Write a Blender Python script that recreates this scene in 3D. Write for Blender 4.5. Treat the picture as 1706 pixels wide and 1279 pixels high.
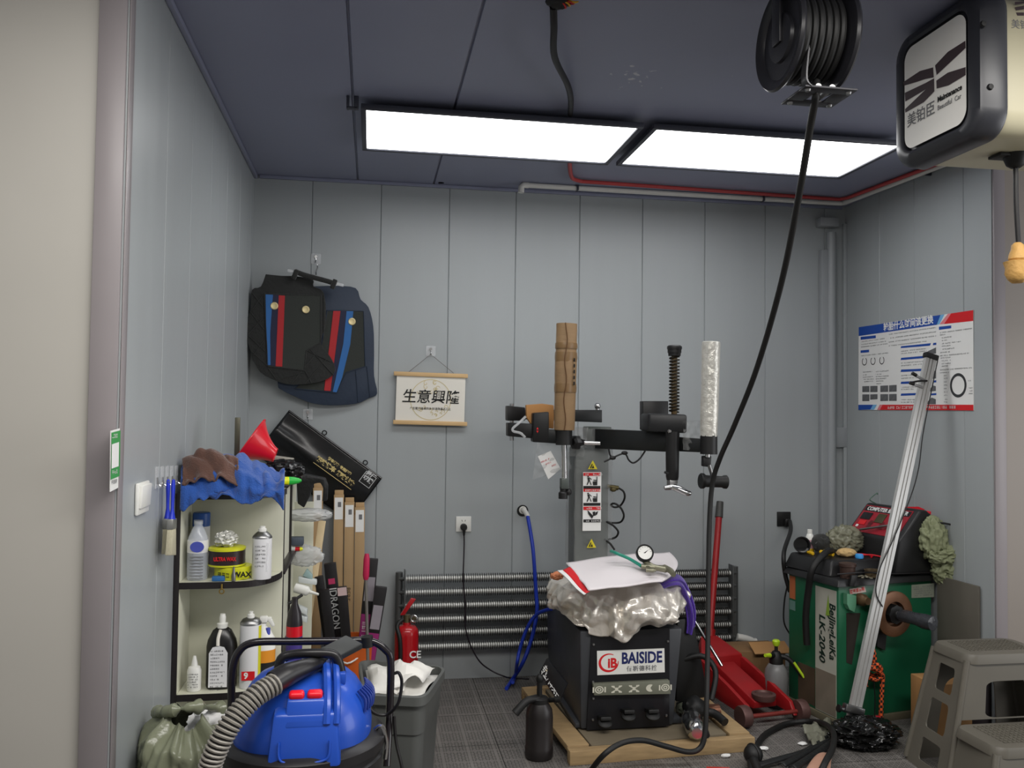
import bpy, bmesh, math, random
from mathutils import Vector, Matrix, Euler, noise
random.seed(7)
sc = bpy.context.scene
for o in list(bpy.data.objects): bpy.data.objects.remove(o)
COL = sc.collection
# ---------------------------------------------------------------- camera
W, H, FPX = 1706, 1279, 1440.0
YAW, PITCH, ROLL = 0.16083, 0.03361, 0.01218
EYE = Vector((0, 0, 1.53))
_F = Vector((math.sin(YAW)*math.cos(PITCH), math.cos(YAW)*math.cos(PITCH), math.sin(PITCH)))
_r = _F.cross(Vector((0, 0, 1))).normalized(); _u = _r.cross(_F)
_R = _r*math.cos(ROLL) + _u*math.sin(ROLL); _U = _u*math.cos(ROLL) - _r*math.sin(ROLL)
cam_d = bpy.data.cameras.new('camera'); cam = bpy.data.objects.new('camera', cam_d); COL.objects.link(cam)
cam_d.sensor_fit = 'HORIZONTAL'; cam_d.sensor_width = 36; cam_d.lens = 36*FPX/W
cam_d.clip_start = 0.05; cam_d.clip_end = 100
cam.matrix_world = Matrix(((_R.x, _U.x, -_F.x, EYE.x), (_R.y, _U.y, -_F.y, EYE.y), (_R.z, _U.z, -_F.z, EYE.z), (0, 0, 0, 1)))
sc.camera = cam
# ---------------------------------------------------------------- world, lights, exposure
sc.view_settings.view_transform = 'Standard'; sc.view_settings.look = 'None'
sc.view_settings.gamma = 1; sc.view_settings.use_curve_mapping = False
sc.view_settings.exposure = 0.0
wd = bpy.data.worlds.new('world'); sc.world = wd; wd.use_nodes = True
wd.node_tree.nodes['Background'].inputs['Color'].default_value = (1.0, 0.97, 0.93, 1)
wd.node_tree.nodes['Background'].inputs['Strength'].default_value = 0.32
LED = 6.0
def area(name, loc, rot, sx, sy, power, col):
    d = bpy.data.lights.new(name, 'AREA'); d.shape = 'RECTANGLE'; d.size = sx; d.size_y = sy; d.energy = power; d.color = col
    o = bpy.data.objects.new(name, d); COL.objects.link(o); o.location = loc; o.rotation_euler = rot; return o
# the other ceiling lights of the workshop, unseen overhead, placed to brighten the walls
area('workshop_lamp', (-0.35, 1.3, 2.82), (0, 0, 0), 1.2, 0.6, 33, (1.0, 0.97, 0.92))
area('workshop_lamp', (0.93, 1.3, 2.82), (0, 0, 0), 1.2, 0.6, 42, (1.0, 0.97, 0.93))
area('workshop_lamp', (2.21, 1.3, 2.82), (0, 0, 0), 1.2, 0.6, 42, (1.0, 0.97, 0.92))
# fill light added out of view on the right to brighten the left wall
d_ = Vector((-0.674, 3.0, 1.1)) - Vector((5.0, 1.3, 1.5))
area('right_fill', (5.0, 1.3, 1.5), d_.to_track_quat('-Z', 'Y').to_euler(), 2.2, 2.2, 56, (0.97, 0.98, 1.0))
# ---------------------------------------------------------------- pixel -> point helpers (a point of the place seen at px,py on a given plane)
def _ray(px, py): return _F + _R*((px-W/2)/FPX) - _U*((py-H/2)/FPX)
def P(px, py, Y): d = _ray(px, py); return EYE + d*(Y/d.y)
def PX(px, py, X): d = _ray(px, py); return EYE + d*(X/d.x)
def PZ(px, py, z): d = _ray(px, py); return EYE + d*((z-EYE.z)/d.z)
V = Vector
def T(x, y=0, z=0):
    return Matrix.Translation(V(x) if not isinstance(x, (int, float)) else V((x, y, z)))
def RX(a): return Matrix.Rotation(math.radians(a), 4, 'X')
def RY(a): return Matrix.Rotation(math.radians(a), 4, 'Y')
def RZ(a): return Matrix.Rotation(math.radians(a), 4, 'Z')
def frame(o, x, y):
    x = V(x).normalized(); z = x.cross(V(y)).normalized(); y = z.cross(x)
    return Matrix(((x.x, y.x, z.x, o[0]), (x.y, y.y, z.y, o[1]), (x.z, y.z, z.z, o[2]), (0, 0, 0, 1)))
def wallframe(o): return frame(o, (1, 0, 0), (0, 0, 1))      # x right, y up, z towards the camera
# ---------------------------------------------------------------- materials
def lin(c):
    c = c/255.0
    return c/12.92 if c <= 0.04045 else ((c+0.055)/1.055)**2.4
def rgb(r, g, b): return (lin(r), lin(g), lin(b), 1)
MATS = {}
def mat(name, c, rough=0.5, metal=0.0, var=0.12, scale=8.0, bump=0.0, bscale=60.0, trans=0.0, alpha=1.0, stretch=None, emit=0, ior=1.45, spec=0.5, coat=0.0, sheen=0.0):
    if name in MATS: return MATS[name]
    m = bpy.data.materials.new(name); m.use_nodes = True; MATS[name] = m
    nt = m.node_tree; b = nt.nodes['Principled BSDF']; L = nt.links.new
    col = rgb(*c) if max(c) > 1 else (*c, 1)
    b.inputs['Roughness'].default_value = rough; b.inputs['Metallic'].default_value = metal
    b.inputs['IOR'].default_value = ior; b.inputs['Specular IOR Level'].default_value = spec
    b.inputs['Transmission Weight'].default_value = trans; b.inputs['Alpha'].default_value = alpha
    b.inputs['Coat Weight'].default_value = coat; b.inputs['Sheen Weight'].default_value = sheen
    tc = nt.nodes.new('ShaderNodeTexCoord'); mp = nt.nodes.new('ShaderNodeMapping')
    L(tc.outputs['Object'], mp.inputs['Vector'])
    if stretch: mp.inputs['Scale'].default_value = stretch
    n = nt.nodes.new('ShaderNodeTexNoise'); n.inputs['Scale'].default_value = scale; n.inputs['Detail'].default_value = 5
    L(mp.outputs['Vector'], n.inputs['Vector'])
    mx = nt.nodes.new('ShaderNodeMix'); mx.data_type = 'RGBA'
    mx.inputs[6].default_value = tuple(max(0, v*(1-var)) for v in col[:3])+(1,)
    mx.inputs[7].default_value = tuple(min(1, v*(1+var)) for v in col[:3])+(1,)
    L(n.outputs['Fac'], mx.inputs[0]); L(mx.outputs[2], b.inputs['Base Color'])
    mr = nt.nodes.new('ShaderNodeMapRange'); mr.inputs['To Min'].default_value = max(0.02, rough-0.08); mr.inputs['To Max'].default_value = min(1, rough+0.08)
    L(n.outputs['Fac'], mr.inputs['Value']); L(mr.outputs['Result'], b.inputs['Roughness'])
    if bump:
        n2 = nt.nodes.new('ShaderNodeTexNoise'); n2.inputs['Scale'].default_value = bscale; n2.inputs['Detail'].default_value = 4
        L(mp.outputs['Vector'], n2.inputs['Vector'])
        bp = nt.nodes.new('ShaderNodeBump'); bp.inputs['Strength'].default_value = bump; bp.inputs['Distance'].default_value = 0.01
        L(n2.outputs['Fac'], bp.inputs['Height']); L(bp.outputs['Normal'], b.inputs['Normal'])
    if emit:
        b.inputs['Emission Color'].default_value = col; b.inputs['Emission Strength'].default_value = emit
    return m
# ---------------------------------------------------------------- mesh building
class MB:
    def __init__(s, M=None): s.bm = bmesh.new(); s.M = M or Matrix(); s.mi = 0
    def _v(s, p): return s.bm.verts.new(s.M @ V(p))
    def _f(s, vs):
        try:
            f = s.bm.faces.new(vs); f.material_index = s.mi; return f
        except ValueError: return None
    def merge(s, tb, M=None):
        mm = s.M @ M if M else s.M
        mp = {}
        for v in tb.verts: mp[v] = s.bm.verts.new(mm @ v.co)
        for f in tb.faces: s._f([mp[v] for v in f.verts])
        tb.free(); return s
    def box(s, c, d, bev=0.0, R=None, seg=2):
        tb = bmesh.new(); bmesh.ops.create_cube(tb, size=1)
        for v in tb.verts: v.co = V((v.co.x*d[0], v.co.y*d[1], v.co.z*d[2]))
        if bev: bmesh.ops.bevel(tb, geom=list(tb.edges), offset=min(bev, min(d)*0.45), segments=seg, affect='EDGES', profile=0.5)
        return s.merge(tb, T(V(c)) @ R if R else T(V(c)))
    def hexa(s, b4, t4, bev=0.0):
        tb = bmesh.new(); vb = [tb.verts.new(V(p)) for p in b4]; vt = [tb.verts.new(V(p)) for p in t4]
        tb.faces.new(vb[::-1]); tb.faces.new(vt)
        for i in range(4): tb.faces.new([vb[i], vb[(i+1) % 4], vt[(i+1) % 4], vt[i]])
        if bev: bmesh.ops.bevel(tb, geom=list(tb.edges), offset=bev, segments=2, affect='EDGES', profile=0.5)
        bmesh.ops.recalc_face_normals(tb, faces=list(tb.faces))
        return s.merge(tb)
    def cyl(s, a, b, r, r2=None, n=20, caps=True):
        r2 = r if r2 is None else r2; a = V(a); b = V(b); z = (b-a).normalized()
        x = z.orthogonal().normalized(); y = z.cross(x)
        A = [s._v(a + (x*math.cos(t)+y*math.sin(t))*r) for t in [2*math.pi*i/n for i in range(n)]]
        B = [s._v(b + (x*math.cos(t)+y*math.sin(t))*r2) for t in [2*math.pi*i/n for i in range(n)]]
        for i in range(n): s._f([A[i], A[(i+1) % n], B[(i+1) % n], B[i]])
        if caps: s._f(A[::-1]); s._f(B)
        return s
    def lathe(s, prof, o=(0, 0, 0), axis=(0, 0, 1), n=32, sx=1, sy=1, fn=None):
        z = V(axis).normalized()
        x = V((1, 0, 0)) if abs(z.x) < 0.9 else V((0, 1, 0)); x = (x - z*x.dot(z)).normalized(); y = z.cross(x); o = V(o)
        rings = []
        for (r, h) in prof:
            if r < 1e-5: rings.append([s._v(o + z*h)]); continue
            ring = []
            for i in range(n):
                t = 2*math.pi*i/n; k = fn(t, h) if fn else 1
                ring.append(s._v(o + x*math.cos(t)*r*sx*k + y*math.sin(t)*r*sy*k + z*h))
            rings.append(ring)
        for a, b in zip(rings, rings[1:]):
            for i in range(n):
                j = (i+1) % n
                if len(a) == 1 and len(b) == 1: continue
                if len(a) == 1: s._f([a[0], b[j], b[i]])
                elif len(b) == 1: s._f([a[i], a[j], b[0]])
                else: s._f([a[i], a[j], b[j], b[i]])
        if len(prof) == 2 and prof[0][0] < 1e-5: return s
        if len(rings[0]) > 1: s._f(rings[0][::-1])
        if len(rings[-1]) > 1: s._f(rings[-1])
        return s
    def tube(s, pts, r, n=10, smooth=0, caps=True):
        pts = [V(p) for p in pts]
        if smooth: pts = spline(pts, smooth)
        rad = r if callable(r) else (lambda t: r)
        N = len(pts); prev = None; rings = []
        for i, p in enumerate(pts):
            t = (pts[min(i+1, N-1)] - pts[max(i-1, 0)])
            t = t.normalized() if t.length > 1e-9 else V((0, 0, 1))
            if prev is None: x = t.orthogonal().normalized()
            else:
                x = prev - t*prev.dot(t); x = x.normalized() if x.length > 1e-6 else t.orthogonal().normalized()
            prev = x; y = t.cross(x); q = rad(i/max(1, N-1))
            rings.append([s._v(p + (x*math.cos(a)+y*math.sin(a))*q) for a in [2*math.pi*k/n for k in range(n)]])
        for a, b in zip(rings, rings[1:]):
            for i in range(n): s._f([a[i], a[(i+1) % n], b[(i+1) % n], b[i]])
        if caps: s._f(rings[0][::-1]); s._f(rings[-1])
        return s
    def prism(s, poly, vec, bev=0.0, seg=2):
        tb = bmesh.new(); vec = V(vec)
        A = [tb.verts.new(V(p)) for p in poly]; B = [tb.verts.new(V(p)+vec) for p in poly]; n = len(A)
        tb.faces.new(A[::-1]); tb.faces.new(B)
        for i in range(n): tb.faces.new([A[i], A[(i+1) % n], B[(i+1) % n], B[i]])
        bmesh.ops.recalc_face_normals(tb, faces=list(tb.faces))
        if bev:
            bmesh.ops.bevel(tb, geom=list(tb.edges), offset=bev, segments=seg, affect='EDGES', profile=0.5)
        return s.merge(tb)
    def poly(s, pts):
        s._f([s._v(p) for p in pts]); return s
    def sphere(s, c, r, sc=(1, 1, 1), u=20, v=12):
        tb = bmesh.new(); bmesh.ops.create_uvsphere(tb, u_segments=u, v_segments=v, radius=r)
        for q in tb.verts: q.co = V((q.co.x*sc[0], q.co.y*sc[1], q.co.z*sc[2]))
        return s.merge(tb, T(V(c)))
    def shade(s, fn):
        for f in s.bm.faces: f.material_index = fn(f.calc_center_median())
        return s
    def torus(s, c, R, r, axis=(0, 0, 1), n=32, m=10):
        z = V(axis).normalized(); x = z.orthogonal().normalized(); y = z.cross(x); c = V(c); rings = []
        for i in range(n):
            a = 2*math.pi*i/n; d = x*math.cos(a)+y*math.sin(a)
            rings.append([s._v(c + d*(R+r*math.cos(b)) + z*r*math.sin(b)) for b in [2*math.pi*k/m for k in range(m)]])
        for i in range(n):
            a, b = rings[i], rings[(i+1) % n]
            for k in range(m): s._f([a[k], b[k], b[(k+1) % m], a[(k+1) % m]])
        return s
    def grid(s, fn, nu, nv):
        g = [[s._v(fn(i/nu, j/nv)) for j in range(nv+1)] for i in range(nu+1)]
        for i in range(nu):
            for j in range(nv): s._f([g[i][j], g[i+1][j], g[i+1][j+1], g[i][j+1]])
        return s
    def crumple(s, c, size, amp=0.25, freq=4.0, seed=0, sub=4, flat=None, ridge=True):
        tb = bmesh.new(); bmesh.ops.create_icosphere(tb, subdivisions=sub, radius=1)
        for v in tb.verts:
            p = v.co.copy(); q = p*freq*0.5 + V((seed*7.3, seed*3.1, seed))
            n = noise.noise(q) + 0.5*noise.noise(q*2.1)
            if ridge: n = 0.6 - 1.6*abs(n) + 0.35*(0.5-abs(noise.noise(q*3.7))*2)
            p = p*(1+amp*n); p = V((p.x*size[0], p.y*size[1], p.z*size[2]))
            if flat is not None and p.z < flat: p.z = flat
            v.co = p
        return s.merge(tb, T(V(c)))
    def build(s, name, mats, parent=None, solid=0.0, sub=0, smooth=True, ang=40, mirror=None, offs=0):
        me = bpy.data.meshes.new(name)
        bm = s.bm
        if smooth:
            bm.normal_update(); lim = math.radians(ang)
            for f in bm.faces: f.smooth = True
            for e in bm.edges:
                if len(e.link_faces) == 2 and e.calc_face_angle(0) > lim: e.smooth = False
        xs = [v.co for v in bm.verts]
        lo = V((min(v.x for v in xs), min(v.y for v in xs), min(v.z for v in xs))); hi = V((max(v.x for v in xs), max(v.y for v in xs), max(v.z for v in xs)))
        c = V(((lo.x+hi.x)/2, (lo.y+hi.y)/2, lo.z if parent is None else (lo.z+hi.z)/2))
        for v in bm.verts: v.co -= c
        bm.to_mesh(me); bm.free()
        for m in (mats if isinstance(mats, (list, tuple)) else [mats]): me.materials.append(m)
        o = bpy.data.objects.new(name, me); COL.objects.link(o)
        if parent is not None:
            o.parent = parent; o.location = c - WPOS[parent]
        else: o.location = c
        WPOS[o] = c
        if solid:
            md = o.modifiers.new('solid', 'SOLIDIFY'); md.thickness = solid; md.offset = offs
        if sub:
            md = o.modifiers.new('sub', 'SUBSURF'); md.levels = sub; md.render_levels = sub
        return o
WPOS = {}
def spline(pts, k=6):
    out = []; N = len(pts)
    for i in range(N-1):
        p0, p1, p2, p3 = pts[max(i-1, 0)], pts[i], pts[i+1], pts[min(i+2, N-1)]
        for j in range(k):
            t = j/k; t2 = t*t; t3 = t2*t
            out.append(0.5*((2*p1)+(-p0+p2)*t+(2*p0-5*p1+4*p2-p3)*t2+(-p0+3*p1-3*p2+p3)*t3))
    out.append(pts[-1]); return out
def tag(o, label, cat, group=None):
    o['label'] = label; o['category'] = cat
    if group: o['group'] = group
    return o
def thing(name, loc, label, cat, group=None):
    o = bpy.data.objects.new(name, None); COL.objects.link(o); o.location = V(loc); o.empty_display_size = 0.05
    WPOS[o] = V(loc); return tag(o, label, cat, group)
def struct(o): o['kind'] = 'structure'; return o
def lab(o, t): o['label'] = t; return o
def copy_tree(o, d, label=None):
    c = o.copy(); COL.objects.link(c); c.location = o.location + V(d); WPOS[c] = WPOS[o]+V(d)
    if label: c['label'] = label
    for ch in [x for x in bpy.data.objects if x.parent == o]:
        k = ch.copy(); COL.objects.link(k); k.parent = c; WPOS[k] = WPOS[ch]+V(d)
        for g in [x for x in bpy.data.objects if x.parent == ch]:
            q = g.copy(); COL.objects.link(q); q.parent = k
    return c
def text(s, size, M, m, name, parent, bold=0.0, ex=0.0004, wide=1.0, align='LEFT', shear=0.0, space=1.0):
    """lettering as a thin mesh; M: frame whose x runs along the line, z out of the surface"""
    cu = bpy.data.curves.new('t', 'FONT'); cu.body = s; cu.size = size; cu.extrude = ex; cu.offset = bold; cu.shear = shear
    cu.align_x = align; cu.align_y = 'CENTER'; cu.resolution_u = 3; cu.space_character = space
    to = bpy.data.objects.new('t', cu); COL.objects.link(to)
    dg = bpy.context.evaluated_depsgraph_get(); dg.update()
    me = bpy.data.meshes.new_from_object(to.evaluated_get(dg))
    b = MB(M @ Matrix.Diagonal((wide, 1, 1, 1)))
    tb = bmesh.new(); tb.from_mesh(me); b.merge(tb)
    bpy.data.objects.remove(to); bpy.data.curves.remove(cu); bpy.data.meshes.remove(me)
    return b.build(name, m, parent, smooth=False)
def scribble(b, x0, x1, y, h, z=0.0006, seed=0, dens=0.8, step=None):
    """a line of small printed characters (rows of tiny strokes) for print too fine to read"""
    rnd = random.Random(seed); step = step or h*1.05; x = x0
    while x < x1:
        if rnd.random() < dens:
            w = step*0.78
            for k in range(3):
                if rnd.random() < 0.75: b.poly([(x, y+h*(k/3), z), (x+w, y+h*(k/3), z), (x+w, y+h*(k/3)+h*0.14, z), (x, y+h*(k/3)+h*0.14, z)])
            for k in range(2):
                if rnd.random() < 0.7:
                    q = x+w*rnd.random()*0.85; b.poly([(q, y, z), (q+w*0.15, y, z), (q+w*0.15, y+h*0.9, z), (q, y+h*0.9, z)])
        x += step
    return b
def rect(b, x0, y0, x1, y1, z=0.0005):
    return b.poly([(x0, y0, z), (x1, y0, z), (x1, y1, z), (x0, y1, z)])
# shared materials
M_black = mat('black_plastic', (22, 22, 23), 0.45)
M_blackmetal = mat('black_painted_metal', (30, 31, 33), 0.38, bump=0.03)
M_rubber = mat('black_rubber', (16, 16, 16), 0.55)
M_white = mat('white_plastic', (225, 225, 220), 0.4, var=0.04)
M_chrome = mat('chrome', (190, 190, 190), 0.18, 1.0, var=0.05)
M_steel = mat('steel', (150, 150, 150), 0.35, 1.0, var=0.1)
M_paper = mat('white_paper', (228, 228, 226), 0.7, var=0.03)
M_ink = mat('black_ink', (18, 18, 18), 0.6)
M_greyink = mat('grey_ink', (110, 110, 112), 0.6)
M_red = mat('red_paint', (190, 22, 26), 0.35, var=0.08)
M_clear = mat('clear_plastic', (240, 242, 244), 0.12, alpha=0.28, var=0.02, ior=1.3)
M_film = mat('clear_film', (170, 172, 172), 0.2, alpha=0.26, var=0.1, bump=0.6, bscale=45)
M_card = mat('brown_cardboard', (166, 124, 78), 0.75, var=0.1, scale=20)
M_cord = mat('black_cord', (20, 18, 20), 0.5)
# ================================================================ the room
YB, XL, XR, ZC = 5.01, -0.674, 2.93, 2.855
YL, YR = 2.48, 3.71
M_wall = mat('grey_panel_paint', (160, 165, 167), 0.36, var=0.035, scale=2.0, stretch=(6, 6, 0.35), bump=0.02, bscale=30)
M_wallwarm = mat('beige_panel_paint', (178, 175, 168), 0.42, var=0.05, scale=2.5)
M_wallright = mat('taupe_panel_paint', (136, 128, 120), 0.45, var=0.05, scale=2.5)
M_trim = mat('trim_paint', (138, 132, 134), 0.4, var=0.03)
M_ceil = mat('dark_ceiling_paint', (138, 142, 163), 0.42, var=0.09, scale=3)
def floor_material():
    m = bpy.data.materials.new('perforated_floor_tiles'); m.use_nodes = True; nt = m.node_tree; b = nt.nodes['Principled BSDF']; L = nt.links.new
    N = nt.nodes.new
    tc = N('ShaderNodeTexCoord')
    def mth(op, a, c=None):
        q = N('ShaderNodeMath'); q.operation = op
        for i, x in enumerate((a, c)):
            if x is None: continue
            if isinstance(x, (int, float)): q.inputs[i].default_value = x
            else: L(x, q.inputs[i])
        return q.outputs[0]
    sp = N('ShaderNodeSeparateXYZ'); L(tc.outputs['Object'], sp.inputs[0])
    x, y = sp.outputs[0], sp.outputs[1]
    k = 2*math.pi/0.030
    ax = mth('COSINE', mth('MULTIPLY', x, k)); ay = mth('COSINE', mth('MULTIPLY', y, k))
    s1 = mth('ABSOLUTE', mth('ADD', ax, ay))
    ring = mth('LESS_THAN', mth('ABSOLUTE', mth('SUBTRACT', s1, 0.95)), 0.42)          # curved slots round every stud
    bar = mth('GREATER_THAN', mth('ABSOLUTE', mth('MULTIPLY', mth('SINE', mth('MULTIPLY', x, k)), mth('SINE', mth('MULTIPLY', y, k)))), 0.28)
    cx_ = mth('GREATER_THAN', mth('ABSOLUTE', mth('SUBTRACT', mth('FRACT', mth('DIVIDE', x, 0.12)), 0.5)), 0.055); cy_ = mth('GREATER_THAN', mth('ABSOLUTE', mth('SUBTRACT', mth('FRACT', mth('DIVIDE', y, 0.12)), 0.5)), 0.055)
    hole = mth('MULTIPLY', mth('MULTIPLY', ring, bar), mth('MULTIPLY', cx_, cy_))
    seamx = mth('LESS_THAN', mth('FRACT', mth('DIVIDE', x, 0.4)), 0.008); seamy = mth('LESS_THAN', mth('FRACT', mth('DIVIDE', y, 0.4)), 0.008)
    hole2 = mth('MAXIMUM', hole, mth('MAXIMUM', seamx, seamy))
    nz = N('ShaderNodeTexNoise'); nz.inputs['Scale'].default_value = 6; nz.inputs['Detail'].default_value = 6; L(tc.outputs['Object'], nz.inputs['Vector'])
    cr = N('ShaderNodeMix'); cr.data_type = 'RGBA'; cr.inputs[6].default_value = rgb(92, 89, 86); cr.inputs[7].default_value = rgb(132, 128, 124); L(nz.outputs['Fac'], cr.inputs[0])
    mx = N('ShaderNodeMix'); mx.data_type = 'RGBA'; L(hole2, mx.inputs[0]); L(cr.outputs[2], mx.inputs[6]); mx.inputs[7].default_value = rgb(20, 19, 18)
    L(mx.outputs[2], b.inputs['Base Color']); b.inputs['Roughness'].default_value = 0.5
    bp = N('ShaderNodeBump'); bp.inputs['Strength'].default_value = 0.6; bp.inputs['Distance'].default_value = 0.006; bp.invert = True
    L(hole2, bp.inputs['Height']); L(bp.outputs['Normal'], b.inputs['Normal'])
    return m
def panel_wall(name, a, b, z0, z1, thick_dir, seams, m, gd=0.006, gw=0.004, thick=0.06):
    """sandwich panel wall with real V grooves at the seams. a,b: ends of the visible face (2D); thick_dir: 2D direction away from the room"""
    a = V((a[0], a[1], 0)); b = V((b[0], b[1], 0)); t = V((thick_dir[0], thick_dir[1], 0)); d = (b-a).normalized(); Lw = (b-a).length
    pts = [a]
    for s_ in sorted(seams):
        if s_ <= gw or s_ >= Lw-gw: continue
        pts += [a+d*(s_-gw), a+d*s_+t*gd, a+d*(s_+gw)]
    pts += [b, b+t*thick, a+t*thick]
    q = MB(); q.prism([p+V((0, 0, z0)) for p in pts], (0, 0, z1-z0))
    return struct(q.build(name, m, smooth=False))
seamX = [-0.353, 0.035, 0.43, 0.824, 1.212, 1.602, 1.999, 2.394, 2.79]
panel_wall('wall_back', (XL-0.06, YB), (XR+0.06, YB), 0, ZC, (0, 1), [x-XL+0.06 for x in seamX], M_wall)
panel_wall('wall_left', (XL, YL), (XL, YB), 0, ZC, (-1, 0), [0.42+0.39*i+0.05 for i in range(7)], M_wall, gw=0.003, gd=0.004)
panel_wall('wall_right', (XR, YR), (XR, YB), 0, ZC, (1, 0), [0.20, 0.60, 0.93], M_wall)
panel_wall('wall_front_left', (XL-0.06, YL), (XL-2.6, YL), 0, ZC, (0, 1), [], M_wallwarm)
panel_wall('wall_front_right', (XR+0.06, YR), (XR+2.6, YR), 0, ZC, (0, 1), [], M_wallright)
def trim(n, c, d, m=M_trim, bev=0.002):
    return struct(MB().box(c, d, bev).build('trim_%d' % n, m))
trim(1, (XL-0.040, YL-0.006, ZC/2), (0.072, 0.012, ZC-0.002))      # corner strip of the left jamb
trim(2, (XR+0.034, YR-0.006, ZC/2), (0.060, 0.012, ZC-0.002))
trim(3, (XL+0.003, YL+0.02, ZC/2), (0.004, 0.045, ZC-0.002))
trim(4, (XR-0.012, YB-0.012, ZC/2-0.05), (0.022, 0.022, ZC-0.12), M_wall)
trim(5, (XL+0.010, (YL+YB)/2, ZC-0.012), (0.018, YB-YL-0.02, 0.022), M_ceil)
trim(6, ((XL+XR)/2, YB-0.010, ZC-0.010), (XR-XL-0.06, 0.018, 0.018), M_ceil)
fl = MB().box((1.0, 1.6, -0.03), (9, 9.2, 0.06)); struct(fl.build('floor', floor_material(), smooth=False))
# ceiling: dark panels with two seams running to the back wall
cb = MB(); gx = [-0.10, 0.335]
pts = [V((-3.5, 0, ZC))]
for g in gx: pts += [V((g-0.006, 0, ZC)), V((g-0.003, 0, ZC+0.012)), V((g+0.003, 0, ZC+0.012)), V((g+0.006, 0, ZC))]
pts += [V((5.5, 0, ZC)), V((5.5, 0, ZC+0.08)), V((-3.5, 0, ZC+0.08))]
cb.prism([p+V((0, -2.4, 0)) for p in pts], (0, 8.6, 0))
def ceiling_material():
    m = M_ceil; nt = m.node_tree; L = nt.links.new; N = nt.nodes.new; b = nt.nodes['Principled BSDF']
    src = b.inputs['Base Color'].links[0].from_socket
    geo = N('ShaderNodeNewGeometry'); sub = N('ShaderNodeVectorMath'); sub.operation = 'SUBTRACT'; L(geo.outputs['Position'], sub.inputs[0]); sub.inputs[1].default_value = PZ(1062, 130, ZC)
    ln = N('ShaderNodeVectorMath'); ln.operation = 'LENGTH'; L(sub.outputs[0], ln.inputs[0])
    near = N('ShaderNodeMapRange'); near.inputs['From Min'].default_value = 0.03; near.inputs['From Max'].default_value = 0.2; near.inputs['To Min'].default_value = 1; near.inputs['To Max'].default_value = 0; L(ln.outputs['Value'], near.inputs['Value'])
    nz = N('ShaderNodeTexNoise'); nz.inputs['Scale'].default_value = 26; nz.inputs['Detail'].default_value = 6; L(geo.outputs['Position'], nz.inputs['Vector'])
    ad = N('ShaderNodeMath'); ad.operation = 'MULTIPLY_ADD'; L(near.outputs[0], ad.inputs[0]); ad.inputs[1].default_value = 0.22; L(nz.outputs['Fac'], ad.inputs[2])
    th = N('ShaderNodeMapRange'); th.inputs['From Min'].default_value = 0.76; th.inputs['From Max'].default_value = 0.80; L(ad.outputs[0], th.inputs['Value'])
    mx = N('ShaderNodeMix'); mx.data_type = 'RGBA'; L(th.outputs[0], mx.inputs[0]); L(src, mx.inputs[6]); mx.inputs[7].default_value = rgb(190, 190, 195); L(mx.outputs[2], b.inputs['Base Color'])
ceiling_material()
struct(cb.build('ceiling', M_ceil, smooth=False))
# ---------------------------------------------------------------- ceiling lights
M_led = mat('led_diffuser', (255, 255, 255), 0.5, emit=LED, var=0.0)
M_lframe = mat('dark_light_frame', (58, 60, 70), 0.4)
def led_panel(cx, cy, label):
    z = 2.80
    t = thing('ceiling_light', (cx, cy, z), label, 'ceiling light', 'flat ceiling light panels')
    b = MB(); w, d = 1.235, 0.60; f = 0.022
    b.box((cx, cy-d/2+f/2, z+0.011), (w, f, 0.022), 0.002); b.box((cx, cy+d/2-f/2, z+0.011), (w, f, 0.022), 0.002)
    b.box((cx-w/2+f/2, cy, z+0.011), (f, d-2*f, 0.022), 0.002); b.box((cx+w/2-f/2, cy, z+0.011), (f, d-2*f, 0.022), 0.002)
    b.box((cx, cy, z+0.020), (w-2*f, d-2*f, 0.004))
    b.build('frame', M_lframe, t)
    MB().box((cx, cy, z+0.012), (w-2*f, d-2*f, 0.008)).build('diffuser', M_led, t)
    return t
l1 = led_panel(0.552, 3.945, 'left flat white ceiling light panel hung by a corner bracket')
led_panel(1.832, 3.945, 'right flat white ceiling light panel, behind the hanging black hose')
b = MB(); p = V((-0.085, 3.665, 2.80))
b.box(p+V((0.0, 0, 0.027)), (0.02, 0.03, 0.055), 0.003); b.box(p+V((-0.035, 0, 0.027)), (0.012, 0.03, 0.055), 0.003); b.box(p+V((-0.017, 0, 0.005)), (0.045, 0.03, 0.008), 0.002)
lab(b.build('corner_bracket', M_lframe, l1), 'small dark hanging bracket')
# ---------------------------------------------------------------- light cable from the open ceiling outlet
t = thing('ceiling_cable', PZ(930, -2, ZC), 'black power cable hanging from a ceiling outlet with loose red wires', 'cable')
a = PZ(925, -10, ZC-0.01)
pts = [PZ(922, 12, 2.82), PZ(923, 45, 2.80), PZ(924, 95, 2.79), PZ(945, 140, 2.80), PZ(951, 165, 2.825), PZ(950, 190, 2.84)]
MB().tube(pts, 0.012, 10, 6).build('cable', M_cord, t)
b = MB(); q = PZ(930, 2, 2.835)
b.crumple(q, (0.035, 0.035, 0.02), 0.3, 4, 3, 3); b.build('knotted_tape', M_rubber, t)
M_wire = [mat('red_wire', (190, 40, 40), 0.4), mat('yellow_wire', (210, 160, 40), 0.4)]
for i in range(4):
    o = q+V((0.012*i-0.01, -0.004*i, 0))
    MB().tube([o, o+V((0.02, -0.02, -0.014)), o+V((0.035, 0.0, -0.02+0.006*i)), o+V((0.02, 0.02, 0.0))], 0.0028, 6, 5).build('wire', M_wire[i % 2], t)
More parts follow.
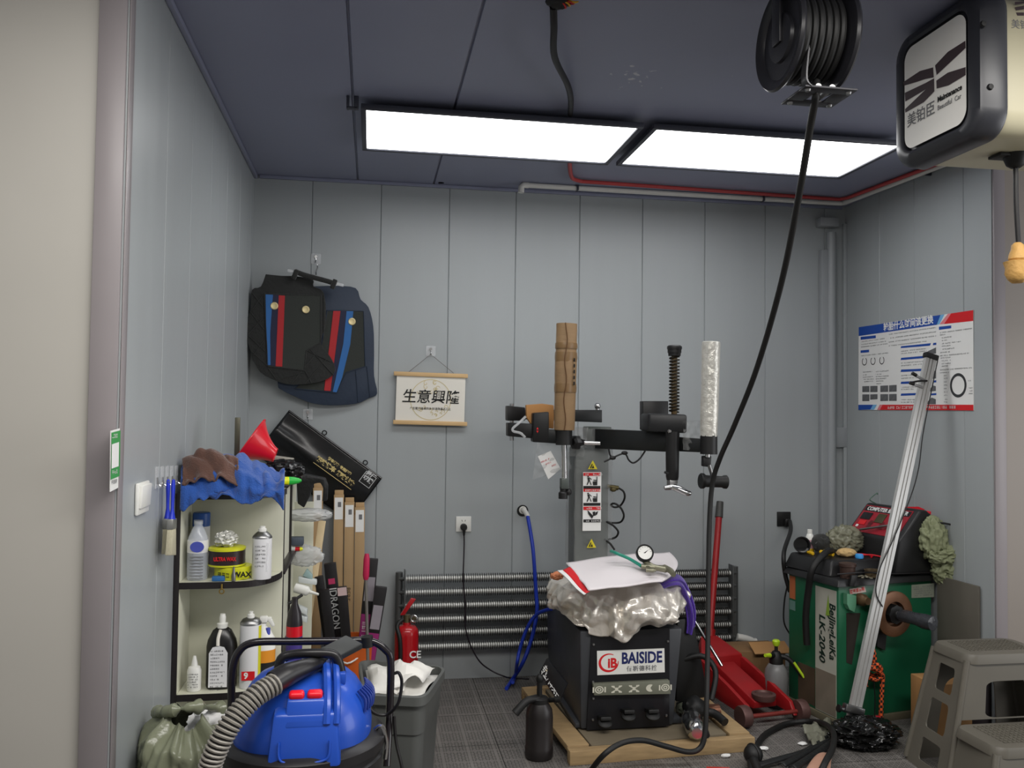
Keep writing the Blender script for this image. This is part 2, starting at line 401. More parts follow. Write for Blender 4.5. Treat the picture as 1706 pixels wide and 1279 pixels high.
# ---------------------------------------------------------------- conduits under the ceiling
M_redpipe = mat('red_conduit', (176, 62, 62), 0.45, var=0.15)
M_pvc = mat('white_conduit', (214, 213, 208), 0.4, var=0.05)
zc1 = ZC-0.014
rp = [PZ(949, 266, zc1), PZ(950, 285, zc1), PZ(954, 297, zc1), PZ(968, 302, zc1)]
rr_end = PZ(1398, 332, zc1); rr_end.x = min(rr_end.x, XR-0.05)
b = MB(); b.tube(rp, 0.011, 10, 5)
b.tube([rp[-1], rr_end, V((rr_end.x+0.03, rr_end.y-0.05, zc1)), V((XR-0.05, YR+0.10, zc1))], 0.011, 10)
tag(b.build('conduit', M_redpipe), 'thin red conduit running under the ceiling beside the white one', 'pipe', None)
zw = ZC-0.0155; wa = PZ(872, 308, zw); wb = PZ(1402, 339, zw); wb.x = min(wb.x, XR-0.026)
xw, y1 = wa.x, wa.y
t = thing('conduit', (xw, y1, zw), 'white plastic conduit along the back edge of the ceiling, starting in an elbow', 'pipe')
b = MB(); b.tube([wa+V((0.005, 0, 0)), wb, V((wb.x+0.008, wb.y-0.03, zw)), V((XR-0.018, YR+0.08, zw))], 0.0145, 12); b.build('pipe', M_pvc, t)
b = MB(); b.tube([wa+V((0.03, 0, 0)), wa, wa+V((-0.012, 0.0, -0.012)), wa+V((-0.014, 0, -0.045))], 0.018, 12); b.build('elbow', M_pvc, t)
for k in (0.16, 0.74):
    q = wa.lerp(wb, k); MB().box((q.x, q.y, zw-0.001), (0.012, 0.045, 0.031), 0.003).build('clip', M_lframe, t)
MB().box((XR-0.02, YR+0.45, zw-0.001), (0.036, 0.012, 0.031), 0.003).build('clip', M_lframe, t)
b = MB(); q = P(735, 300, YB-0.05); b.cyl((q.x, q.y, q.z-0.005), (q.x, q.y, ZC), 0.018); b.cyl((q.x, q.y, q.z-0.01), (q.x, q.y, q.z+0.045), 0.024, n=6)
tag(b.build('pipe_stub', M_redpipe), 'short red pipe stub coming down from the ceiling left of the white conduit', 'pipe')
# ---------------------------------------------------------------- grey downpipe in the right corner of the back wall
M_duct = mat('grey_duct', (150, 154, 157), 0.4, var=0.04)
A = P(1361, 380, YB).x; B_ = P(1386, 380, YB).x
t = thing('downpipe', ((A+B_)/2, YB-0.05, 0.02), 'grey vertical pipe boxed against the back wall near the right corner', 'pipe')
MB().box(((A*0.6+B_*0.4), YB-0.022, 1.30), ((B_-A)*0.62, 0.040, 2.54), 0.003).build('casing', M_duct, t)
MB().cyl((B_-0.022, YB-0.032, 0.03), (B_-0.022, YB-0.032, 2.68), 0.028, n=24).build('pipe', M_duct, t)
MB().box(((A+B_)/2, YB-0.034, P(1374, 373, YB).z), (B_-A+0.02, 0.068, 0.055), 0.006).build('collar', M_duct, t)
q = P(1397, 728, YB)
tag(MB().box((q.x, YB-0.014, q.z), (0.08, 0.024, 0.125), 0.004).build('junction_box', M_duct), 'small grey flush box on the back wall beside the downpipe', 'box')
# ================================================================ things hung on the walls
def zz(x0, y0, k): return lambda x, y: (x0+x/k, y0+y/k)
Zm = zz(380, 400, 3.762)
# ---- two hanging floor mats
M_matblk = mat('black_quilted_carpet', (37, 38, 37), 0.9, bump=0.5, bscale=50, sheen=0.2)
M_matfelt = mat('dark_felt', (50, 53, 50), 0.95, bump=0.2, bscale=150)
M_matnavy = mat('navy_leather', (34, 46, 64), 0.6, bump=0.15, bscale=40)
M_strred = mat('red_ribbon', (166, 32, 38), 0.7); M_strblue = mat('blue_ribbon', (42, 98, 160), 0.7); M_strnavy = mat('navy_ribbon', (26, 28, 56), 0.7)
M_gold = mat('gold_button', (228, 210, 158), 0.4, 0.15)
def matY(px, off): return 4.865 + 0.095*(px-410)/215 + off
def mpts(pts, off): 
    return [P(*Zm(*p), matY(Zm(*p)[0], off)) for p in pts]
def floor_mat(nm, label, off, outline, felt, strips, buttons, base, quilt):
    o3 = mpts(outline, off); c = sum(o3, V((0, 0, 0)))/len(o3)
    t = thing(nm, (c.x, c.y, min(p.z for p in o3)), label, 'car mat', None)
    q = spline(o3+[o3[0]], 3)[:-1]
    MB().prism(q, (0, 0.012, 0), 0.003, 2).build('backing', base, t)
    n = mpts(felt, off-0.003); MB().prism(n, (0, 0.004, 0)).build('felt_panel', M_matfelt, t)
    # stitched rim round the felt panel
    b = MB(); b.tube(n+[n[0]], 0.004, 6); b.build('piping', base, t)
    for (kind, pts) in strips:
        m = {'red': M_strred, 'blue': M_strblue, 'navy': M_strnavy}[kind]
        MB().prism(mpts(pts, off-0.006), (0, 0.004, 0)).build(kind+'_stripe', m, t)
    for (x, y) in buttons:
        p = mpts([(x, y)], off-0.006)[0]
        b = MB(); b.lathe([(0.0, 0.006), (0.014, 0.006), (0.016, 0.0075), (0.019, 0.0065), (0.021, 0.003), (0.021, 0.0)], p, (0, -1, 0), 24); b.build('button', M_gold, t)
    if quilt:                                    # raised quilting seams on the carpet rim
        b = MB()
        for s_ in quilt: b.tube(mpts(s_, off-0.002), 0.0025, 5)
        b.build('seam', base, t)
    return t
floor_mat('floor_mat', 'dark navy car floor mat with red and blue stripes, hanging behind the black one', 0.03,
  [(525, 290), (680, 285), (800, 300), (830, 370), (880, 420), (910, 540), (915, 700), (915, 850), (935, 960), (880, 990), (800, 1025), (640, 1035), (520, 1020), (420, 980), (340, 940), (310, 890), (330, 600), (480, 320)],
  [(620, 440), (850, 445), (860, 790), (740, 830), (680, 955), (420, 930), (560, 800)],
  [('red', [(660, 440), (705, 440), (642, 945), (602, 942)]), ('navy', [(706, 440), (742, 442), (722, 640), (668, 880), (655, 950), (643, 945)]), ('blue', [(743, 443), (785, 444), (766, 650), (715, 860), (680, 955), (656, 950), (722, 650)])],
  [(776, 510)], M_matnavy, [[(800, 815), (815, 1015)], [(870, 790), (890, 985)]])
floor_mat('floor_mat', 'black quilted car floor mat with blue and red stripes and two gold buttons', 0.0,
  [(235, 212), (330, 222), (420, 225), (530, 245), (535, 290), (600, 330), (612, 520), (580, 640), (640, 730), (672, 800), (650, 850), (560, 890), (400, 905), (300, 880), (200, 825), (150, 720), (115, 590), (140, 420), (150, 310), (205, 290)],
  [(228, 338), (580, 345), (580, 640), (490, 690), (478, 815), (250, 790), (240, 600)],
  [('blue', [(235, 340), (281, 340), (264, 580), (266, 782), (247, 782), (240, 600)]), ('navy', [(282, 340), (317, 345), (297, 788), (267, 784), (265, 580)]), ('red', [(318, 345), (356, 347), (339, 792), (298, 790)])],
  [(290, 412), (487, 435)], M_matblk,
  [[(490, 690), (640, 760)], [(480, 815), (520, 890)], [(520, 690), (660, 845)], [(250, 800), (300, 870)], [(600, 345), (600, 640)], [(330, 870), (480, 825)], [(400, 895), (560, 700)], [(480, 900), (620, 740)], [(150, 330), (220, 420)], [(140, 450), (225, 560)], [(130, 600), (235, 700)], [(150, 700), (250, 790)], [(220, 340), (140, 450)], [(225, 480), (125, 590)], [(230, 620), (160, 720)]])
t = thing('hanger', P(*Zm(540, 270), 4.88), 'black strap hanger with clear clips above the two car mats', 'hanger')
b = MB(); a_ = [P(*Zm(x, y), 4.87) for x, y in ((420, 195), (470, 215), (560, 240), (640, 262), (675, 280))]
b.tube(a_, 0.014, 8, 4); b.build('strap', M_matblk, t)
for (x, y) in ((420, 215), (662, 275)): MB().box(P(*Zm(x, y), 4.862), (0.026, 0.02, 0.055), 0.006, RY(20)).build('loop', M_matblk, t)
for (x, y) in ((398, 195), (700, 278)): MB().box(P(*Zm(x, y), 4.868), (0.045, 0.012, 0.018), 0.004, RY(12)).build('clip', M_clear, t)
b = MB(); b.tube([P(*Zm(551, 215), 4.90), P(*Zm(552, 195), 4.92), P(*Zm(560, 172), 4.97), P(*Zm(556, 150), 4.975)], 0.004, 8, 5); b.build('hook', M_chrome, t)
def adhesive_hook(px, py, label, grp=None):
    p = P(px, py, YB)
    t = thing('adhesive_hook', p, label, 'hook', grp)
    MB().box(p+V((0, -0.003, 0)), (0.055, 0.004, 0.06), 0.0015).build('clear_patch', M_clear, t)
    b = MB(); b.tube([p+V((0, -0.006, 0.012)), p+V((0, -0.008, -0.012)), p+V((0, -0.02, -0.024)), p+V((0, -0.03, -0.016))], 0.003, 8, 5); b.cyl(p+V((0, -0.001, 0.012)), p+V((0, -0.009, 0.012)), 0.008); b.build('hook', M_chrome, t)
adhesive_hook(*Zm(551, 118), 'clear sticky wall hook holding the hanger above the car mats')
adhesive_hook(*Zm(1270, 695), 'clear sticky wall hook holding the string of the calligraphy scroll')
adhesive_hook(513, 690, 'clear sticky wall hook above the tilted black fender cover')
# ---- calligraphy scroll
M_scroll = mat('scroll_paper', (226, 222, 212), 0.75, var=0.03); M_pine = mat('pale_wood', (206, 172, 124), 0.55, var=0.12, scale=5, stretch=(2, 20, 20))
M_goldpr = mat('gold_print', (206, 192, 146), 0.6)
ys = 4.985
tl = P(*Zm(1055, 848), ys); br = P(*Zm(1482, 1150), ys); cx = (tl.x+br.x)/2
t = thing('wall_scroll', (cx, ys, br.z), 'small white calligraphy scroll with wooden bars hanging from a string', 'wall hanging')
wS, hS = br.x-tl.x, tl.z-br.z; rot = RY(1.0)
MB(T(cx, ys, (tl.z+br.z)/2) @ rot).box((0, 0, 0), (wS, 0.003, hS+0.02)).build('sheet', M_scroll, t)
for nm, z in (('top_bar', tl.z+0.008), ('bottom_bar', br.z+0.002)):
    MB(T(cx, ys-0.003, z) @ rot).box((0, 0, 0), (wS+0.03, 0.016, 0.024), 0.003).build(nm, M_pine, t)
hk = P(*Zm(1270, 715), 4.985)
b = MB(); b.tube([V((cx-wS*0.33, ys, tl.z+0.02)), hk, V((cx+wS*0.33, ys, tl.z+0.02))], 0.0018, 6); b.build('string', mat('string', (120, 118, 112), 0.8), t)
Fs = wallframe((cx, ys-0.0028, (tl.z+br.z)/2)) @ RZ(-1.0)
b = MB(Fs); rr = 0.118
for k in range(64):
    a0, a1 = 2*math.pi*k/64, 2*math.pi*(k+1)/64
    b.poly([(rr*math.cos(a), rr*math.sin(a), 0) for a in (a0, a1)]+[((rr-0.004)*math.cos(a), (rr-0.004)*math.sin(a), 0) for a in (a1, a0)])
rnd = random.Random(4)
for k in range(26):                               # cloud scrolls inside the ring
    a = rnd.uniform(0, 6.28); r0 = rnd.uniform(0.035, 0.105); s_ = rnd.uniform(0.009, 0.02); c = (r0*math.cos(a), r0*math.sin(a))
    if abs(c[1]) < 0.035: c = (c[0], math.copysign(rnd.uniform(0.055, 0.1), c[1]))
    if math.hypot(*c) > 0.1: continue
    for j in range(20):
        u0, u1 = j/20*5.2+a, (j+1)/20*5.2+a; ra, rb = s_*(1-j/28), s_*(1-j/28)-0.0035
        b.poly([(c[0]+ra*math.cos(u0), c[1]+ra*math.sin(u0), 0.0001*k/26), (c[0]+ra*math.cos(u1), c[1]+ra*math.sin(u1), 0.0001*k/26), (c[0]+rb*math.cos(u1), c[1]+rb*math.sin(u1), 0.0001*k/26), (c[0]+rb*math.cos(u0), c[1]+rb*math.sin(u0), 0.0001*k/26)])
b.build('gold_ornament', M_goldpr, t, smooth=False)
text('生意興隆', 0.083, Fs @ T(0, 0.012, 0.0008), M_ink, 'lettering', t, bold=0.0007, align='CENTER', shear=0.12)
text('广生意兴隆通四海·财源茂盛达三江', 0.0155, Fs @ T(0, -0.052, 0.0008), M_ink, 'small_lettering', t, align='CENTER')
# ---- black fender cover pinned at an angle to the back wall
M_pu = mat('black_glossy_vinyl', (24, 25, 26), 0.24, bump=0.06, bscale=12, var=0.1)
M_goldink = mat('gold_ink', (214, 194, 130), 0.5); M_silverink = mat('silver_ink', (205, 207, 208), 0.5)
TLc, TRc = P(481, 684, 4.985), P(636, 797, 4.985); BRc = P(604, 839, 4.96)
xd = (TRc-TLc); Lx = xd.length; Fk = frame(TLc, xd, TLc-P(440, 740, 4.985))
t = thing('fender_cover', (TLc+BRc)/2-V((0, 0, .1)), 'glossy black vinyl fender cover with gold print hanging tilted on the back wall', 'fender cover')
Hk = 0.30
def cov(u, v):
    x = u*Lx; y = -v*Hk; z = 0.004+0.014*math.sin(3.1*v+u*1.2)*v + 0.02*math.exp(-((v-0.42-0.12*u)*9)**2)*max(0, 1-u*1.3) + 0.006*noise.noise(V((u*5, v*4, 1)))
    return Fk @ V((x, y, z+0.004))
MB().grid(cov, 40, 24).build('sheet', M_pu, t, solid=0.004)
b = MB(); b.tube([Fk @ V((Lx*i/8, 0.0, 0.01)) for i in range(9)], 0.006, 8); b.build('hem', M_pu, t)
for u in (0.36, 0.80):
    b = MB(Fk); b.torus((u*Lx, 0.018, 0.008), 0.012, 0.0035, (0, 0, 1), 20, 8); b.build('eyelet', M_black, t)
def ftext(s, size, x, y, m, nm, bold, wide=1.0): return text(s, size, Fk @ T(x*Lx, -y*Hk, 0.036), m, nm, t, bold=bold, wide=wide, align='CENTER')
ftext('汽车美容 专用护垫', 0.019, 0.64, 0.27, M_goldink, 'gold_lettering', 0.001)
ftext('精致洗车 细致美容', 0.031, 0.64, 0.39, M_goldink, 'gold_lettering', 0.0016)
b = MB(Fk @ T(0.64*Lx, -0.49*Hk, 0.036)); rect(b, -0.13, -0.002, 0.13, 0.001); b.build('gold_line', M_goldink, t, smooth=False)
b = MB(Fk @ T(0.905*Lx, -0.165*Hk, 0.026)); rect(b, -0.036, -0.036, 0.036, 0.036, 0); b.mi = 1; rect(b, -0.033, -0.033, 0.033, 0.033, 0.0006); b.build('badge', [M_silverink, M_ink], t, smooth=False)
text('原厂\n切膜', 0.030, Fk @ T(0.905*Lx, -0.165*Hk+0.016, 0.028), M_silverink, 'badge_lettering', t, bold=0.001, align='CENTER')
# ---- tyre poster on the right wall
Zp = zz(1400, 480, 5.33)
def Q(x, y, e=0.004): return PX(*Zp(x, y), XR-e)
M_blue = mat('blue_print', (24, 72, 160), 0.5, var=0.03); M_lblue = mat('light_blue_print', (110, 170, 215), 0.5, var=0.03)
M_redpr = mat('red_print', (206, 26, 34), 0.5, var=0.03); M_pink = mat('pale_red_print', (222, 130, 136), 0.5); M_gph = mat('grey_print', (95, 96, 98), 0.5, var=0.5, scale=40)
c4 = [Q(163, 346), Q(1180, 194), Q(1182, 1085), Q(160, 1080)]
t = thing('poster', sum(c4, V((0, 0, 0)))/4, 'white tyre replacement poster with a blue and red header on the right wall', 'poster')
MB().prism(c4, (0.003, 0, 0)).build('sheet', M_paper, t, smooth=False)
def pp(nm, pts, m, e=0.0046):
    MB().poly([Q(x, y, e) for x, y in pts]).build(nm, m, t, smooth=False)
pp('header_band', [(163, 346), (890, 237), (855, 325), (163, 425)], M_blue)
pp('header_fade', [(890, 237), (925, 232), (880, 320), (850, 326)], M_lblue)
pp('header_band', [(985, 223), (1180, 194), (1180, 290), (920, 318)], M_redpr); pp('header_fade', [(955, 227), (985, 223), (920, 318), (880, 321)], M_pink)
pp('footer_band', [(160, 1035), (290, 1034), (265, 1078), (160, 1080)], M_blue); pp('footer_fade', [(290, 1034), (325, 1034), (300, 1078), (265, 1078)], M_lblue)
pp('footer_band', [(375, 1034), (1182, 1034), (1182, 1085), (350, 1080)], M_redpr); pp('footer_fade', [(350, 1034), (375, 1034), (350, 1080), (325, 1080)], M_pink)
def pf(x, y, e=0.0052): p = Q(x, y, e); return frame(p, (0, -1, 0), (0, 0, 1))
def wid(x0, y0, x1, y1): return abs(Q(x0, y0).y-Q(x1, y1).y)
tw = wid(383, 350, 835, 290)
text('轮胎什么时间该更换', tw/9*0.98, pf(383, 352), M_paper, 'title', t, bold=0.0012, space=1.0)
Hp = (c4[0].z-c4[3].z); WP = c4[0].y-c4[1].y
# columns of fine print, in the poster's own plane: rows given as (zoom x0, zoom y, zoom x1)
bt = MB(); sd = 0
for (x0, y, x1, yb) in [(430, 410, 850, 352), (430, 444, 850, 388), (430, 478, 850, 424), (430, 512, 760, 470), (185, 475, 390, 452), (185, 500, 405, 476), (185, 522, 415, 498), (185, 600, 420, 575),
   (540, 560, 765, 532), (540, 580, 765, 555), (540, 665, 745, 648), (540, 688, 720, 672), (540, 775, 640, 765), (540, 800, 720, 790), (540, 880, 700, 872), (540, 898, 650, 892), (540, 990, 690, 980), (540, 1012, 670, 1004),
   (200, 745, 280, 742), (200, 770, 235, 768), (200, 790, 290, 786), (200, 810, 295, 806), (200, 830, 285, 827), (315, 740, 425, 733), (315, 765, 360, 762), (315, 785, 425, 777), (315, 805, 405, 800), (320, 825, 380, 821), (320, 848, 360, 845),
   (885, 395, 1165, 358), (885, 415, 930, 410), (900, 440, 995, 430), (900, 465, 940, 460), (900, 492, 1065, 474), (900, 515, 980, 508), (900, 542, 1010, 532), (885, 572, 970, 565), (885, 600, 1140, 575), (890, 620, 975, 612), (900, 645, 980, 638), (900, 670, 980, 664), (900, 692, 950, 688), (885, 725, 1165, 710), (885, 750, 965, 744),
   (920, 775, 940, 775), (920, 800, 950, 800), (920, 830, 940, 830), (920, 860, 945, 860), (920, 890, 945, 890), (920, 920, 950, 920), (920, 950, 945, 950), (920, 985, 945, 985), (920, 1010, 945, 1010), (1135, 820, 1168, 820), (1140, 885, 1168, 885), (1140, 910, 1168, 910), (1140, 935, 1168, 935)]:
    sd += 1; p0 = Q(x0, y, 0.0046); L_ = wid(x0, y, x1, yb); bt.M = frame(p0, (0, -1, 0), (0, 0, 1)); h = Hp*0.0135
    scribble(bt, 0, L_, -h/2, h, 0.0, sd, 0.92)
bt.build('small_print', mat('print_grey', (88, 90, 94), 0.6), t, smooth=False)
bt = MB(); bt.M = pf(420, 1058, 0.0056); scribble(bt, 0, wid(420, 1058, 1020, 1060), -0.008, 0.016, 0.0, 77, 0.93); bt.build('footer_print', M_paper, t, smooth=False)
for pts in ([(180, 432), (315, 418), (315, 443), (180, 458)], [(180, 552), (255, 545), (255, 568), (180, 575)], [(875, 342), (985, 330), (985, 355), (875, 370)], [(540, 515), (805, 488), (795, 510), (535, 532)], [(540, 618), (770, 598), (770, 618), (535, 638)], [(540, 722), (725, 714), (725, 735), (535, 744)], [(540, 830), (660, 824), (660, 846), (535, 850)], [(540, 935), (672, 930), (665, 950), (535, 955)], [(825, 486), (852, 483), (852, 503), (820, 506)], [(825, 820), (852, 816), (852, 835), (822, 838)], [(800, 935), (852, 930), (852, 948), (795, 952)]):
    pp('heading', pts, M_blue)
for pts in ([(195, 870), (258, 868), (258, 922), (195, 922)], [(265, 868), (330, 866), (330, 922), (265, 922)], [(355, 866), (425, 862), (425, 920), (355, 922)], [(432, 862), (500, 858), (500, 918), (432, 920)], [(195, 942), (258, 942), (258, 1002), (195, 1002)], [(265, 942), (330, 940), (330, 985), (265, 990)], [(355, 940), (425, 940), (425, 1000), (355, 1002)], [(432, 940), (500, 938), (500, 1000), (432, 1000)], [(775, 560), (850, 525), (850, 580), (772, 585)], [(800, 890), (820, 862), (848, 870), (848, 912), (785, 918)], [(775, 1005), (810, 970), (848, 985), (848, 1030), (768, 1030)], [(822, 735), (850, 730), (850, 800), (815, 805)]):
    pp('photo', pts, M_gph)
def ring(x, y, rx, ry, th, nm, m, a0=0, a1=360, n=40):
    b = MB(); c = Q(x, y, 0.0048); R1 = abs(Q(x+rx, y).y-c.y); R2 = abs(Q(x, y-ry).z-c.z); F_ = frame(c, (0, -1, 0), (0, 0, 1)); b.M = F_
    for k in range(n):
        u, v = [math.radians(a0+(a1-a0)*q/n) for q in (k, k+1)]
        b.poly([(R1*math.cos(u), R2*math.sin(u), 0), (R1*math.cos(v), R2*math.sin(v), 0), (R1*(1-th)*math.cos(v), R2*(1-th)*math.sin(v), 0), (R1*(1-th)*math.cos(u), R2*(1-th)*math.sin(u), 0)])
    b.build(nm, m, t, smooth=False)
ring(1046, 862, 76, 108, 0.24, 'tyre_picture', mat('tyre_print', (52, 54, 56), 0.6))
for x, y in ((214, 650), (290, 645), (368, 640)): ring(x, y, 23, 36, 0.22, 'tyre_section', M_ink, 125, 415, 24)
# ---- left wall: payment card, light switch, hooks, brushes
M_green = mat('green_print', (60, 152, 78), 0.5, var=0.04)
def LW(px, py, e=0.004): return PX(px, py, XL+e)
Zl = zz(0, 680, 3.997)
cc = [LW(*Zl(740, 150)), LW(*Zl(806, 132)), LW(*Zl(800, 522)), LW(*Zl(735, 556))]
t = thing('payment_card', sum(cc, V((0, 0, 0)))/4, 'green and white card stuck on the left wall near its front edge', 'card')
MB().prism(cc, (-0.002, 0, 0)).build('sheet', M_paper, t, smooth=False)
def lq(nm, pts, m, e=0.005): MB().poly([LW(*Zl(*p), e) for p in pts]).build(nm, m, t, smooth=False)
lq('green_band', [(744, 162), (803, 146), (797, 450), (737, 476)], M_green); lq('white_square', [(745, 240), (793, 224), (790, 385), (743, 402)], M_paper, 0.0058)
b = MB(); b.M = frame(LW(*Zl(747, 198), 0.0058), (0, 1, 0), (0, 0, 1)); scribble(b, 0, 0.05, 0, 0.012, 0, 5); b.M = frame(LW(*Zl(747, 440), 0.0058), (0, 1, 0), (0, 0, 1)); scribble(b, 0, 0.05, 0, 0.012, 0, 6); b.build('lettering', M_paper, t, smooth=False)
b = MB(); b.M = frame(LW(*Zl(745, 505), 0.0058), (0, 1, 0), (0, 0, 1)); scribble(b, 0, 0.05, 0, 0.012, 0, 8); b.build('lettering', M_greyink, t, smooth=False)
a_, c_ = LW(*Zl(897, 500), 0.0), LW(*Zl(968, 680), 0.0)
sy = (a_.y+c_.y)/2; sz_ = (LW(*Zl(935, 490), 0).z+LW(*Zl(930, 700), 0).z)/2; sh = LW(*Zl(935, 490), 0).z-LW(*Zl(930, 700), 0).z; sw = c_.y-a_.y
t = thing('light_switch', (XL, sy, sz_-sh/2), 'white rectangular light switch on the left wall', 'light switch')
MB().box((XL+0.006, sy, sz_), (0.010, sw, sh), 0.004).build('plate', M_white, t)
MB(T(XL+0.014, sy, sz_+0.006) @ RY(3)).box((0, 0, 0), (0.010, sw*0.84, sh*0.72), 0.003).build('rocker', M_white, t)
for i, x in enumerate((1040, 1075, 1107, 1138, 1170)):
    p = LW(*Zl(x, 460+(-3)*i), 0.0)
    nm = ['first clear wall hook from the front beside the light switch', 'second clear wall hook from the front, empty', 'middle clear wall hook, just before the brush handles', 'fourth clear wall hook, above the blue brush handles', 'last clear wall hook, nearest the white shelf unit'][i]
    t = thing('wall_hook', p-V((0, 0, .03)), nm, 'hook', 'clear hooks on the left wall')
    MB().box(p+V((0.002, 0, 0)), (0.003, 0.042, 0.07), 0.001).build('clear_patch', M_clear, t)
    b = MB(); b.tube([p+V((0.004, 0, 0.0)), p+V((0.006, 0, -0.02)), p+V((0.018, 0, -0.028)), p+V((0.022, 0, -0.014))], 0.0028, 8, 5); b.build('hook', M_chrome, t)
M_bhandle = mat('blue_plastic', (30, 52, 190), 0.35); M_ferr = mat('brush_ferrule', (150, 150, 146), 0.4, 0.7); M_brist = mat('bristle', (182, 176, 152), 0.9, var=0.3, scale=60, stretch=(8, 8, 0.5))
for i, (x, e, tl_) in enumerate(((1120, 0.020, 2), (1155, 0.045, -3))):
    p = LW(*Zl(x, 470), e)
    t = thing('paint_brush', p, ['blue handled paint brush hanging on the left wall, nearer the camera', 'blue handled paint brush hanging beside the shelf, farther from the camera'][i], 'paint brush', 'blue paint brushes')
    B0 = T(p) @ RX(tl_) @ Matrix.Diagonal((1, 1, 0.74, 1))
    b = MB(B0); b.lathe([(0.0, 0.0), (0.008, -0.004), (0.011, -0.03), (0.009, -0.08), (0.008, -0.13), (0.014, -0.16), (0.018, -0.175)], n=16, sx=0.6); b.build('handle', M_bhandle, t)
    MB(B0).box((0, 0, -0.195), (0.020, 0.056, 0.045), 0.003).build('ferrule', M_ferr, t)
    b = MB(B0); b.hexa([(-0.010, -0.036, -0.325), (0.010, -0.036, -0.325), (0.010, 0.036, -0.335), (-0.010, 0.036, -0.335)], [(-0.009, -0.026, -0.215), (0.009, -0.026, -0.215), (0.009, 0.026, -0.215), (-0.009, 0.026, -0.215)], 0.003); b.build('bristles', M_brist, t)
# ---- socket with plug and cord, hose inlet with blue hose, black socket
Zr = zz(640, 830, 3.997)
p = P(*Zr(528, 170), YB)
t = thing('wall_socket', p-V((0, 0, .045)), 'white wall socket on the back wall above the radiator', 'socket')
MB().box(p+V((0, -0.005, 0)), (0.088, 0.009, 0.088), 0.003).build('plate', M_white, t)
for s_ in (-1, 1): MB().box(p+V((0.009*s_, -0.0098, 0.020)), (0.003, 0.001, 0.010), R=RY(20*s_)).build('slot', M_ink, t)
pl = p+V((0, -0.02, -0.016))
t = thing('mains_cable', pl, 'black plug and cord running from the white wall socket to the floor', 'cord')
b = MB(); b.lathe([(0.0, 0.026), (0.013, 0.025), (0.019, 0.015), (0.020, 0.0), (0.020, -0.012)], pl, (0, -1, 0), 20); b.tube([pl+V((0, -0.018, -0.01)), pl+V((0, -0.018, -0.045))], lambda q: 0.010-0.004*q, 10); b.build('plug', M_black, t)
pts = [pl+V((0, -0.018, -0.04))]+[P(*Zr(x, y), Y_) for x, y, Y_ in ((533, 300, 4.96), (530, 400, 4.93), (527, 500, 4.90), (530, 600, 4.90), (540, 700, 4.90), (540, 800, 4.90), (545, 880, 4.90), (580, 990, 4.90), (640, 1090, 4.90), (720, 1150, 4.90), (800, 1185, 4.87))]
e = PZ(*Zr(845, 1195), 0.006); pts.append(e); pts.append(e+V((0.1, -0.03, 0)))
MB().tube(pts, 0.0042, 8, 5).build('cord', mat('dark_purple_cord', (30, 22, 30), 0.5), t)
p = P(*Zr(922, 82), YB)
M_bluehose = mat('blue_hose', (28, 56, 170), 0.35, var=0.1)
t = thing('air_hose', p, 'blue air hose hanging from a round wall inlet to the floor', 'hose')
b = MB(); b.lathe([(0.0, 0.004), (0.032, 0.004), (0.034, 0.0)], p, (0, -1, 0), 24); b.build('hole_ring', M_rubber, t)
b = MB(); b.tube([p+V((0.0, -0.004, 0.004)), p+V((0.008, -0.03, 0.0)), p+V((0.025, -0.04, -0.03))], 0.014, 12, 4); b.torus(p+V((0.0, -0.008, 0.004)), 0.018, 0.005, (0, 1, 0)); b.build('elbow', M_pvc, t)
h0 = [p+V((0.022, -0.04, -0.024))]+[P(*Zr(x, y), Y_) for x, y, Y_ in ((970, 200, 4.92), (990, 330, 4.88), (1002, 480, 4.86), (1012, 640, 4.86), (1018, 740, 4.85), (1000, 860, 4.84), (965, 990, 4.83), (915, 1110, 4.82))]+[PZ(*Zr(855, 1205), 0.012), PZ(*Zr(815, 1265), 0.012)]
MB().tube(h0, 0.011, 10, 6).build('hose', M_bluehose, t)
h1 = [P(*Zr(x, y), Y_) for x, y, Y_ in ((1120, 735, 4.56), (1075, 745, 4.62), (1020, 770, 4.70), (970, 830, 4.74), (930, 920, 4.76), (900, 1020, 4.76), (885, 1100, 4.74))]+[PZ(*Zr(872, 1185), 0.012), PZ(*Zr(856, 1225), 0.036)]
tag(MB().tube(h1, 0.010, 10, 6).build('air_hose', M_bluehose), 'second blue air hose curving from behind the tyre changer to the floor', 'hose')
p = P(1305, 864, YB)
t = thing('wall_socket', p-V((0, 0, .045)), 'black wall socket on the back wall behind the green wheel balancer', 'socket')
MB().box(p+V((0, -0.006, 0)), (0.088, 0.011, 0.088), 0.003).build('plate', M_black, t)
q = p+V((0.012, -0.025, -0.02)); MB().box(q, (0.035, 0.03, 0.05), 0.008).build('plug', M_black, t)
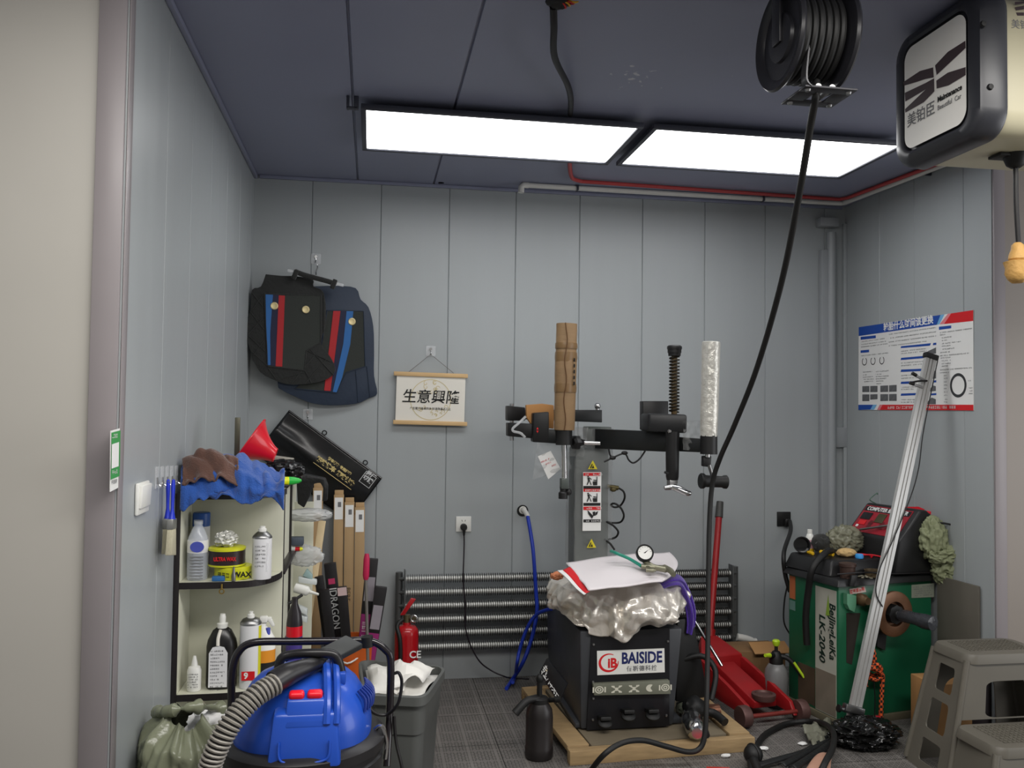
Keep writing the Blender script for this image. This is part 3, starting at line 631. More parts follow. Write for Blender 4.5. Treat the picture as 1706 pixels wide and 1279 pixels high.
# ---- finned tube radiator
M_fin = mat('fin_metal', (226, 226, 222), 0.4, 0.2, var=0.15, scale=30)
M_find = mat('dull_fin_edge', (92, 92, 90), 0.45, 0.6)
M_radend = mat('radiator_end_plate', (96, 98, 98), 0.45, 0.5)
yr = 4.935
xa, xb = P(675, 1000, yr).x, P(1217, 1000, yr).x; zt = P(690, 964, yr).z; zb_ = P(690, 1077.5, yr).z
t = thing('radiator', ((xa+xb)/2, yr, zb_-0.06), 'finned tube radiator with six silver tubes along the back wall', 'radiator')
nf = 150
for k in range(6):
    z = zt+(zb_-zt)*k/5; prof = [(0.012, 0)]
    stp = (xb-xa-0.02)/nf
    for i in range(nf):
        x = i*stp+0.004; prof += [(0.0135, x), (0.0135, x+stp*0.46), (0.026, x+stp*0.56), (0.026, x+stp*0.72), (0.0135, x+stp*0.84)]
    prof.append((0.012, xb-xa-0.004))
    MB().lathe(prof, (xa+0.002, yr, z), (1, 0, 0), 16).shade(lambda p: 1 if math.hypot(p.y-yr, p.z-z) > 0.016 else 0).build('finned_tube', [M_fin, M_find], t)
zc_ = (zt+zb_)/2; hh = zt-zb_+0.10
for x in (xa-0.004, xb+0.004): MB().box((x, yr, zc_), (0.008, 0.07, hh), 0.002).build('end_plate', M_radend, t)
for x, nm in ((xa-0.035, 'header'), (xb+0.035, 'header')):
    b = MB(); b.cyl((x, yr+0.02, zb_-0.035), (x, yr+0.02, zt+0.035), 0.02)
    for k in range(6):
        z = zt+(zb_-zt)*k/5; b.cyl((x, yr+0.01, z), (x+(0.03 if x < 1 else -0.03), yr, z), 0.011)
    b.build(nm, M_radend, t)
for x in (xa-0.035, xb+0.035): MB().box((x, yr+0.02, (zb_-0.035)/2+0.002), (0.03, 0.03, zb_-0.035), 0.003).build('foot', M_radend, t)
b = MB(); q = P(1250, 1066, yr); b.tube([(xb+0.04, yr+0.0, zb_-0.0), (xb+0.12, yr, zb_-0.02), (xb+0.16, yr, zb_-0.06), (xb+0.16, yr, 0.0)], 0.022, 12, 4); b.build('supply_pipe', M_pvc, t)
b = MB(); b.torus((xb+0.145, yr, zb_-0.035), 0.024, 0.007, (1, 0, -1)); b.build('elbow_ring', M_pvc, t)
# ---- fire extinguisher
ye = 4.52; c = P(677, 1080, ye); re = (P(697, 1080, ye).x-P(657, 1080, ye).x)/2; ztop = P(677, 1040, ye).z
t = thing('fire_extinguisher', (c.x, ye, 0), 'red fire extinguisher standing between the radiator and the grey bin', 'fire extinguisher')
M_ext = mat('red_enamel', (168, 20, 28), 0.25, coat=0.3)
b = MB(); b.lathe([(re*0.92, 0.004), (re, 0.02), (re, ztop-0.05), (re*0.95, ztop-0.025), (re*0.75, ztop-0.008), (re*0.35, ztop), (re*0.33, ztop+0.012), (0, ztop+0.012)], (c.x, ye, 0), n=32); b.build('cylinder', M_ext, t)
b = MB(); b.cyl((c.x, ye, ztop+0.012), (c.x, ye, ztop+0.05), 0.017); b.cyl((c.x, ye, ztop+0.035), (c.x+0.05, ye-0.02, ztop+0.035), 0.01); b.build('valve', mat('brass_valve', (120, 112, 86), 0.4, 0.8), t)
b = MB(); b.prism([(c.x-0.035, ye-0.012, ztop+0.05), (c.x-0.012, ye-0.012, ztop+0.05), (c.x+0.045, ye-0.012, ztop+0.13), (c.x+0.02, ye-0.012, ztop+0.135)], (0, 0.024, 0), 0.003); b.build('lever', M_ext, t)
b = MB(); b.torus((c.x+0.035, ye-0.028, ztop+0.035), 0.016, 0.006, (0.3, 1, 0)); b.build('gauge', M_chrome, t)
b = MB(); b.tube([(c.x-0.02, ye-0.01, ztop+0.03), (c.x-0.05, ye-0.03, ztop+0.0), (c.x-re*0.55, ye-re*0.95, ztop-0.08), (c.x-re*0.5, ye-re*1.02, 0.12)], 0.011, 10, 6); b.build('hose', M_rubber, t)
text('CE', 0.05, frame((c.x+0.012, ye-re-0.001, P(690, 1085, ye).z), (1, 0, 0), (0, 0, 1)), M_paper, 'lettering', t, bold=0.001)
# ================================================================ tyre changer on its pallet
Z3 = zz(800, 520, 3.875); Z4 = zz(930, 700, 5.56); Z5 = zz(820, 880, 3.2065); Z8 = zz(900, 880, 6.093)
M_ply = mat('pallet_wood', (158, 133, 96), 0.78, var=0.38, scale=5, stretch=(2, 16, 16)); M_ply2 = mat('weathered_pallet_deck', (112, 102, 84), 0.8, var=0.2, scale=8)
FL, FR = PZ(949.4, 1276, 0), PZ(1258, 1251, 0); BL, BR = V((0.82, 4.62, 0)), V((1.74, 4.74, 0))
t = thing('pallet', (FL+FR+BL+BR)/4, 'worn wooden pallet under the tyre changer', 'pallet')
def plank(nm, a, b, w, z0, z1, m):
    a, b = V(a), V(b); d = (b-a).normalized(); n = V((-d.y, d.x, 0))*w
    MB().prism([a+V((0, 0, z0)), b+V((0, 0, z0)), b+n+V((0, 0, z0)), a+n+V((0, 0, z0))], (0, 0, z1-z0), 0.003).build(nm, m, t)
plank('front_board', FL, FR, 0.045, 0.0, 0.062, M_ply)
plank('back_board', BR, BL, 0.045, 0.0, 0.062, M_ply)
plank('side_board', FL+V((0.0, 0.05, 0)), BL-V((0, 0.06, 0)), -0.10, 0.042, 0.069, M_ply)
plank('side_board', FR+V((-0.005, 0.045, 0)), BR-V((0, 0.05, 0)), 0.10, 0.042, 0.069, M_ply)
MB().prism([FL+V((0.11, 0.055, 0.042)), FR+V((-0.115, 0.055, 0.042)), BR+V((-0.11, -0.06, 0.042)), BL+V((0.12, -0.06, 0.042))], (0, 0, 0.022), 0.002).build('deck', M_ply2, t)
for q in (0.3, 0.7): plank('bearer', FL.lerp(FR, q)+V((0, 0.05, 0)), BL.lerp(BR, q)-V((0, 0.05, 0)), -0.07, 0.0, 0.041, M_ply)
# ---- body
M_body = mat('charcoal_machine_paint', (58, 60, 64), 0.42, var=0.06, bump=0.03); M_panel = mat('black_machine_panel', (20, 20, 24), 0.38)
M_grey = mat('grey_green_machine_paint', (72, 78, 75), 0.42, var=0.08)
yf, yk, zb0, zt0 = 3.945, 4.72, 0.070, 0.525
x0, x1 = P(968, 1210, yf).x-0.012, P(1136, 1060, yf).x
t = thing('tyre_changer', ((x0+x1)/2, 4.2, zb0), 'charcoal tyre changer with a silver cover, standing on a wooden pallet', 'tyre changer')
CH = t
b = MB(); b.hexa([(x0+0.010, yf, zb0), (P(1122, 1200, yf).x, yf, zb0), (x1-0.02, yk, zb0), (x0+0.02, yk, zb0)], [(x0, yf-0.01, zt0), (x1, yf-0.01, zt0), (x1, yk, zt0), (x0, yk, zt0)], 0.012)
b.build('body', M_body, t)
b = MB(); b.box(((x0+x1)/2, (yf+yk)/2+0.01, zb0+0.012), (x1-x0+0.02, yk-yf-0.02, 0.022), 0.003); b.build('base_flange', M_body, t)
def pf5(nm, pts, m, y=yf-0.014, th=0.006, bev=0.0):
    return MB().prism([P(*Z5(*p), y) for p in pts], (0, th, 0), bev).build(nm, m, t)
fp = pf5('front_panel', [(530, 560), (948, 530), (946, 1055), (505, 1078)], M_panel, yf-0.016, 0.010)
sg = pf5('sign_plate', [(560, 655), (920, 641), (922, 768), (562, 784)], M_white, yf-0.020, 0.004)
M_bnavy = mat('navy_print', (26, 36, 92), 0.5, var=0.02)
o = P(*Z5(690, 697), yf-0.0206); ex = P(*Z5(912, 688), yf-0.0206); Ft = frame(o, ex-o, (0, 0, 1))
sgt = text('BAISIDE', 0.072, Ft @ T(0, 0, 0), M_bnavy, 'lettering', sg, bold=0.0022, wide=0.80)
o = P(*Z5(718, 752), yf-0.0206); text('佰斯德科技', 0.0265, frame(o, ex-P(*Z5(690, 697), yf-0.0206), (0, 0, 1)), M_greyink, 'lettering', sg, bold=0.0004, wide=1.05, space=1.15)
b = MB(frame(P(*Z5(622, 718), yf-0.0206), (1, 0, 0), (0, 0, 1)))
R0 = 0.043
for k in range(36):                                # red swoosh ring of the logo
    a0, a1 = [math.radians(60+310*q/36) for q in (k, k+1)]; w0, w1 = [0.003+0.008*math.sin(math.pi*q/36) for q in (k, k+1)]
    b.poly([(1.12*R0*math.cos(a0), R0*math.sin(a0), 0), (1.12*R0*math.cos(a1), R0*math.sin(a1), 0), (1.12*(R0-w1)*math.cos(a1), (R0-w1)*math.sin(a1), 0), (1.12*(R0-w0)*math.cos(a0), (R0-w0)*math.sin(a0), 0)])
b.build('logo_ring', M_redpr, sg, smooth=False)
text('iB', 0.060, frame(P(*Z5(617, 722), yf-0.0208), (1, 0, 0), (0, 0, 1)), M_redpr, 'logo_letters', sg, bold=0.0022, wide=0.95)
M_olive = mat('worn_label', (110, 112, 98), 0.5, var=0.1)
sp_ = pf5('pictogram_strip', [(540, 832), (948, 812), (955, 885), (545, 893)], M_olive, yf-0.045, 0.028, 0.003)
M_cream = mat('cream_print', (206, 204, 188), 0.6)
rnd = random.Random(3)
for i, x in enumerate((572, 665, 758, 845, 925)):
    b = MB(frame(P(*Z5(x, 862-0.035*(x-572)), yf-0.046), (1, 0, 0), (0, 0, 1))); w = 0.021
    if i in (0, 4):
        for k in range(18):
            a0, a1 = [2*math.pi*q/18 for q in (k, k+1)]
            for ra, rb in ((w, w*0.72), (w*0.5, w*0.25)): b.poly([(ra*math.cos(a0), ra*0.8*math.sin(a0), 0), (ra*math.cos(a1), ra*0.8*math.sin(a1), 0), (rb*math.cos(a1), rb*0.8*math.sin(a1), 0), (rb*math.cos(a0), rb*0.8*math.sin(a0), 0)])
        rect(b, -w*1.5, -w*0.6, -w*1.15, w*0.6, 0); rect(b, w*1.15, -w*0.6, w*1.5, w*0.6, 0)
    elif i == 3:
        for k in range(18):
            a0, a1 = [math.radians(60+240*q/18) for q in (k, k+1)]; b.poly([(w*math.cos(a0), w*0.8*math.sin(a0), 0), (w*math.cos(a1), w*0.8*math.sin(a1), 0), (0, 0, 0)])
    else:
        for s1 in (-1, 1):
            for s2 in (-1, 1): b.poly([(s1*w*0.3, s2*w*0.1, 0), (s1*w*1.2, s2*w*0.55, 0), (s1*w*1.2, s2*w*0.8, 0), (s1*w*0.5, s2*w*0.75, 0)])
        rect(b, -w*0.35, -w*0.35, w*0.35, w*0.35, 0)
    b.build('pictogram', M_cream, sp_, smooth=False)
for (x, y) in ((541, 620), (938, 603), (538, 820), (940, 815), (540, 908), (538, 1022), (930, 1000)):
    b = MB(); p = P(*Z5(x, y), yf-0.018); b.lathe([(0, 0.006), (0.005, 0.005), (0.007, 0.0)], p, (0, -1, 0), 12); b.build('bolt', M_steel, fp)
for i, (x, y) in enumerate(((603, 1040), (728, 1003), (858, 1000))):
    p = P(*Z5(x, y), yf-0.06); b = MB(); b.box(p+V((0, 0.03, 0.015)), (0.05, 0.10, 0.018), 0.004, RX(-12)); b.lathe([(0, 0.012), (0.02, 0.011), (0.028, 0.004), (0.028, -0.006), (0, -0.006)], p, (0, -0.6, 1), 20, sx=1.2); b.build('pedal', M_rubber, t)
# turntable under the cover
ctr = V((P(1030, 980, 4.22).x, 4.22, 0))
b = MB(); b.cyl(ctr+V((0, 0, zt0-0.01)), ctr+V((0, 0, 0.66)), 0.17, n=32); b.lathe([(0.0, 0.70), (0.24, 0.70), (0.25, 0.685), (0.25, 0.66), (0, 0.66)], ctr, n=40); b.build('turntable', M_blackmetal, t)
# black right flank with the bead breaker arm
b = MB(); b.hexa([(x1+0.012, 4.05, 0.14), (x1+0.20, 4.10, 0.14), (x1+0.20, 4.14, 0.14), (x1+0.012, 4.14, 0.14)], [(x1+0.012, 4.04, 0.54), (x1+0.11, 4.08, 0.54), (x1+0.11, 4.13, 0.54), (x1+0.012, 4.13, 0.54)], 0.01)
b.tube([(1.45, 4.10, 0.30), (1.60, 4.05, 0.36), (1.66, 4.0, 0.30), (1.62, 3.95, 0.18)], 0.014, 10, 5); b.build('bead_breaker', M_rubber, t)
b = MB(); b.tube([P(*Z5(1075, 485), 4.2), P(*Z5(1140, 590), 4.18), P(*Z5(1228, 735), 4.10)], 0.008, 10); b.build('breaker_rod', M_chrome, t)
# ---- column in clear wrap
yc = 4.45
cxl, cxr = P(958, 860, yc).x, P(1014, 860, yc).x; ccx = (cxl+cxr)/2; cw = cxr-cxl
ztc = P(985, 745, yc).z
b = MB(); b.box((ccx, yc+0.08, (zt0-0.02+ztc)/2), (cw, 0.16, ztc-zt0+0.02), 0.012); b.build('column', M_grey, t)
b = MB()
def wrap(u, v):
    a = u*2*math.pi; z = zt0+0.05+(ztc+0.05-zt0)*v; k = 1.12+0.10*noise.noise(V((math.cos(a)*2, math.sin(a)*2, z*9)))
    c_, s_ = math.cos(a), math.sin(a); m_ = max(abs(c_), abs(s_))
    return V((ccx+cw/2*k*c_/m_*0.99+0.004, yc+0.08+0.085*k*s_/m_, z))
MB().grid(wrap, 48, 40).build('plastic_wrap', M_film, t, smooth=True)
M_yel = mat('yellow_print', (212, 196, 40), 0.5, var=0.03)
def colq(nm, x0_, y0_, x1_, y1_, m, e=0.024, par=None):
    a_ = P(*Z4(x0_, y0_), yc-e); c_ = P(*Z4(x1_, y1_), yc-e); return MB().box(((a_.x+c_.x)/2, yc-e+0.0008, (a_.z+c_.z)/2), (abs(c_.x-a_.x), 0.0016, abs(a_.z-c_.z))).build(nm, m, par or t, smooth=False)
STK = colq('safety_sticker', 230, 480, 395, 1022, M_paper, 0.024)
for y in (486, 632, 800): colq('red_heading', 234, y, 391, y+(28 if y < 800 else 30), M_redpr, 0.026, STK)
for y in (608, 765, 918): colq('black_band', 234, y, 391, y+26, M_ink, 0.026, STK)
b = MB(); b.M = wallframe(P(*Z4(250, 502), yc-0.0285)); scribble(b, 0, 0.085, -0.004, 0.010, 0, 11); b.M = wallframe(P(*Z4(250, 648), yc-0.0285)); scribble(b, 0, 0.085, -0.004, 0.010, 0, 12); b.M = wallframe(P(*Z4(262, 815), yc-0.0285)); scribble(b, 0, 0.08, -0.004, 0.010, 0, 13); b.M = wallframe(P(*Z4(258, 932), yc-0.0285)); scribble(b, 0, 0.08, -0.004, 0.009, 0, 14); b.build('sticker_print', M_paper, STK, smooth=False)
def picto(cx_, cy_, shapes):
    b = MB(wallframe(P(*Z4(cx_, cy_), yc-0.027)) @ Matrix.Diagonal((0.00055, 0.00055, 1, 1)))
    for i, s_ in enumerate(shapes): b.poly([(x, -y, 0.0002*i) for x, y in s_])
    b.build('pictogram', M_ink, STK, smooth=False)
man = [[(-50, -40), (-38, -48), (-30, -38), (-42, -30)], [(-48, -28), (-30, -32), (-22, 0), (-40, 2)], [(-40, 0), (-28, 0), (-45, 40), (-55, 38)], [(-30, 0), (-22, 0), (-5, 38), (-15, 40)], [(-32, -28), (-28, -34), (-5, -15), (-8, -8)]]
mach = [[(5, 5), (50, 5), (50, 42), (8, 42)], [(42, -40), (50, -40), (50, 5), (42, 5)], [(10, -12), (42, -8), (42, 0), (10, -2)]]
picto(315, 560, man+mach); picto(315, 715, man+mach); picto(318, 868, [[(-50, -40), (10, 20), (-5, 45), (-42, 0)], [(0, -20), (25, -25), (30, 15), (5, 18)], [(28, -15), (55, -28), (45, 5), (30, 12)]])
for (x, y) in ((320, 415), (308, 1142)):
    b = MB(wallframe(P(*Z4(x, y), yc-0.027)) @ Matrix.Diagonal((0.00055, 0.00055, 1, 1))); b.prism([(-46, -38, 0), (46, -38, 0), (0, 46, 0)], (0, 0, 0.0006)); wt_ = b.build('warning_triangle', M_yel, t, smooth=False)
    b = MB(wallframe(P(*Z4(x, y), yc-0.0285)) @ Matrix.Diagonal((0.00055, 0.00055, 1, 1))); b.poly([(-30, -30, 0), (-16, -30, 0), (0, 10, 0), (-8, 14, 0)]); b.poly([(-12, -30, 0.0002), (16, -30, 0.0002), (4, 0, 0.0002)]); b.build('warning_mark', M_ink, wt_, smooth=False)
# ---- swing arm to the right
M_arm = mat('black_satin_arm', (22, 24, 25), 0.35)
def pxbox(nm, corners, Ys, dep, m, par=None, bev=0.004):
    """solid whose front face is the quad of corners (TL,TR,BR,BL), with depth dep towards the back"""
    f = [P(*Z3(*c), y) for c, y in zip(corners, Ys)]
    return MB().prism(f, (0, dep, 0), bev).build(nm, m, par or t)
pxbox('arm_bracket', [(690, 738), (850, 740), (850, 884), (690, 874)], (4.50, 4.44, 4.44, 4.50), 0.10, M_grey, bev=0.006)
pxbox('swing_arm', [(742, 752), (1215, 772), (1215, 902), (742, 880)], (4.43, 4.09, 4.09, 4.43), 0.075, M_arm)
pxbox('arm_extension', [(1215, 800), (1425, 815), (1425, 905), (1215, 895)], (4.09, 3.95, 3.95, 4.09), 0.06, M_arm)
b = MB(); b.lathe([(0.0, 0.045), (0.022, 0.045), (0.034, 0.035), (0.036, 0.012), (0.02, 0.0), (0.014, -0.03)], P(*Z3(640, 840), 4.38), (-0.9, -0.4, 0), 20, fn=lambda a, h: 1+0.10*math.cos(6*a)); b.build('clamp_knob', M_black, t)
b = MB(); b.cyl(P(*Z3(672, 842), 4.38), P(*Z3(775, 846), 4.36), 0.010); b.build('clamp_bolt', M_chrome, t)
hb = pxbox('head_block', [(1085, 652), (1340, 660), (1338, 782), (1085, 770)], (4.06, 4.0, 4.0, 4.06), 0.13, M_blackmetal, bev=0.012)
b = MB(); p = P(*Z3(1222, 768), 3.995); b.lathe([(0, 0.008), (0.007, 0.007), (0.010, 0.0)], p, (0, -1, 0), 14); b.build('bolt', M_chrome, t)
M_green_l = mat('lime_label', (164, 204, 44), 0.5)
pxbox('control_box', [(1052, 573), (1216, 573), (1216, 760), (1052, 760)], (4.20, 4.20, 4.20, 4.20), 0.06, M_black)
MB().prism([P(*Z3(*c), 4.198) for c in ((1055, 708), (1085, 706), (1085, 752), (1055, 752))], (0, 0.001, 0)).build('lime_label', M_green_l, t)
xs_ = P(*Z3(1250, 500), 4.09)
def zat(y, Y_=4.07): return P(*Z3(1250, y), Y_).z
sx_ = P(*Z3(1252, 650), 4.07).x; rs = 0.020
b = MB(); b.cyl((sx_, 4.07, zat(660)), (sx_, 4.07, zat(275)), rs*0.72, n=16); b.build('spring_core', mat('brown_grease_rod', (92, 74, 44), 0.4, 0.3), t)
pts = []
for i in range(17*12+1):
    a = 2*math.pi*i/12; pts.append((sx_+rs*1.15*math.cos(a), 4.07+rs*1.15*math.sin(a), zat(645)+(zat(285)-zat(645))*i/(17*12)))
MB().tube(pts, 0.0042, 6).build('spring', mat('dark_spring_steel', (40, 36, 28), 0.4, 0.6), t)
b = MB(); b.lathe([(0.034, zat(262)), (0.034, zat(240)), (0.037, zat(238)), (0.037, zat(222)), (0.030, zat(214)), (0, zat(214))], (sx_, 4.07, 0), n=28); b.lathe([(0.030, zat(282)), (0.031, zat(262))], (sx_, 4.07, 0), n=28); b.build('spring_cap', M_black, t)
hx = P(*Z3(1241, 900), 4.03).x
b = MB(); b.lathe([(0.028, zat(1082, 4.03)), (0.031, zat(1060, 4.03)), (0.033, zat(900, 4.03)), (0.034, zat(770, 4.03))], (hx, 4.03, 0), n=28); b.build('tool_post', M_black, t)
b = MB(); q = V((hx, 4.03, zat(1095, 4.03))); b.box(q+V((0, 0, -0.008)), (0.045, 0.05, 0.05), 0.01); b.build('tool_mount', M_steel, t)
b = MB(); b.tube([P(*Z3(1190, 1135), 3.99), P(*Z3(1240, 1128), 3.99), P(*Z3(1280, 1140), 3.97), P(*Z3(1330, 1165), 3.95), P(*Z3(1358, 1168), 3.95)], lambda q: 0.010+0.007*math.sin(math.pi*q), 10, 5); b.build('mount_head', M_chrome, t)
b = MB(); p = P(*Z3(1340, 1165), 3.95); b.sphere(p, 0.014, (1.2, 1, 0.7)); b.cyl(P(*Z3(1190, 1032), 4.0), P(*Z3(1215, 1040), 4.0), 0.006); b.build('mount_tip', M_black, t)
# foil wrapped cylinder with roller at the arm end
yw = 3.93
wx0, wx1 = P(*Z3(1476, 800), yw), P(*Z3(1492, 190), yw); rw = 0.0415
M_foilw = mat('silver_wrap', (206, 204, 196), 0.3, 0.35, var=0.15, scale=18, bump=0.8, bscale=28)
dz_ = (wx1-wx0); 
b = MB(); b.lathe([(rw*0.98, 0), (rw*1.0, 0.03), (rw*1.03, dz_.length*0.3), (rw*1.01, dz_.length*0.5), (rw*1.05, dz_.length*0.7), (rw*1.04, dz_.length-0.003), (rw*0.88, dz_.length), (rw*0.86, dz_.length-0.03)], wx0, dz_, 40, fn=lambda a, h: 1+0.05*noise.noise(V((math.cos(a)*2, math.sin(a)*2, h*14)))); b.build('silver_wrapped_cylinder', M_foilw, t)
b = MB(); b.cyl(wx0-V((0, 0, 0.085)), wx0+V((0, 0, 0.004)), rw*0.98, n=28); b.build('cylinder_base', M_black, t)
b = MB(); b.cyl(P(*Z3(1468, 915), yw), P(*Z3(1468, 935), yw), 0.012); b.build('cylinder_rod', M_chrome, t)
pxbox('roller_bracket', [(1440, 928), (1495, 928), (1490, 1000), (1440, 995)], (yw,)*4, 0.03, M_black)
b = MB(); b.tube([P(*Z3(1478, 985), yw), P(*Z3(1500, 1060), yw)], 0.009); b.build('roller_arm', M_steel, t)
A_, B_2 = P(*Z3(1420, 1088), yw), P(*Z3(1592, 1096), yw); L_ = (B_2-A_).length; rr_ = 0.037
b = MB(); b.lathe([(0, 0), (rr_*0.9, 0), (rr_, 0.004), (rr_, 0.016), (rr_*0.78, 0.026), (rr_*0.74, L_-0.024), (rr_*0.86, L_-0.016), (rr_*0.88, L_-0.003), (rr_*0.8, L_), (0, L_)], A_, B_2-A_, 32); b.build('roller', M_rubber, t)
# cables under the arm
b = MB(); b.tube([P(*Z3(*c), 4.25) for c in ((800, 965), (850, 942), (930, 912), (960, 955), (990, 972), (1030, 945), (1065, 895))], 0.0045, 8, 5); b.tube([P(*Z3(*c), 4.25) for c in ((830, 880), (838, 920), (855, 940))], 0.0045, 8, 4); b.build('air_line', M_rubber, t)
for c in ((855, 940), (932, 908)): MB().sphere(P(*Z3(*c), 4.25), 0.013, (1.3, 1, 0.8)).build('air_fitting', M_rubber, t)
# ---- helper arm to the left, folded
pxbox('helper_arm', [(260, 628), (788, 630), (788, 712), (260, 690)], (4.62, 4.62, 4.62, 4.62), 0.05, M_arm)
pxbox('helper_joint', [(178, 602), (292, 614), (292, 700), (178, 700)], (4.52, 4.56, 4.56, 4.52), 0.09, M_black, bev=0.006)
pxbox('helper_joint', [(180, 712), (345, 720), (345, 815), (180, 800)], (4.50, 4.45, 4.45, 4.50), 0.08, M_black, bev=0.006)
b = MB(); b.cyl(P(*Z3(204, 828), 4.58), P(*Z3(204, 590), 4.58), 0.012); b.build('helper_pin', M_chrome, t)
b = MB(); p = P(*Z3(757, 606), 4.65); b.sphere(p, 0.018); b.cyl(p, p-V((0, 0, 0.04)), 0.011); b.build('helper_pin', M_chrome, t)
pxbox('helper_arm', [(340, 752), (500, 758), (500, 848), (340, 838)], (4.44, 4.38, 4.38, 4.44), 0.06, M_arm)
pxbox('switch_box', [(342, 650), (445, 642), (445, 845), (340, 835)], (4.42, 4.40, 4.40, 4.42), 0.07, M_black, bev=0.006)
b = MB(wallframe(P(*Z3(370, 755), 4.408)) @ Matrix.Diagonal((0.0007, 0.0007, 1, 1))); b.poly([(-9, -2, 0), (9, -2, 0), (0, 16, 0)]); b.poly([(-9, -10, 0), (9, -10, 0), (0, -28, 0)][::-1]); b.build('arrow_marks', M_redpr, t, smooth=False)
yt = 4.36; tx0, tx1 = P(*Z3(541, 760), yt), P(*Z3(556, 75), yt); rt = 0.056
M_cardt = mat('taped_cardboard', (140, 113, 81), 0.6, var=0.15, scale=10, stretch=(1, 1, 4), bump=0.15, bscale=20)
d_ = tx1-tx0; LL = d_.length
b = MB(); b.lathe([(rt*0.93, 0), (rt*0.96, 0.02), (rt*0.98, LL*0.35), (rt*0.95, LL*0.37), (rt*1.0, LL*0.5), (rt*1.02, LL*0.66), (rt*0.97, LL*0.68), (rt*0.97, LL), (rt*0.9, LL), (rt*0.9, LL-0.05)], tx0, d_, 28, fn=lambda a, h: 1+0.04*math.cos(3*a+0.6)+0.025*noise.noise(V((math.cos(a)*1.5, math.sin(a)*1.5, h*9)))); b.build('cardboard_tube', M_cardt, t)
M_tape = mat('brown_tape', (124, 97, 64), 0.3, var=0.1)
for f_, w_ in ((0.395, 0.045), (0.685, 0.05), (0.79, 0.03)): b = MB(); b.lathe([(rt*1.02, LL*f_-w_/2), (rt*1.05, LL*f_), (rt*1.02, LL*f_+w_/2)], tx0, d_, 28, fn=lambda a, h: 1+0.04*math.cos(3*a+0.6)); b.build('tape_band', M_tape, t)
b = MB(); b.tube([tx0+d_*q+V((-0.012+0.006*math.sin(q*17), -rt*1.03-0.002, 0)) for q in [i/20 for i in range(21)]], 0.003, 6); b.build('cardboard_seam', mat('dark_cardboard_edge', (96, 66, 38), 0.8), t)
b = MB(wallframe(tx0+d_*0.42+V((rt*0.62, -rt*0.86, 0))) @ RY(38)); 
for k in range(5): rect(b, -0.006, 0.03*k, 0.006, 0.03*k+0.018, 0.003)
b.build('tube_print', M_ink, t, smooth=False)
b = MB(); b.cyl(P(*Z3(541, 856), yt), P(*Z3(541, 752), yt), 0.043, n=28); b.build('cylinder_base', M_black, t)
M_mask = mat('orange_brown_card', (178, 128, 74), 0.7, var=0.1)
MB().prism([P(*Z3(*c), 4.47) for c in ((296, 598), (400, 590), (476, 600), (476, 752), (340, 740), (300, 680))], (0, 0.03, 0), 0.004).build('packing_card', M_mask, t)
b = MB(); b.tube([P(*Z3(*c), 4.40) for c in ((295, 672), (250, 715), (212, 748), (215, 768), (260, 780), (290, 808))], lambda q: 0.007, 8, 4); b.build('cable_tie', M_clear, t)
b = MB(); b.cyl(P(*Z3(544, 1080), yt), P(*Z3(541, 850), yt), 0.0145); b.build('press_rod', M_chrome, t)
b = MB(); a_ = P(*Z3(542, 1105), yt); b.box(a_, (0.04, 0.045, 0.055), 0.006); b.build('rod_socket', M_grey, t)
b = MB(); a_ = P(*Z3(535, 1165), yt); b.lathe([(0.024, -0.03), (0.024, 0.0), (0.016, 0.008), (0.018, 0.03)], a_, n=16); b.sphere(P(*Z3(570, 1160), yt), 0.018); b.build('rod_tip', M_black, t)
def hang(u, v):
    p = P(*Z3(368+u*190-60*v*(0.5-u), 845+v*(235-70*u)), 4.42); return p+V((0, 0.02*noise.noise(V((u*4, v*5, 2))), 0))
MB().grid(hang, 20, 20).build('plastic_wrap', M_film, t)
pc_ = [P(*Z3(*c), 4.415) for c in ((372, 930), (455, 895), (520, 1010), (440, 1078))]
MB().prism(pc_, (0, 0.002, 0)).build('instruction_tag', M_paper, t)
b = MB(frame(pc_[0]+V((0.01, -0.003, -0.015)), pc_[1]-pc_[0], (0, 0, 1))); scribble(b, 0, 0.05, -0.02, 0.008, 0, 21); scribble(b, 0.01, 0.06, -0.04, 0.008, 0, 22); scribble(b, 0.02, 0.07, -0.06, 0.008, 0, 23); b.build('tag_print', M_redpr, t, smooth=False)
def wr2(u, v): 
    p = P(*Z3(1310+u*110, 700+v*190), 4.0); return p+V((0, 0.03*noise.noise(V((u*5, v*5, 4))), 0))
MB().grid(wr2, 16, 16).build('plastic_wrap', M_film, t)
def wr3(u, v):
    p = P(*Z3(600+u*100-30*v, 740+v*190), 4.40); return p+V((0, 0.03*noise.noise(V((u*5, v*5, 9))), 0))
MB().grid(wr3, 16, 16).build('plastic_wrap', M_film, t)
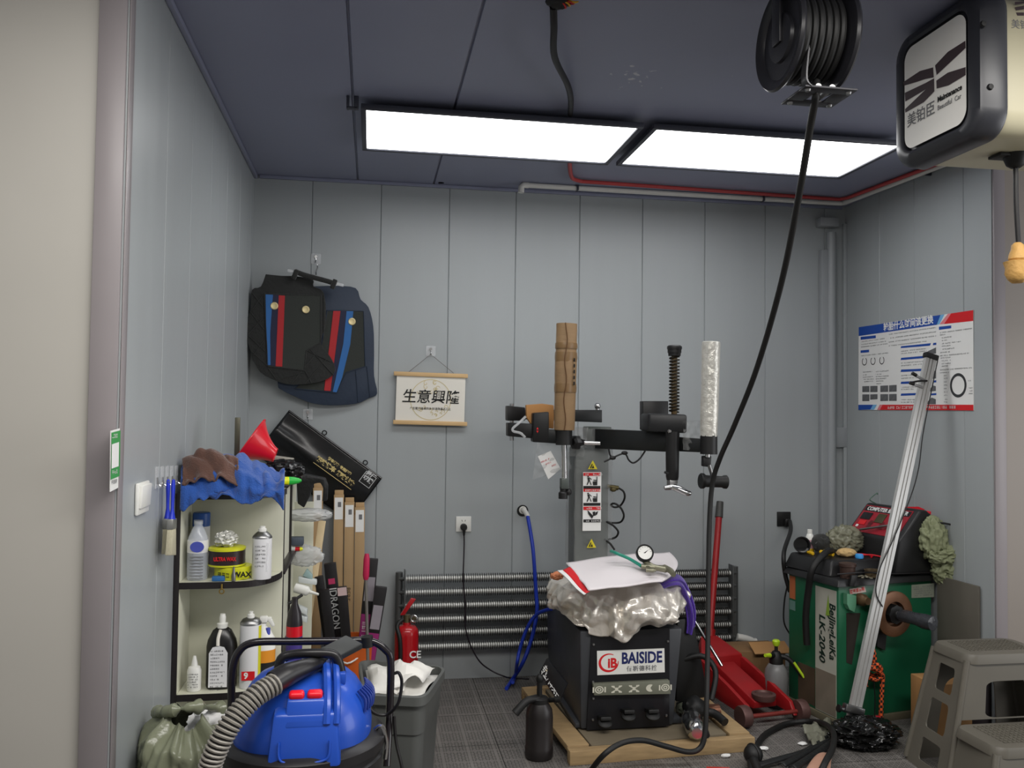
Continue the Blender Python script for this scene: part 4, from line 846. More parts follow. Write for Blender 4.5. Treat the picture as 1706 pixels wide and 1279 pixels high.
# ---- coiled black air line beside the column
Yl = 4.45
pts = [P(*Z4(*c), y) for c, y in (((560, 628), Yl-0.02), ((605, 660), Yl-0.04), ((615, 720), Yl-0.02), ((580, 785), Yl+0.02), ((525, 805), Yl+0.03), ((488, 785), Yl), ((520, 770), Yl-0.04), ((575, 805), Yl-0.04), ((608, 880), Yl-0.02), ((580, 940), Yl+0.02), ((510, 950), Yl+0.03), ((452, 940), Yl-0.01), ((510, 975), Yl-0.04), ((555, 1030), Yl-0.02), ((535, 1080), Yl+0.02), ((470, 1102), Yl+0.02), ((430, 1105), Yl), ((480, 1140), Yl-0.03), ((522, 1200), Yl-0.04))]
MB().tube(pts, 0.0055, 8, 6).build('coiled_air_line', M_rubber, t)
b = MB(); a_ = P(*Z4(455, 610), Yl); c_ = P(*Z4(560, 628), Yl-0.02); b.tube([a_, c_], 0.012); b.sphere(P(*Z4(510, 640), Yl-0.03), 0.018, (1, 1, 0.7)); b.build('air_valve', mat('dark_brass', (84, 76, 48), 0.4, 0.7), t)
# ---- silver cover over the turntable
M_foil = mat('silver_coated_fabric', (228, 222, 212), 0.3, 0.5, var=0.08, scale=5, bump=0.75, bscale=16)
def foil(u, v):
    a = u*2*math.pi; d = V((math.cos(a), math.sin(a), 0)); front = max(0, -d.y)
    prof = [(0.0, 0.735), (0.20, 0.735), (0.275, 0.725), (0.325, 0.69), (0.35, 0.64), (0.345, 0.60), (0.32, 0.572-0.045*front-0.03*max(0, -d.y)*math.cos(a*3))]
    s_ = v*(len(prof)-1); i = min(int(s_), len(prof)-2); f = s_-i
    r = prof[i][0]*(1-f)+prof[i+1][0]*f; z = prof[i][1]*(1-f)+prof[i+1][1]*f
    n1 = noise.noise(V((d.x*3.0, d.y*3.0, z*4+2))); fold = 1-abs(math.sin(a*5.0+2.2*n1+z*3))**0.7
    k = (v**1.3)
    tri = lambda q: abs((q % 1.0)*2-1)
    crease = 0.62*tri(a*0.95+z*3.4+0.9*n1)+0.38*tri(-a*1.6+z*5.2+1.1*n1+0.3)+0.22*tri(a*2.4-z*8+1.5*n1)+0.14*tri(a*3.8+z*15)
    r += 0.062*k*(crease-0.55)
    r += k*(0.05*n1+0.016*(fold-0.4)+0.02*noise.noise(V((d.x*9, d.y*9, z*16)))); r = max(r, 0)
    z += (0.018*noise.noise(V((d.x*r*14, d.y*r*14, 5)))+0.03*k*noise.noise(V((d.x*3+4, d.y*3, 1))))
    z = max(z, 0.69 if r < 0.26 else z)
    x = ctr.x-0.01+d.x*r*0.98; y = ctr.y+d.y*r*1.06
    if d.y < -0.35 and z < 0.56: y = min(y, 3.925-0.012*fold)
    return V((x, min(y, 4.435), z))
c_ = MB().grid(foil, 320, 96).build('machine_cover', M_foil, None, solid=0.002, ang=180)
tag(c_, 'crumpled silver cover draped over the turntable of the tyre changer', 'cover')
# ---- white cloth bag on the cover
def q4(A, B, C, D, u, v): return (A*(1-u)+B*u)*(1-v)+(D*(1-u)+C*u)*v
A, B, C, D = PZ(*Z8(262, 352), 0.81), PZ(*Z8(1310, 246), 0.83), PZ(*Z8(1235, 540), 0.775), PZ(*Z8(488, 628), 0.765)
def sheet(u, v):
    p = q4(A, B, C, D, u, v); p.z += 0.010*noise.noise(V((u*3, v*3, 1)))+0.012*math.sin(u*3.1)*(1-v)
    if u > 0.8: p.x += (u-0.8)*0.30*math.sin(v*3.14)
    return p
t = thing('cloth_bag', (A+B+C+D)/4-V((0, 0, .02)), 'folded white cloth bag with a red lining lying on the silver cover', 'bag')
MB().grid(sheet, 30, 20).build('cloth', mat('white_cloth', (216, 210, 212), 0.85, var=0.03), t, solid=0.006)
E_ = PZ(*Z8(175, 430), 0.80)
def lining(u, v): return q4(PZ(*Z8(230, 425), 0.800), PZ(*Z8(300, 390), 0.806), D+V((0.006, 0.0, -0.004)), D+V((-0.012, 0.0, -0.012)), u, v)+V((0, 0, 0.004*math.sin(v*6)))
MB().grid(lining, 6, 20).build('red_lining', M_redpr, t, solid=0.003)
def hem(u, v): return q4(E_, PZ(*Z8(232, 423), 0.798), D+V((-0.010, 0, -0.012)), D+V((-0.02, 0, -0.018)), u, v)+V((0, 0, 0.004*math.sin(v*6)))
MB().grid(hem, 6, 20).build('hem', M_paper, t, solid=0.004)
b = MB(); b.crumple(PZ(*Z8(170, 480), 0.765), (0.03, 0.03, 0.018), 0.3, 3, 8, 3)
tag(b.build('cloth_rag', mat('orange_cloth', (190, 120, 84), 0.9, var=0.25, scale=25)), 'small orange and pink rag poking out under the white cloth bag', 'rag')
# ---- tyre pressure gauge gun
p = PZ(*Z8(1060, 330), 0.845)
t = thing('inflator_gun', p-V((0, 0, .02)), 'tyre inflator gun with a round dial lying on the white cloth bag', 'gauge')
M_gun = mat('nickel', (140, 138, 118), 0.35, 0.7)
ax_ = V((-0.12, -0.86, 0.5)).normalized(); dc = p+V((0, 0, 0.035))
b = MB(); b.lathe([(0, -0.018), (0.038, -0.018), (0.041, -0.01), (0.041, 0.012), (0.036, 0.016), (0.033, 0.010)], dc, ax_, 36); dcs = b.build('dial_case', M_rubber, t)
b = MB(); b.lathe([(0, 0.0), (0.033, 0.0)], dc+ax_*0.011, ax_, 32); b.build('dial_face', M_white, dcs)
b = MB(frame(dc+ax_*0.0125, (1, -0.14, 0), (0, 0, 1))); 
for k in range(11):
    a = math.radians(225-27*k); b.poly([(0.029*math.cos(a-0.03), 0.029*math.sin(a-0.03), 0), (0.029*math.cos(a+0.03), 0.029*math.sin(a+0.03), 0), (0.024*math.cos(a+0.03), 0.024*math.sin(a+0.03), 0), (0.024*math.cos(a-0.03), 0.024*math.sin(a-0.03), 0)])
b.poly([(0.022*math.cos(0.7), 0.022*math.sin(0.7), 0.0002), (-0.008, -0.003, 0.0002), (-0.004, -0.009, 0.0002)]); b.build('dial_needle', M_ink, dcs, smooth=False)
g = p+V((0.008, -0.02, -0.01))
b = MB(); b.tube([p, g+V((0.02, -0.01, -0.012)), g+V((0.075, -0.05, -0.02))], 0.014, 12, 4); b.tube([g+V((-0.03, 0.0, -0.012)), g+V((0.03, -0.02, -0.014)), g+V((0.07, -0.02, -0.015))], 0.012, 12, 3); b.build('gun_body', M_gun, t)
b = MB(); b.tube([g+V((0.07, -0.03, -0.014)), g+V((0.085, -0.07, -0.02)), g+V((0.083, -0.12, -0.03))], lambda q: 0.016-0.004*q, 10, 4); b.build('gun_handle', M_gun, t)
b = MB(); b.tube([g+V((-0.01, -0.02, -0.012)), g+V((0.01, -0.07, -0.018)), g+V((-0.025, -0.055, -0.02))], 0.008, 10, 4); b.build('gun_lever', M_gun, t)
M_teal = mat('teal_hose', (40, 140, 118), 0.4)
b = MB(); b.tube([g+V((-0.03, 0.0, -0.01)), PZ(*Z8(900, 305), 0.85), PZ(*Z8(780, 255), 0.87), PZ(*Z8(720, 232), 0.87)], 0.008, 8, 5); b.build('teal_hose', M_teal, t)
# ---- purple cloth hanging at the right side
M_purp = mat('purple_microfibre', (72, 38, 150), 0.95, bump=0.4, bscale=120, sheen=0.3, var=0.15)
top = [(1150, 560, 4.02), (1330, 475, 4.06), (1440, 500, 4.10), (1520, 640, 4.12), (1565, 800, 4.12), (1560, 940, 4.12), (1530, 1060, 4.12)]
bot = [(1220, 610, 3.96), (1340, 585, 3.98), (1400, 600, 4.02), (1440, 700, 4.05), (1480, 830, 4.06), (1490, 960, 4.06), (1480, 1060, 4.06)]
tp = spline([P(*Z8(a, b_), y) for a, b_, y in top], 8); bp = spline([P(*Z8(a, b_), y) for a, b_, y in bot], 8)
def purp(u, v):
    i = min(int(u*(len(tp)-1)), len(tp)-2); f = u*(len(tp)-1)-i
    p = tp[i].lerp(tp[i+1], f).lerp(bp[i].lerp(bp[i+1], f), v); p.y += -0.03*math.sin(v*math.pi)+0.012*math.sin(v*14+u*3); return p
tag(MB().grid(purp, 60, 16).build('microfibre_cloth', M_purp, solid=0.008), 'purple cloth hanging off the right side of the silver cover', 'cloth')
# ---- things around the machine
b_ = [P(*Z5(290, 695), 4.1), P(*Z5(398, 830), 3.86), P(*Z5(355, 935), 3.84), P(*Z5(252, 770), 4.08)]
t = thing('sign_board', b_[2], 'black board with white and gold lettering leaning on the left side of the tyre changer', 'sign')
MB().prism(b_, (0.010, 0.012, 0.0), 0.001).build('board', M_panel, t)
xd = b_[2]-b_[3]; yd = b_[0]-b_[3]; Fb = frame(b_[3]*0.62+b_[0]*0.38, xd, yd)
text('专业汽车美容', xd.length/5.2, Fb @ T(xd.length*0.03, -yd.length*0.02, 0.002), M_paper, 'lettering', t, bold=0.0004, wide=0.80)
b = MB(Fb @ T(xd.length*0.55, yd.length*0.2, 0.002) @ Matrix.Diagonal((0.8, 0.8, 1, 1)))
for k in range(24):
    a0, a1 = [math.radians(10+160*q/24) for q in (k, k+1)]
    b.poly([(0.13*math.cos(a0), 0.05*math.sin(a0)-0.02, 0), (0.13*math.cos(a1), 0.05*math.sin(a1)-0.02, 0), (0.122*math.cos(a1), 0.044*math.sin(a1)-0.02, 0), (0.122*math.cos(a0), 0.044*math.sin(a0)-0.02, 0)])
b.build('gold_arc', M_goldink, t, smooth=False)
# black pump sprayer on the floor
M_spr = mat('dark_brown_plastic', (34, 30, 30), 0.4, var=0.15)
c = V((0.763, 3.83, 0)); hz = lambda y: P(902, y, 3.83).z
t = thing('pump_sprayer', c, 'black pump sprayer bottle on the floor in front of the pallet corner', 'sprayer')
rB = 0.063
b = MB(); b.lathe([(rB*0.9, 0.002), (rB, 0.01), (rB, 0.05), (rB*0.96, 0.055), (rB*0.97, hz(1192)), (rB*0.9, hz(1180)), (rB*0.6, hz(1168)), (rB*0.5, hz(1162)), (0, hz(1162))], c, n=36); b.build('bottle', M_spr, t)
b = MB(); b.lathe([(rB*0.62, hz(1180)), (rB*0.66, hz(1162)), (rB*0.55, hz(1160)), (0, hz(1158))], c, n=24); b.build('collar', M_rubber, t)
b = MB(); b.cyl(c+V((0, 0, hz(1160))), c+V((0, 0, hz(1135))), 0.012); b.lathe([(0.012, hz(1136)), (0.016, hz(1133)), (0.016, hz(1127)), (0.008, hz(1123)), (0, hz(1122))], c, n=16); b.build('pump_knob', M_rubber, t)
b = MB(); b.tube([P(905, 1165, 3.83), P(880, 1166, 3.80), P(858, 1188, 3.78)], lambda q: 0.015+0.004*q, 12, 4); b.build('handle', M_rubber, t)
b = MB(); b.tube([P(915, 1166, 3.83), P(928, 1165, 3.80)], 0.011, 10); b.cyl(P(926, 1165, 3.80), P(934, 1164, 3.79), 0.014); b.build('nozzle', M_rubber, t)
# chrome air tool lying on the pallet
zp = 0.07
a_ = PZ(*Z5(1060, 1000), zp+0.05); b_2 = PZ(*Z5(1095, 1095), zp+0.04)
t = thing('impact_wrench', (a_+b_2)/2-V((0, 0, .04)), 'chrome and black air wrench lying on the right end of the pallet', 'wrench')
b = MB(); d = (b_2-a_); b.lathe([(0, -0.01), (0.026, -0.01), (0.044, 0.01), (0.047, d.length*0.35), (0.040, d.length*0.5), (0.046, d.length*0.62), (0.042, d.length*0.9), (0.024, d.length), (0, d.length)], a_, d, 28); b.build('housing', M_chrome, t)
b = MB(); b.crumple(a_+V((0.04, 0.05, 0.02)), (0.055, 0.05, 0.05), 0.2, 3, 5, 3); b.build('motor_end', M_rubber, t)
b = MB(); b.tube([a_+V((0.05, 0.04, 0.01)), a_+V((0.12, 0.02, 0.0)), a_+V((0.15, -0.05, -0.02))], 0.02, 12, 4); b.build('grip', M_rubber, t)
b = MB(); q = PZ(*Z5(1178, 975), zp+0.05); b.cyl(q+V((-0.03, 0.0, 0)), q+V((0.03, 0.0, 0.0)), 0.032); b.build('socket', mat('copper_socket', (122, 84, 66), 0.35, 0.8), t)
b = MB(); b.cyl(b_2+V((0.045, 0.0, -0.01)), b_2+V((0.06, 0.05, -0.012)), 0.014); b.build('anvil', M_rubber, t)
b = MB(); b.crumple(PZ(*Z5(1040, 960), zp+0.03), (0.05, 0.06, 0.03), 0.3, 4, 9, 3)
tag(b.build('crumpled_bag', mat('grey_green_film', (92, 96, 84), 0.35, var=0.2)), 'crumpled grey plastic bag on the pallet behind the air wrench', 'plastic bag')
# ================================================================ white shelf unit against the left wall and what stands on it
M_shelfw = mat('cream_board', (206, 206, 188), 0.5, var=0.03); M_edge = mat('black_edge_band', (34, 30, 31), 0.4)
YF, YK = 3.20, 3.40
zM = P(305, 971, YF).z; zT = P(310, 821, YF).z; zL = P(300, 1158, YF-0.0).z
plan = [(-0.655, YF), (-0.47, YF+0.004), (-0.40, YF+0.03), (-0.355, YF+0.085), (-0.331, YF+0.15), (-0.325, YK)]
t = thing('shelf_unit', (-0.5, YF+0.1, 0), 'cream shelf unit with black rounded edges against the left wall', 'shelf')
def shelf_board(nm, z, th=0.022, grow=0.0):
    pl = spline([V((x, y, 0)) for x, y in plan], 5)
    pl = [p+V((grow, -grow, 0)) if p.x > -0.65 else p+V((0, -grow, 0)) for p in pl]
    MB().prism([p+V((0, 0.004, z-th)) for p in pl]+[V((-0.325+grow, YK, z-th)), V((-0.655, YK, z-th))], (0, 0, th)).build(nm, M_shelfw, t)
    b = MB(); n = len(pl)
    for i in range(n-1):
        a, c = pl[i], pl[i+1]; b.prism([a+V((0, -0.002, z-th)), c+V((0.002, -0.002, z-th)), c+V((0.002, -0.002, z+0.001)), a+V((0, -0.002, z+0.001))], (0, 0.004, 0))
    b.build('edge_band', M_edge, t)
shelf_board('top', zT, 0.022, 0.012); shelf_board('shelf', zM); shelf_board('shelf', zL); shelf_board('shelf', 0.09)
MB().box((-0.6645, (YF+YK)/2, zT/2-0.012), (0.0165, YK-YF, zT-0.026), 0.001).build('side_panel', M_shelfw, t)
MB().box((-0.6640, YF-0.003, zT/2), (0.019, 0.006, zT-0.002), 0.001).build('edge_band', M_edge, t)
MB().box((-0.49, YK+0.008, zT/2-0.012), (0.335, 0.015, zT-0.026), 0.001).build('back_panel', M_shelfw, t)
# second unit behind, turned to the right
t = thing('storage_rack', (-0.5, 3.85, 0), 'cream cabinet behind the front shelf unit, its narrow right side hung with small packs', 'cabinet')
zR = zT+0.005
MB().box((-0.508, 3.86, zR/2-0.012), (0.318, 0.86, zR-0.03), 0.002).build('body', M_shelfw, t)
MB().box((-0.500, 3.86, zR-0.011), (0.338, 0.88, 0.022), 0.002).build('top', M_shelfw, t)
MB().box((-0.3295, 3.86, zR-0.011), (0.004, 0.88, 0.023)).build('edge_band', M_edge, t)
for y in (3.63, 3.95): MB().box((-0.345, y, zR/2), (0.012, 0.008, zR-0.05)).build('seam_strip', M_edge, t)
for z in (zM-0.02, zL+0.02): MB().box((-0.335, 3.84, z), (0.03, 0.72, 0.016), 0.003).build('ledge', M_edge, t)
MB().box((-0.305, 4.20, 0.55), (0.09, 0.015, 1.10), 0.002).build('side_rail', M_shelfw, t)
# ---- bottles and tins
def stand(nm, label, cat, x, y, z, parts, group=None):
    t = thing(nm, (x, y, z), label, cat, group)
    for (pn, m, prof, kw) in parts: MB().lathe(prof, (x, y, z), n=28, **kw).build(pn, m, t)
    return t
def xp(px, Y): return P(px, 900, Y).x
ys1 = 3.29
M_pet = mat('clear_bottle_plastic', (214, 220, 232), 0.1, alpha=0.42, var=0.05); M_lbl = mat('white_label', (222, 222, 224), 0.5, var=0.03); M_lblue2 = mat('blue_label_print', (74, 84, 176), 0.5)
z = zM+0.001; y = 3.265; x = xp(330, y)
hgt = P(330, 868, y).z-z
t = stand('water_bottle', 'clear plastic bottle with a white and blue label on the middle shelf', 'bottle', x, y, z, [
  ('bottle', M_pet, [(0.034, 0), (0.036, 0.006), (0.036, hgt*0.66), (0.032, hgt*0.74), (0.022, hgt*0.86), (0.014, hgt*0.93), (0.014, hgt), (0, hgt)], {}),
  ('label', M_lbl, [(0.0366, hgt*0.47), (0.0366, hgt*0.68)], {}), ('cap', M_clear, [(0.016, hgt*0.95), (0.016, hgt*1.02), (0, hgt*1.02)], {})])
b = MB(wallframe((x+0.004, y-0.037, z+hgt*0.58)) @ Matrix.Diagonal((1, 1, 1, 1))); b.lathe([(0, 0.0006), (0.024, 0.0006)], (0, 0, 0), (0, 0, 1), 20, sx=1, sy=0.8); b.build('label_emblem', M_lblue2, t, smooth=False)
b = MB(wallframe((x-0.02, y-0.0372, z+hgt*0.40)))
for k in range(8): rect(b, 0, -k*0.011, 0.046, -k*0.011+0.003)
b.build('label_lines', M_greyink, t, smooth=False)
y = 3.35; x = xp(333, y); hgt = P(335, 853, y).z-z
M_bcap = mat('blue_cap', (34, 78, 150), 0.35)
stand('spray_can', 'tall can with a blue cap standing behind the clear bottle', 'can', x+0.004, y, z, [('can', M_lbl, [(0.03, 0), (0.031, hgt*0.78), (0.026, hgt*0.82), (0, hgt*0.82)], {}), ('cap', M_bcap, [(0.031, hgt*0.78), (0.031, hgt*0.985), (0.028, hgt), (0, hgt)], {})])
M_ytin = mat('yellow_tin', (204, 206, 36), 0.35, var=0.04); M_dtin = mat('dark_tin', (46, 34, 34), 0.35)
y = 3.285; x = xp(390, y)
h1 = P(390, 940, y).z-z
t = stand('wax_tin', 'round yellow wax tin under the dark tin on the middle shelf', 'tin', x, y, z, [('tin', M_ytin, [(0.064, 0), (0.066, 0.004), (0.066, h1-0.004), (0.064, h1-0.002), (0, h1-0.002)], {})])
text('WAX', 0.026, frame((x+0.008, y-0.0672, z+h1*0.45), (1, 0, 0), (0, 0, 1)), M_ink, 'lettering', t, bold=0.001, align='LEFT')
b = MB(wallframe((x-0.045, y-0.055, z+h1*0.3)) @ RY(-35)); scribble(b, 0, 0.045, 0, 0.018, 0, 31, 1.0); b.build('print', M_ink, t, smooth=False)
y2 = y; z2 = z+h1; h2 = P(378, 910, y).z-z2; x2 = xp(379, y)
t = stand('wax_tin', 'round dark wax tin with a yellow rim, on top of the yellow tin', 'tin', x2, y2, z2, [('tin', M_dtin, [(0.064, 0), (0.064, h2-0.01)], {}), ('rim', M_ytin, [(0.0655, 0.0), (0.0655, 0.006), (0.064, 0.006)], {}), ('lid', M_ytin, [(0.0655, h2-0.01), (0.0655, h2-0.002), (0.062, h2), (0, h2)], {})])
text('ULTRA WAX', 0.019, frame((x2-0.036, y2-0.0655, z2+h2*0.45), (1, 0, 0), (0, 0, 1)), M_redpr, 'lettering', t, bold=0.0008, wide=0.7)
b = MB(); b.crumple((x2-0.004, y2, z2+h2+0.026), (0.036, 0.036, 0.028), 0.35, 4, 13, 4); tag(b.build('crumpled_foil', mat('crumpled_foil_white', (196, 196, 190), 0.4, 0.3)), 'ball of crumpled foil lying on the dark wax tin', 'foil')
y = 3.26; x = xp(437, y); hgt = P(437, 876, y).z-z; rr = 0.0345
t = stand('spray_can', 'white spray can with a grey dome top and white nozzle on the middle shelf', 'can', x, y, z, [('can', M_lbl, [(rr*0.96, 0), (rr, 0.005), (rr, hgt*0.78)], {}), ('dome', M_steel, [(rr*1.02, hgt*0.775), (rr*1.02, hgt*0.795), (rr*0.9, hgt*0.83), (rr*0.55, hgt*0.89), (rr*0.42, hgt*0.9), (0, hgt*0.9)], {}), ('nozzle', M_white, [(rr*0.42, hgt*0.895), (rr*0.42, hgt*0.95), (rr*0.3, hgt*0.96), (rr*0.28, hgt), (0, hgt)], {})])
b = MB(wallframe((x-0.02, y-rr-0.0006, z+hgt*0.62)))
for k in range(6): scribble(b, 0, 0.032, -k*0.014, 0.006, 0, 40+k)
b.build('label_print', M_greyink, t, smooth=False)
b = MB(); b.tube([(x+0.021, y-rr*0.82, z+hgt*0.16), (x+0.023, y-rr*0.82, z+hgt*0.7)], 0.003, 8); b.build('straw', M_clear, t)
y = 3.222; x = xp(393, y)
stand('vial', 'tiny silver vial standing in front of the yellow wax tin', 'bottle', x-0.004, y-0.006, z, [('bottle', M_steel, [(0.007, 0), (0.008, 0.02), (0.004, 0.035), (0.0035, 0.05), (0, 0.05)], {})])
x = xp(368, 3.225); b = MB(RZ(0)); b.box((x-0.004, 3.222, z+0.009), (0.044, 0.022, 0.017), 0.003); tag(b.build('sponge_block', mat('blue_block', (44, 100, 158), 0.6)), 'small blue block on the front edge of the middle shelf', 'block')
b = MB(); b.torus((xp(372, YF), YF-0.01, zM-0.03), 0.008, 0.002, (0, 1, 0), 16, 6); b.cyl((xp(372, YF), YF-0.01, zM-0.022), (xp(372, YF), YF-0.01, zM-0.004), 0.003); tag(b.build('cabinet_key', mat('brass', (170, 140, 70), 0.35, 0.8)), 'small brass ring hanging at the front edge of the middle shelf', 'ring')
# lower shelf
z = zL+0.001; y = 3.25; x = xp(329, y); hgt = P(329, 1092, y).z-z
t = stand('dropper_bottle', 'small white dropper bottle, leftmost on the lower shelf', 'bottle', x, y, z, [('bottle', M_white, [(0.023, 0), (0.0245, 0.004), (0.0245, hgt*0.58), (0.02, hgt*0.68), (0.011, hgt*0.72), (0, hgt*0.72)], {}), ('nozzle', M_white, [(0.012, hgt*0.7), (0.011, hgt*0.78), (0.005, hgt), (0, hgt)], {})])
b = MB(wallframe((x-0.018, y-0.0252, z+hgt*0.5)))
for k in range(6): scribble(b, 0, 0.032, -k*0.009, 0.005, 0, 60+k)
b.build('label_print', M_greyink, t, smooth=False)
y = 3.28; x = xp(374, y); hgt = P(374, 1022, y).z-z; rr = 0.054
M_bbot = mat('black_bottle', (26, 25, 25), 0.3)
t = stand('soap_bottle', 'black bottle with a tall white label and white pump top on the lower shelf', 'bottle', x, y, z, [('bottle', M_bbot, [(rr*0.95, 0), (rr, 0.008), (rr, hgt*0.56), (rr*0.92, hgt*0.65), (rr*0.6, hgt*0.78), (rr*0.34, hgt*0.82), (0, hgt*0.82)], {'sy': 0.72}), ('pump', M_white, [(rr*0.34, hgt*0.81), (rr*0.36, hgt*0.87), (rr*0.2, hgt*0.88), (rr*0.22, hgt*0.95), (rr*0.16, hgt), (0, hgt)], {})])
pl = [(-0.030, 0.01), (0.034, 0.01), (0.034, hgt*0.5), (0.022, hgt*0.58), (0.002, hgt*0.60), (-0.018, hgt*0.58), (-0.030, hgt*0.5)]
b = MB(wallframe((x-0.008, y-rr*0.72-0.0015, z))); b.prism([(a, c, 0) for a, c in pl], (0, 0, 0.0015)); lb_ = b.build('label', M_lbl, t, smooth=False)
b = MB(wallframe((x-0.008, y-rr*0.72-0.0035, z)))
for k in range(13): scribble(b, -0.024, 0.026-0.01*(k % 3), hgt*0.52-k*0.0125, 0.006, 0, 80+k, 0.95)
b.build('label_print', M_greyink, lb_, smooth=False)
b = MB(); b.tube([(x-0.002, y-rr*0.45, z+hgt*0.8), (x-0.008, y-rr*0.66, z+hgt*0.7), (x-0.008, y-rr*0.75, z+hgt*0.6)], 0.006, 8, 4); b.build('tag_strip', M_scroll, t)
y = 3.27; x = xp(421, y); hgt = P(421, 1018, y).z-z; rr = 0.037
M_ylab = mat('yellow_label', (206, 200, 40), 0.5)
t = stand('spray_can', 'large white and yellow spray can with a silver shoulder on the lower shelf', 'can', x, y, z, [('can', M_lbl, [(rr*0.96, 0), (rr, 0.006), (rr, hgt*0.84)], {}), ('shoulder', M_steel, [(rr*1.02, hgt*0.835), (rr*1.02, hgt*0.855), (rr*0.8, hgt*0.9), (rr*0.45, hgt*0.92), (0, hgt*0.92)], {}), ('nozzle', M_white, [(rr*0.36, hgt*0.915), (rr*0.34, hgt*0.96), (rr*0.2, hgt*0.97), (rr*0.2, hgt), (0, hgt)], {})])
b = MB()
for a0 in (-35, 150):
    pts = [(x+rr*1.012*math.cos(math.radians(a0+4*k)), y+rr*1.012*math.sin(math.radians(a0+4*k))) for k in range(10)]
    for (p, q) in zip(pts, pts[1:]): b.poly([(p[0], p[1], z+0.01), (q[0], q[1], z+0.01), (q[0], q[1], z+hgt*0.82), (p[0], p[1], z+hgt*0.82)])
b.build('yellow_stripes', M_ylab, t)
b = MB(wallframe((x+0.002, y-rr-0.001, z+0.05))); rect(b, -0.026, -0.018, 0.020, 0.014, 0); lb_ = b.build('red_label', M_redpr, t, smooth=False)
text('9', 0.03, wallframe((x-0.016, y-rr-0.0016, z+0.048)), M_paper, 'lettering', lb_, bold=0.001)
y = 3.345; x = xp(446, y); hgt = P(440, 1020, y).z-z
M_oran = mat('orange_label', (216, 140, 36), 0.5)
t = thing('trigger_sprayer', (x, y, z), 'white trigger spray bottle with a yellow, orange and black label behind the large can', 'bottle')
b = MB(); b.lathe([(0.046, 0), (0.048, 0.01), (0.048, hgt*0.6), (0.03, hgt*0.74), (0.014, hgt*0.8), (0.014, hgt*0.84), (0, hgt*0.84)], (x-0.012, y, z), n=28, sy=0.7); b.build('bottle', M_white, t)
for nm, m, z0, z1, rr_ in (('orange_label', M_oran, 0.24, 0.46, 0.0486), ('black_label', M_ink, 0.08, 0.28, 0.0488)):
    b = MB(); b.lathe([(rr_, hgt*z0), (rr_, hgt*z1)], (x-0.012, y, z), n=28, sy=0.7); b.build(nm, m, t)
b = MB(); b.box((x-0.008, y, z+hgt*0.90), (0.03, 0.024, hgt*0.10), 0.006); b.prism([(x-0.02, y-0.010, z+hgt*0.93), (x+0.018, y-0.010, z+hgt*0.93), (x+0.032, y-0.010, z+hgt*0.80), (x+0.024, y-0.010, z+hgt*0.79), (x+0.008, y-0.010, z+hgt*0.88), (x-0.02, y-0.010, z+hgt*0.88)], (0, 0.02, 0), 0.002); b.build('trigger_head', M_white, t)
b = MB(); b.cyl((x+0.010, y-0.012, z+hgt*0.66), (x+0.010, y-0.012, z+hgt*0.78), 0.008); b.build('blue_tip', M_lblue2, t)
# ---- on top of the shelf: towel, brown cloth, red scoop, marker
M_towel = mat('blue_microfibre', (38, 82, 160), 0.95, var=0.2, scale=14, bump=0.5, bscale=180, sheen=0.3)
M_brown = mat('brown_microfibre', (92, 64, 54), 0.95, var=0.2, scale=14, bump=0.5, bscale=180, sheen=0.3)
def towel(u, v):
    px = 302+u*172
    path = [(3.40, zT+0.014), (3.37, zT+0.09), (3.30, zT+0.112), (3.235, zT+0.085), (3.185, zT+0.05), (3.170, zT+0.022), (3.166, zT+0.006)]
    s_ = v*(len(path)-1); i = min(int(s_), len(path)-2); f = s_-i; f = f*f*(3-2*f)
    Y_ = path[i][0]*(1-f)+path[i+1][0]*f; z_ = path[i][1]*(1-f)+path[i+1][1]*f
    hump = 0.72+0.5*math.exp(-((u-0.36)/0.3)**2)-0.5*max(0, u-0.72)
    zb = zT+0.016 if Y_ > 3.185 else -9
    z_ = zT+0.014+(z_-zT-0.014)*hump if z_ > zT else z_
    n = noise.noise(V((u*6, v*3, 1))); n2 = noise.noise(V((u*16, v*7, 4)))
    fold = abs(math.sin(u*9+v*3.5+2*n))
    z_ += 0.026*n+0.010*n2+0.022*(fold-0.5)*(1 if v < 0.75 else 0.3)
    Y_ += -0.018*fold*(1 if v > 0.6 else 0.2)+0.01*n2
    if v > 0.8: z_ -= (v-0.8)/0.2*(0.015+0.028*max(0, math.sin(u*11+1))+0.05*max(0, (u-0.84)/0.16)+0.02*max(0, (0.2-u)/0.2))
    p = P(px, 780, Y_); return V((max(p.x, XL+0.010), min(Y_, 3.40), max(z_, zb)))
tag(MB().grid(towel, 90, 60).build('towel', M_towel, solid=0.006, ang=180), 'blue microfibre towel heaped on top of the cream shelf unit', 'towel')
def brown(u, v):
    px = 305+u*92; a = v
    Y_ = 3.33-0.155*v; prof = math.sin(min(1, v*1.15)*math.pi*0.62+0.55)
    n = noise.noise(V((u*5, v*4, 7))); fold = abs(math.sin(u*7-v*4+2*n))
    z_ = zT+0.035+0.098*prof*(0.75+0.35*math.sin(u*3.14))+0.018*n+0.018*(fold-0.5)
    z_ -= 0.05*max(0, (v-0.75)/0.25)
    p = P(px, 780, Y_-0.016); return V((max(p.x, XL+0.014), Y_-0.018-0.008*fold, max(z_, zT+0.03)))
tag(MB().grid(brown, 50, 40).build('cleaning_cloth', M_brown, solid=0.006, ang=180), 'brown microfibre cloth lying on the left of the blue towel', 'cloth')
M_redpl = mat('red_plastic', (206, 16, 36), 0.3, coat=0.3)
ys = 3.46; k7 = zz(380, 660, 9.133)
def R7(x, y, Y_=ys): return P(*k7(x, y), Y_)
t = thing('red_scoop', R7(450, 900), 'glossy red plastic funnel tipped on its side behind the blue towel', 'funnel')
b = MB()
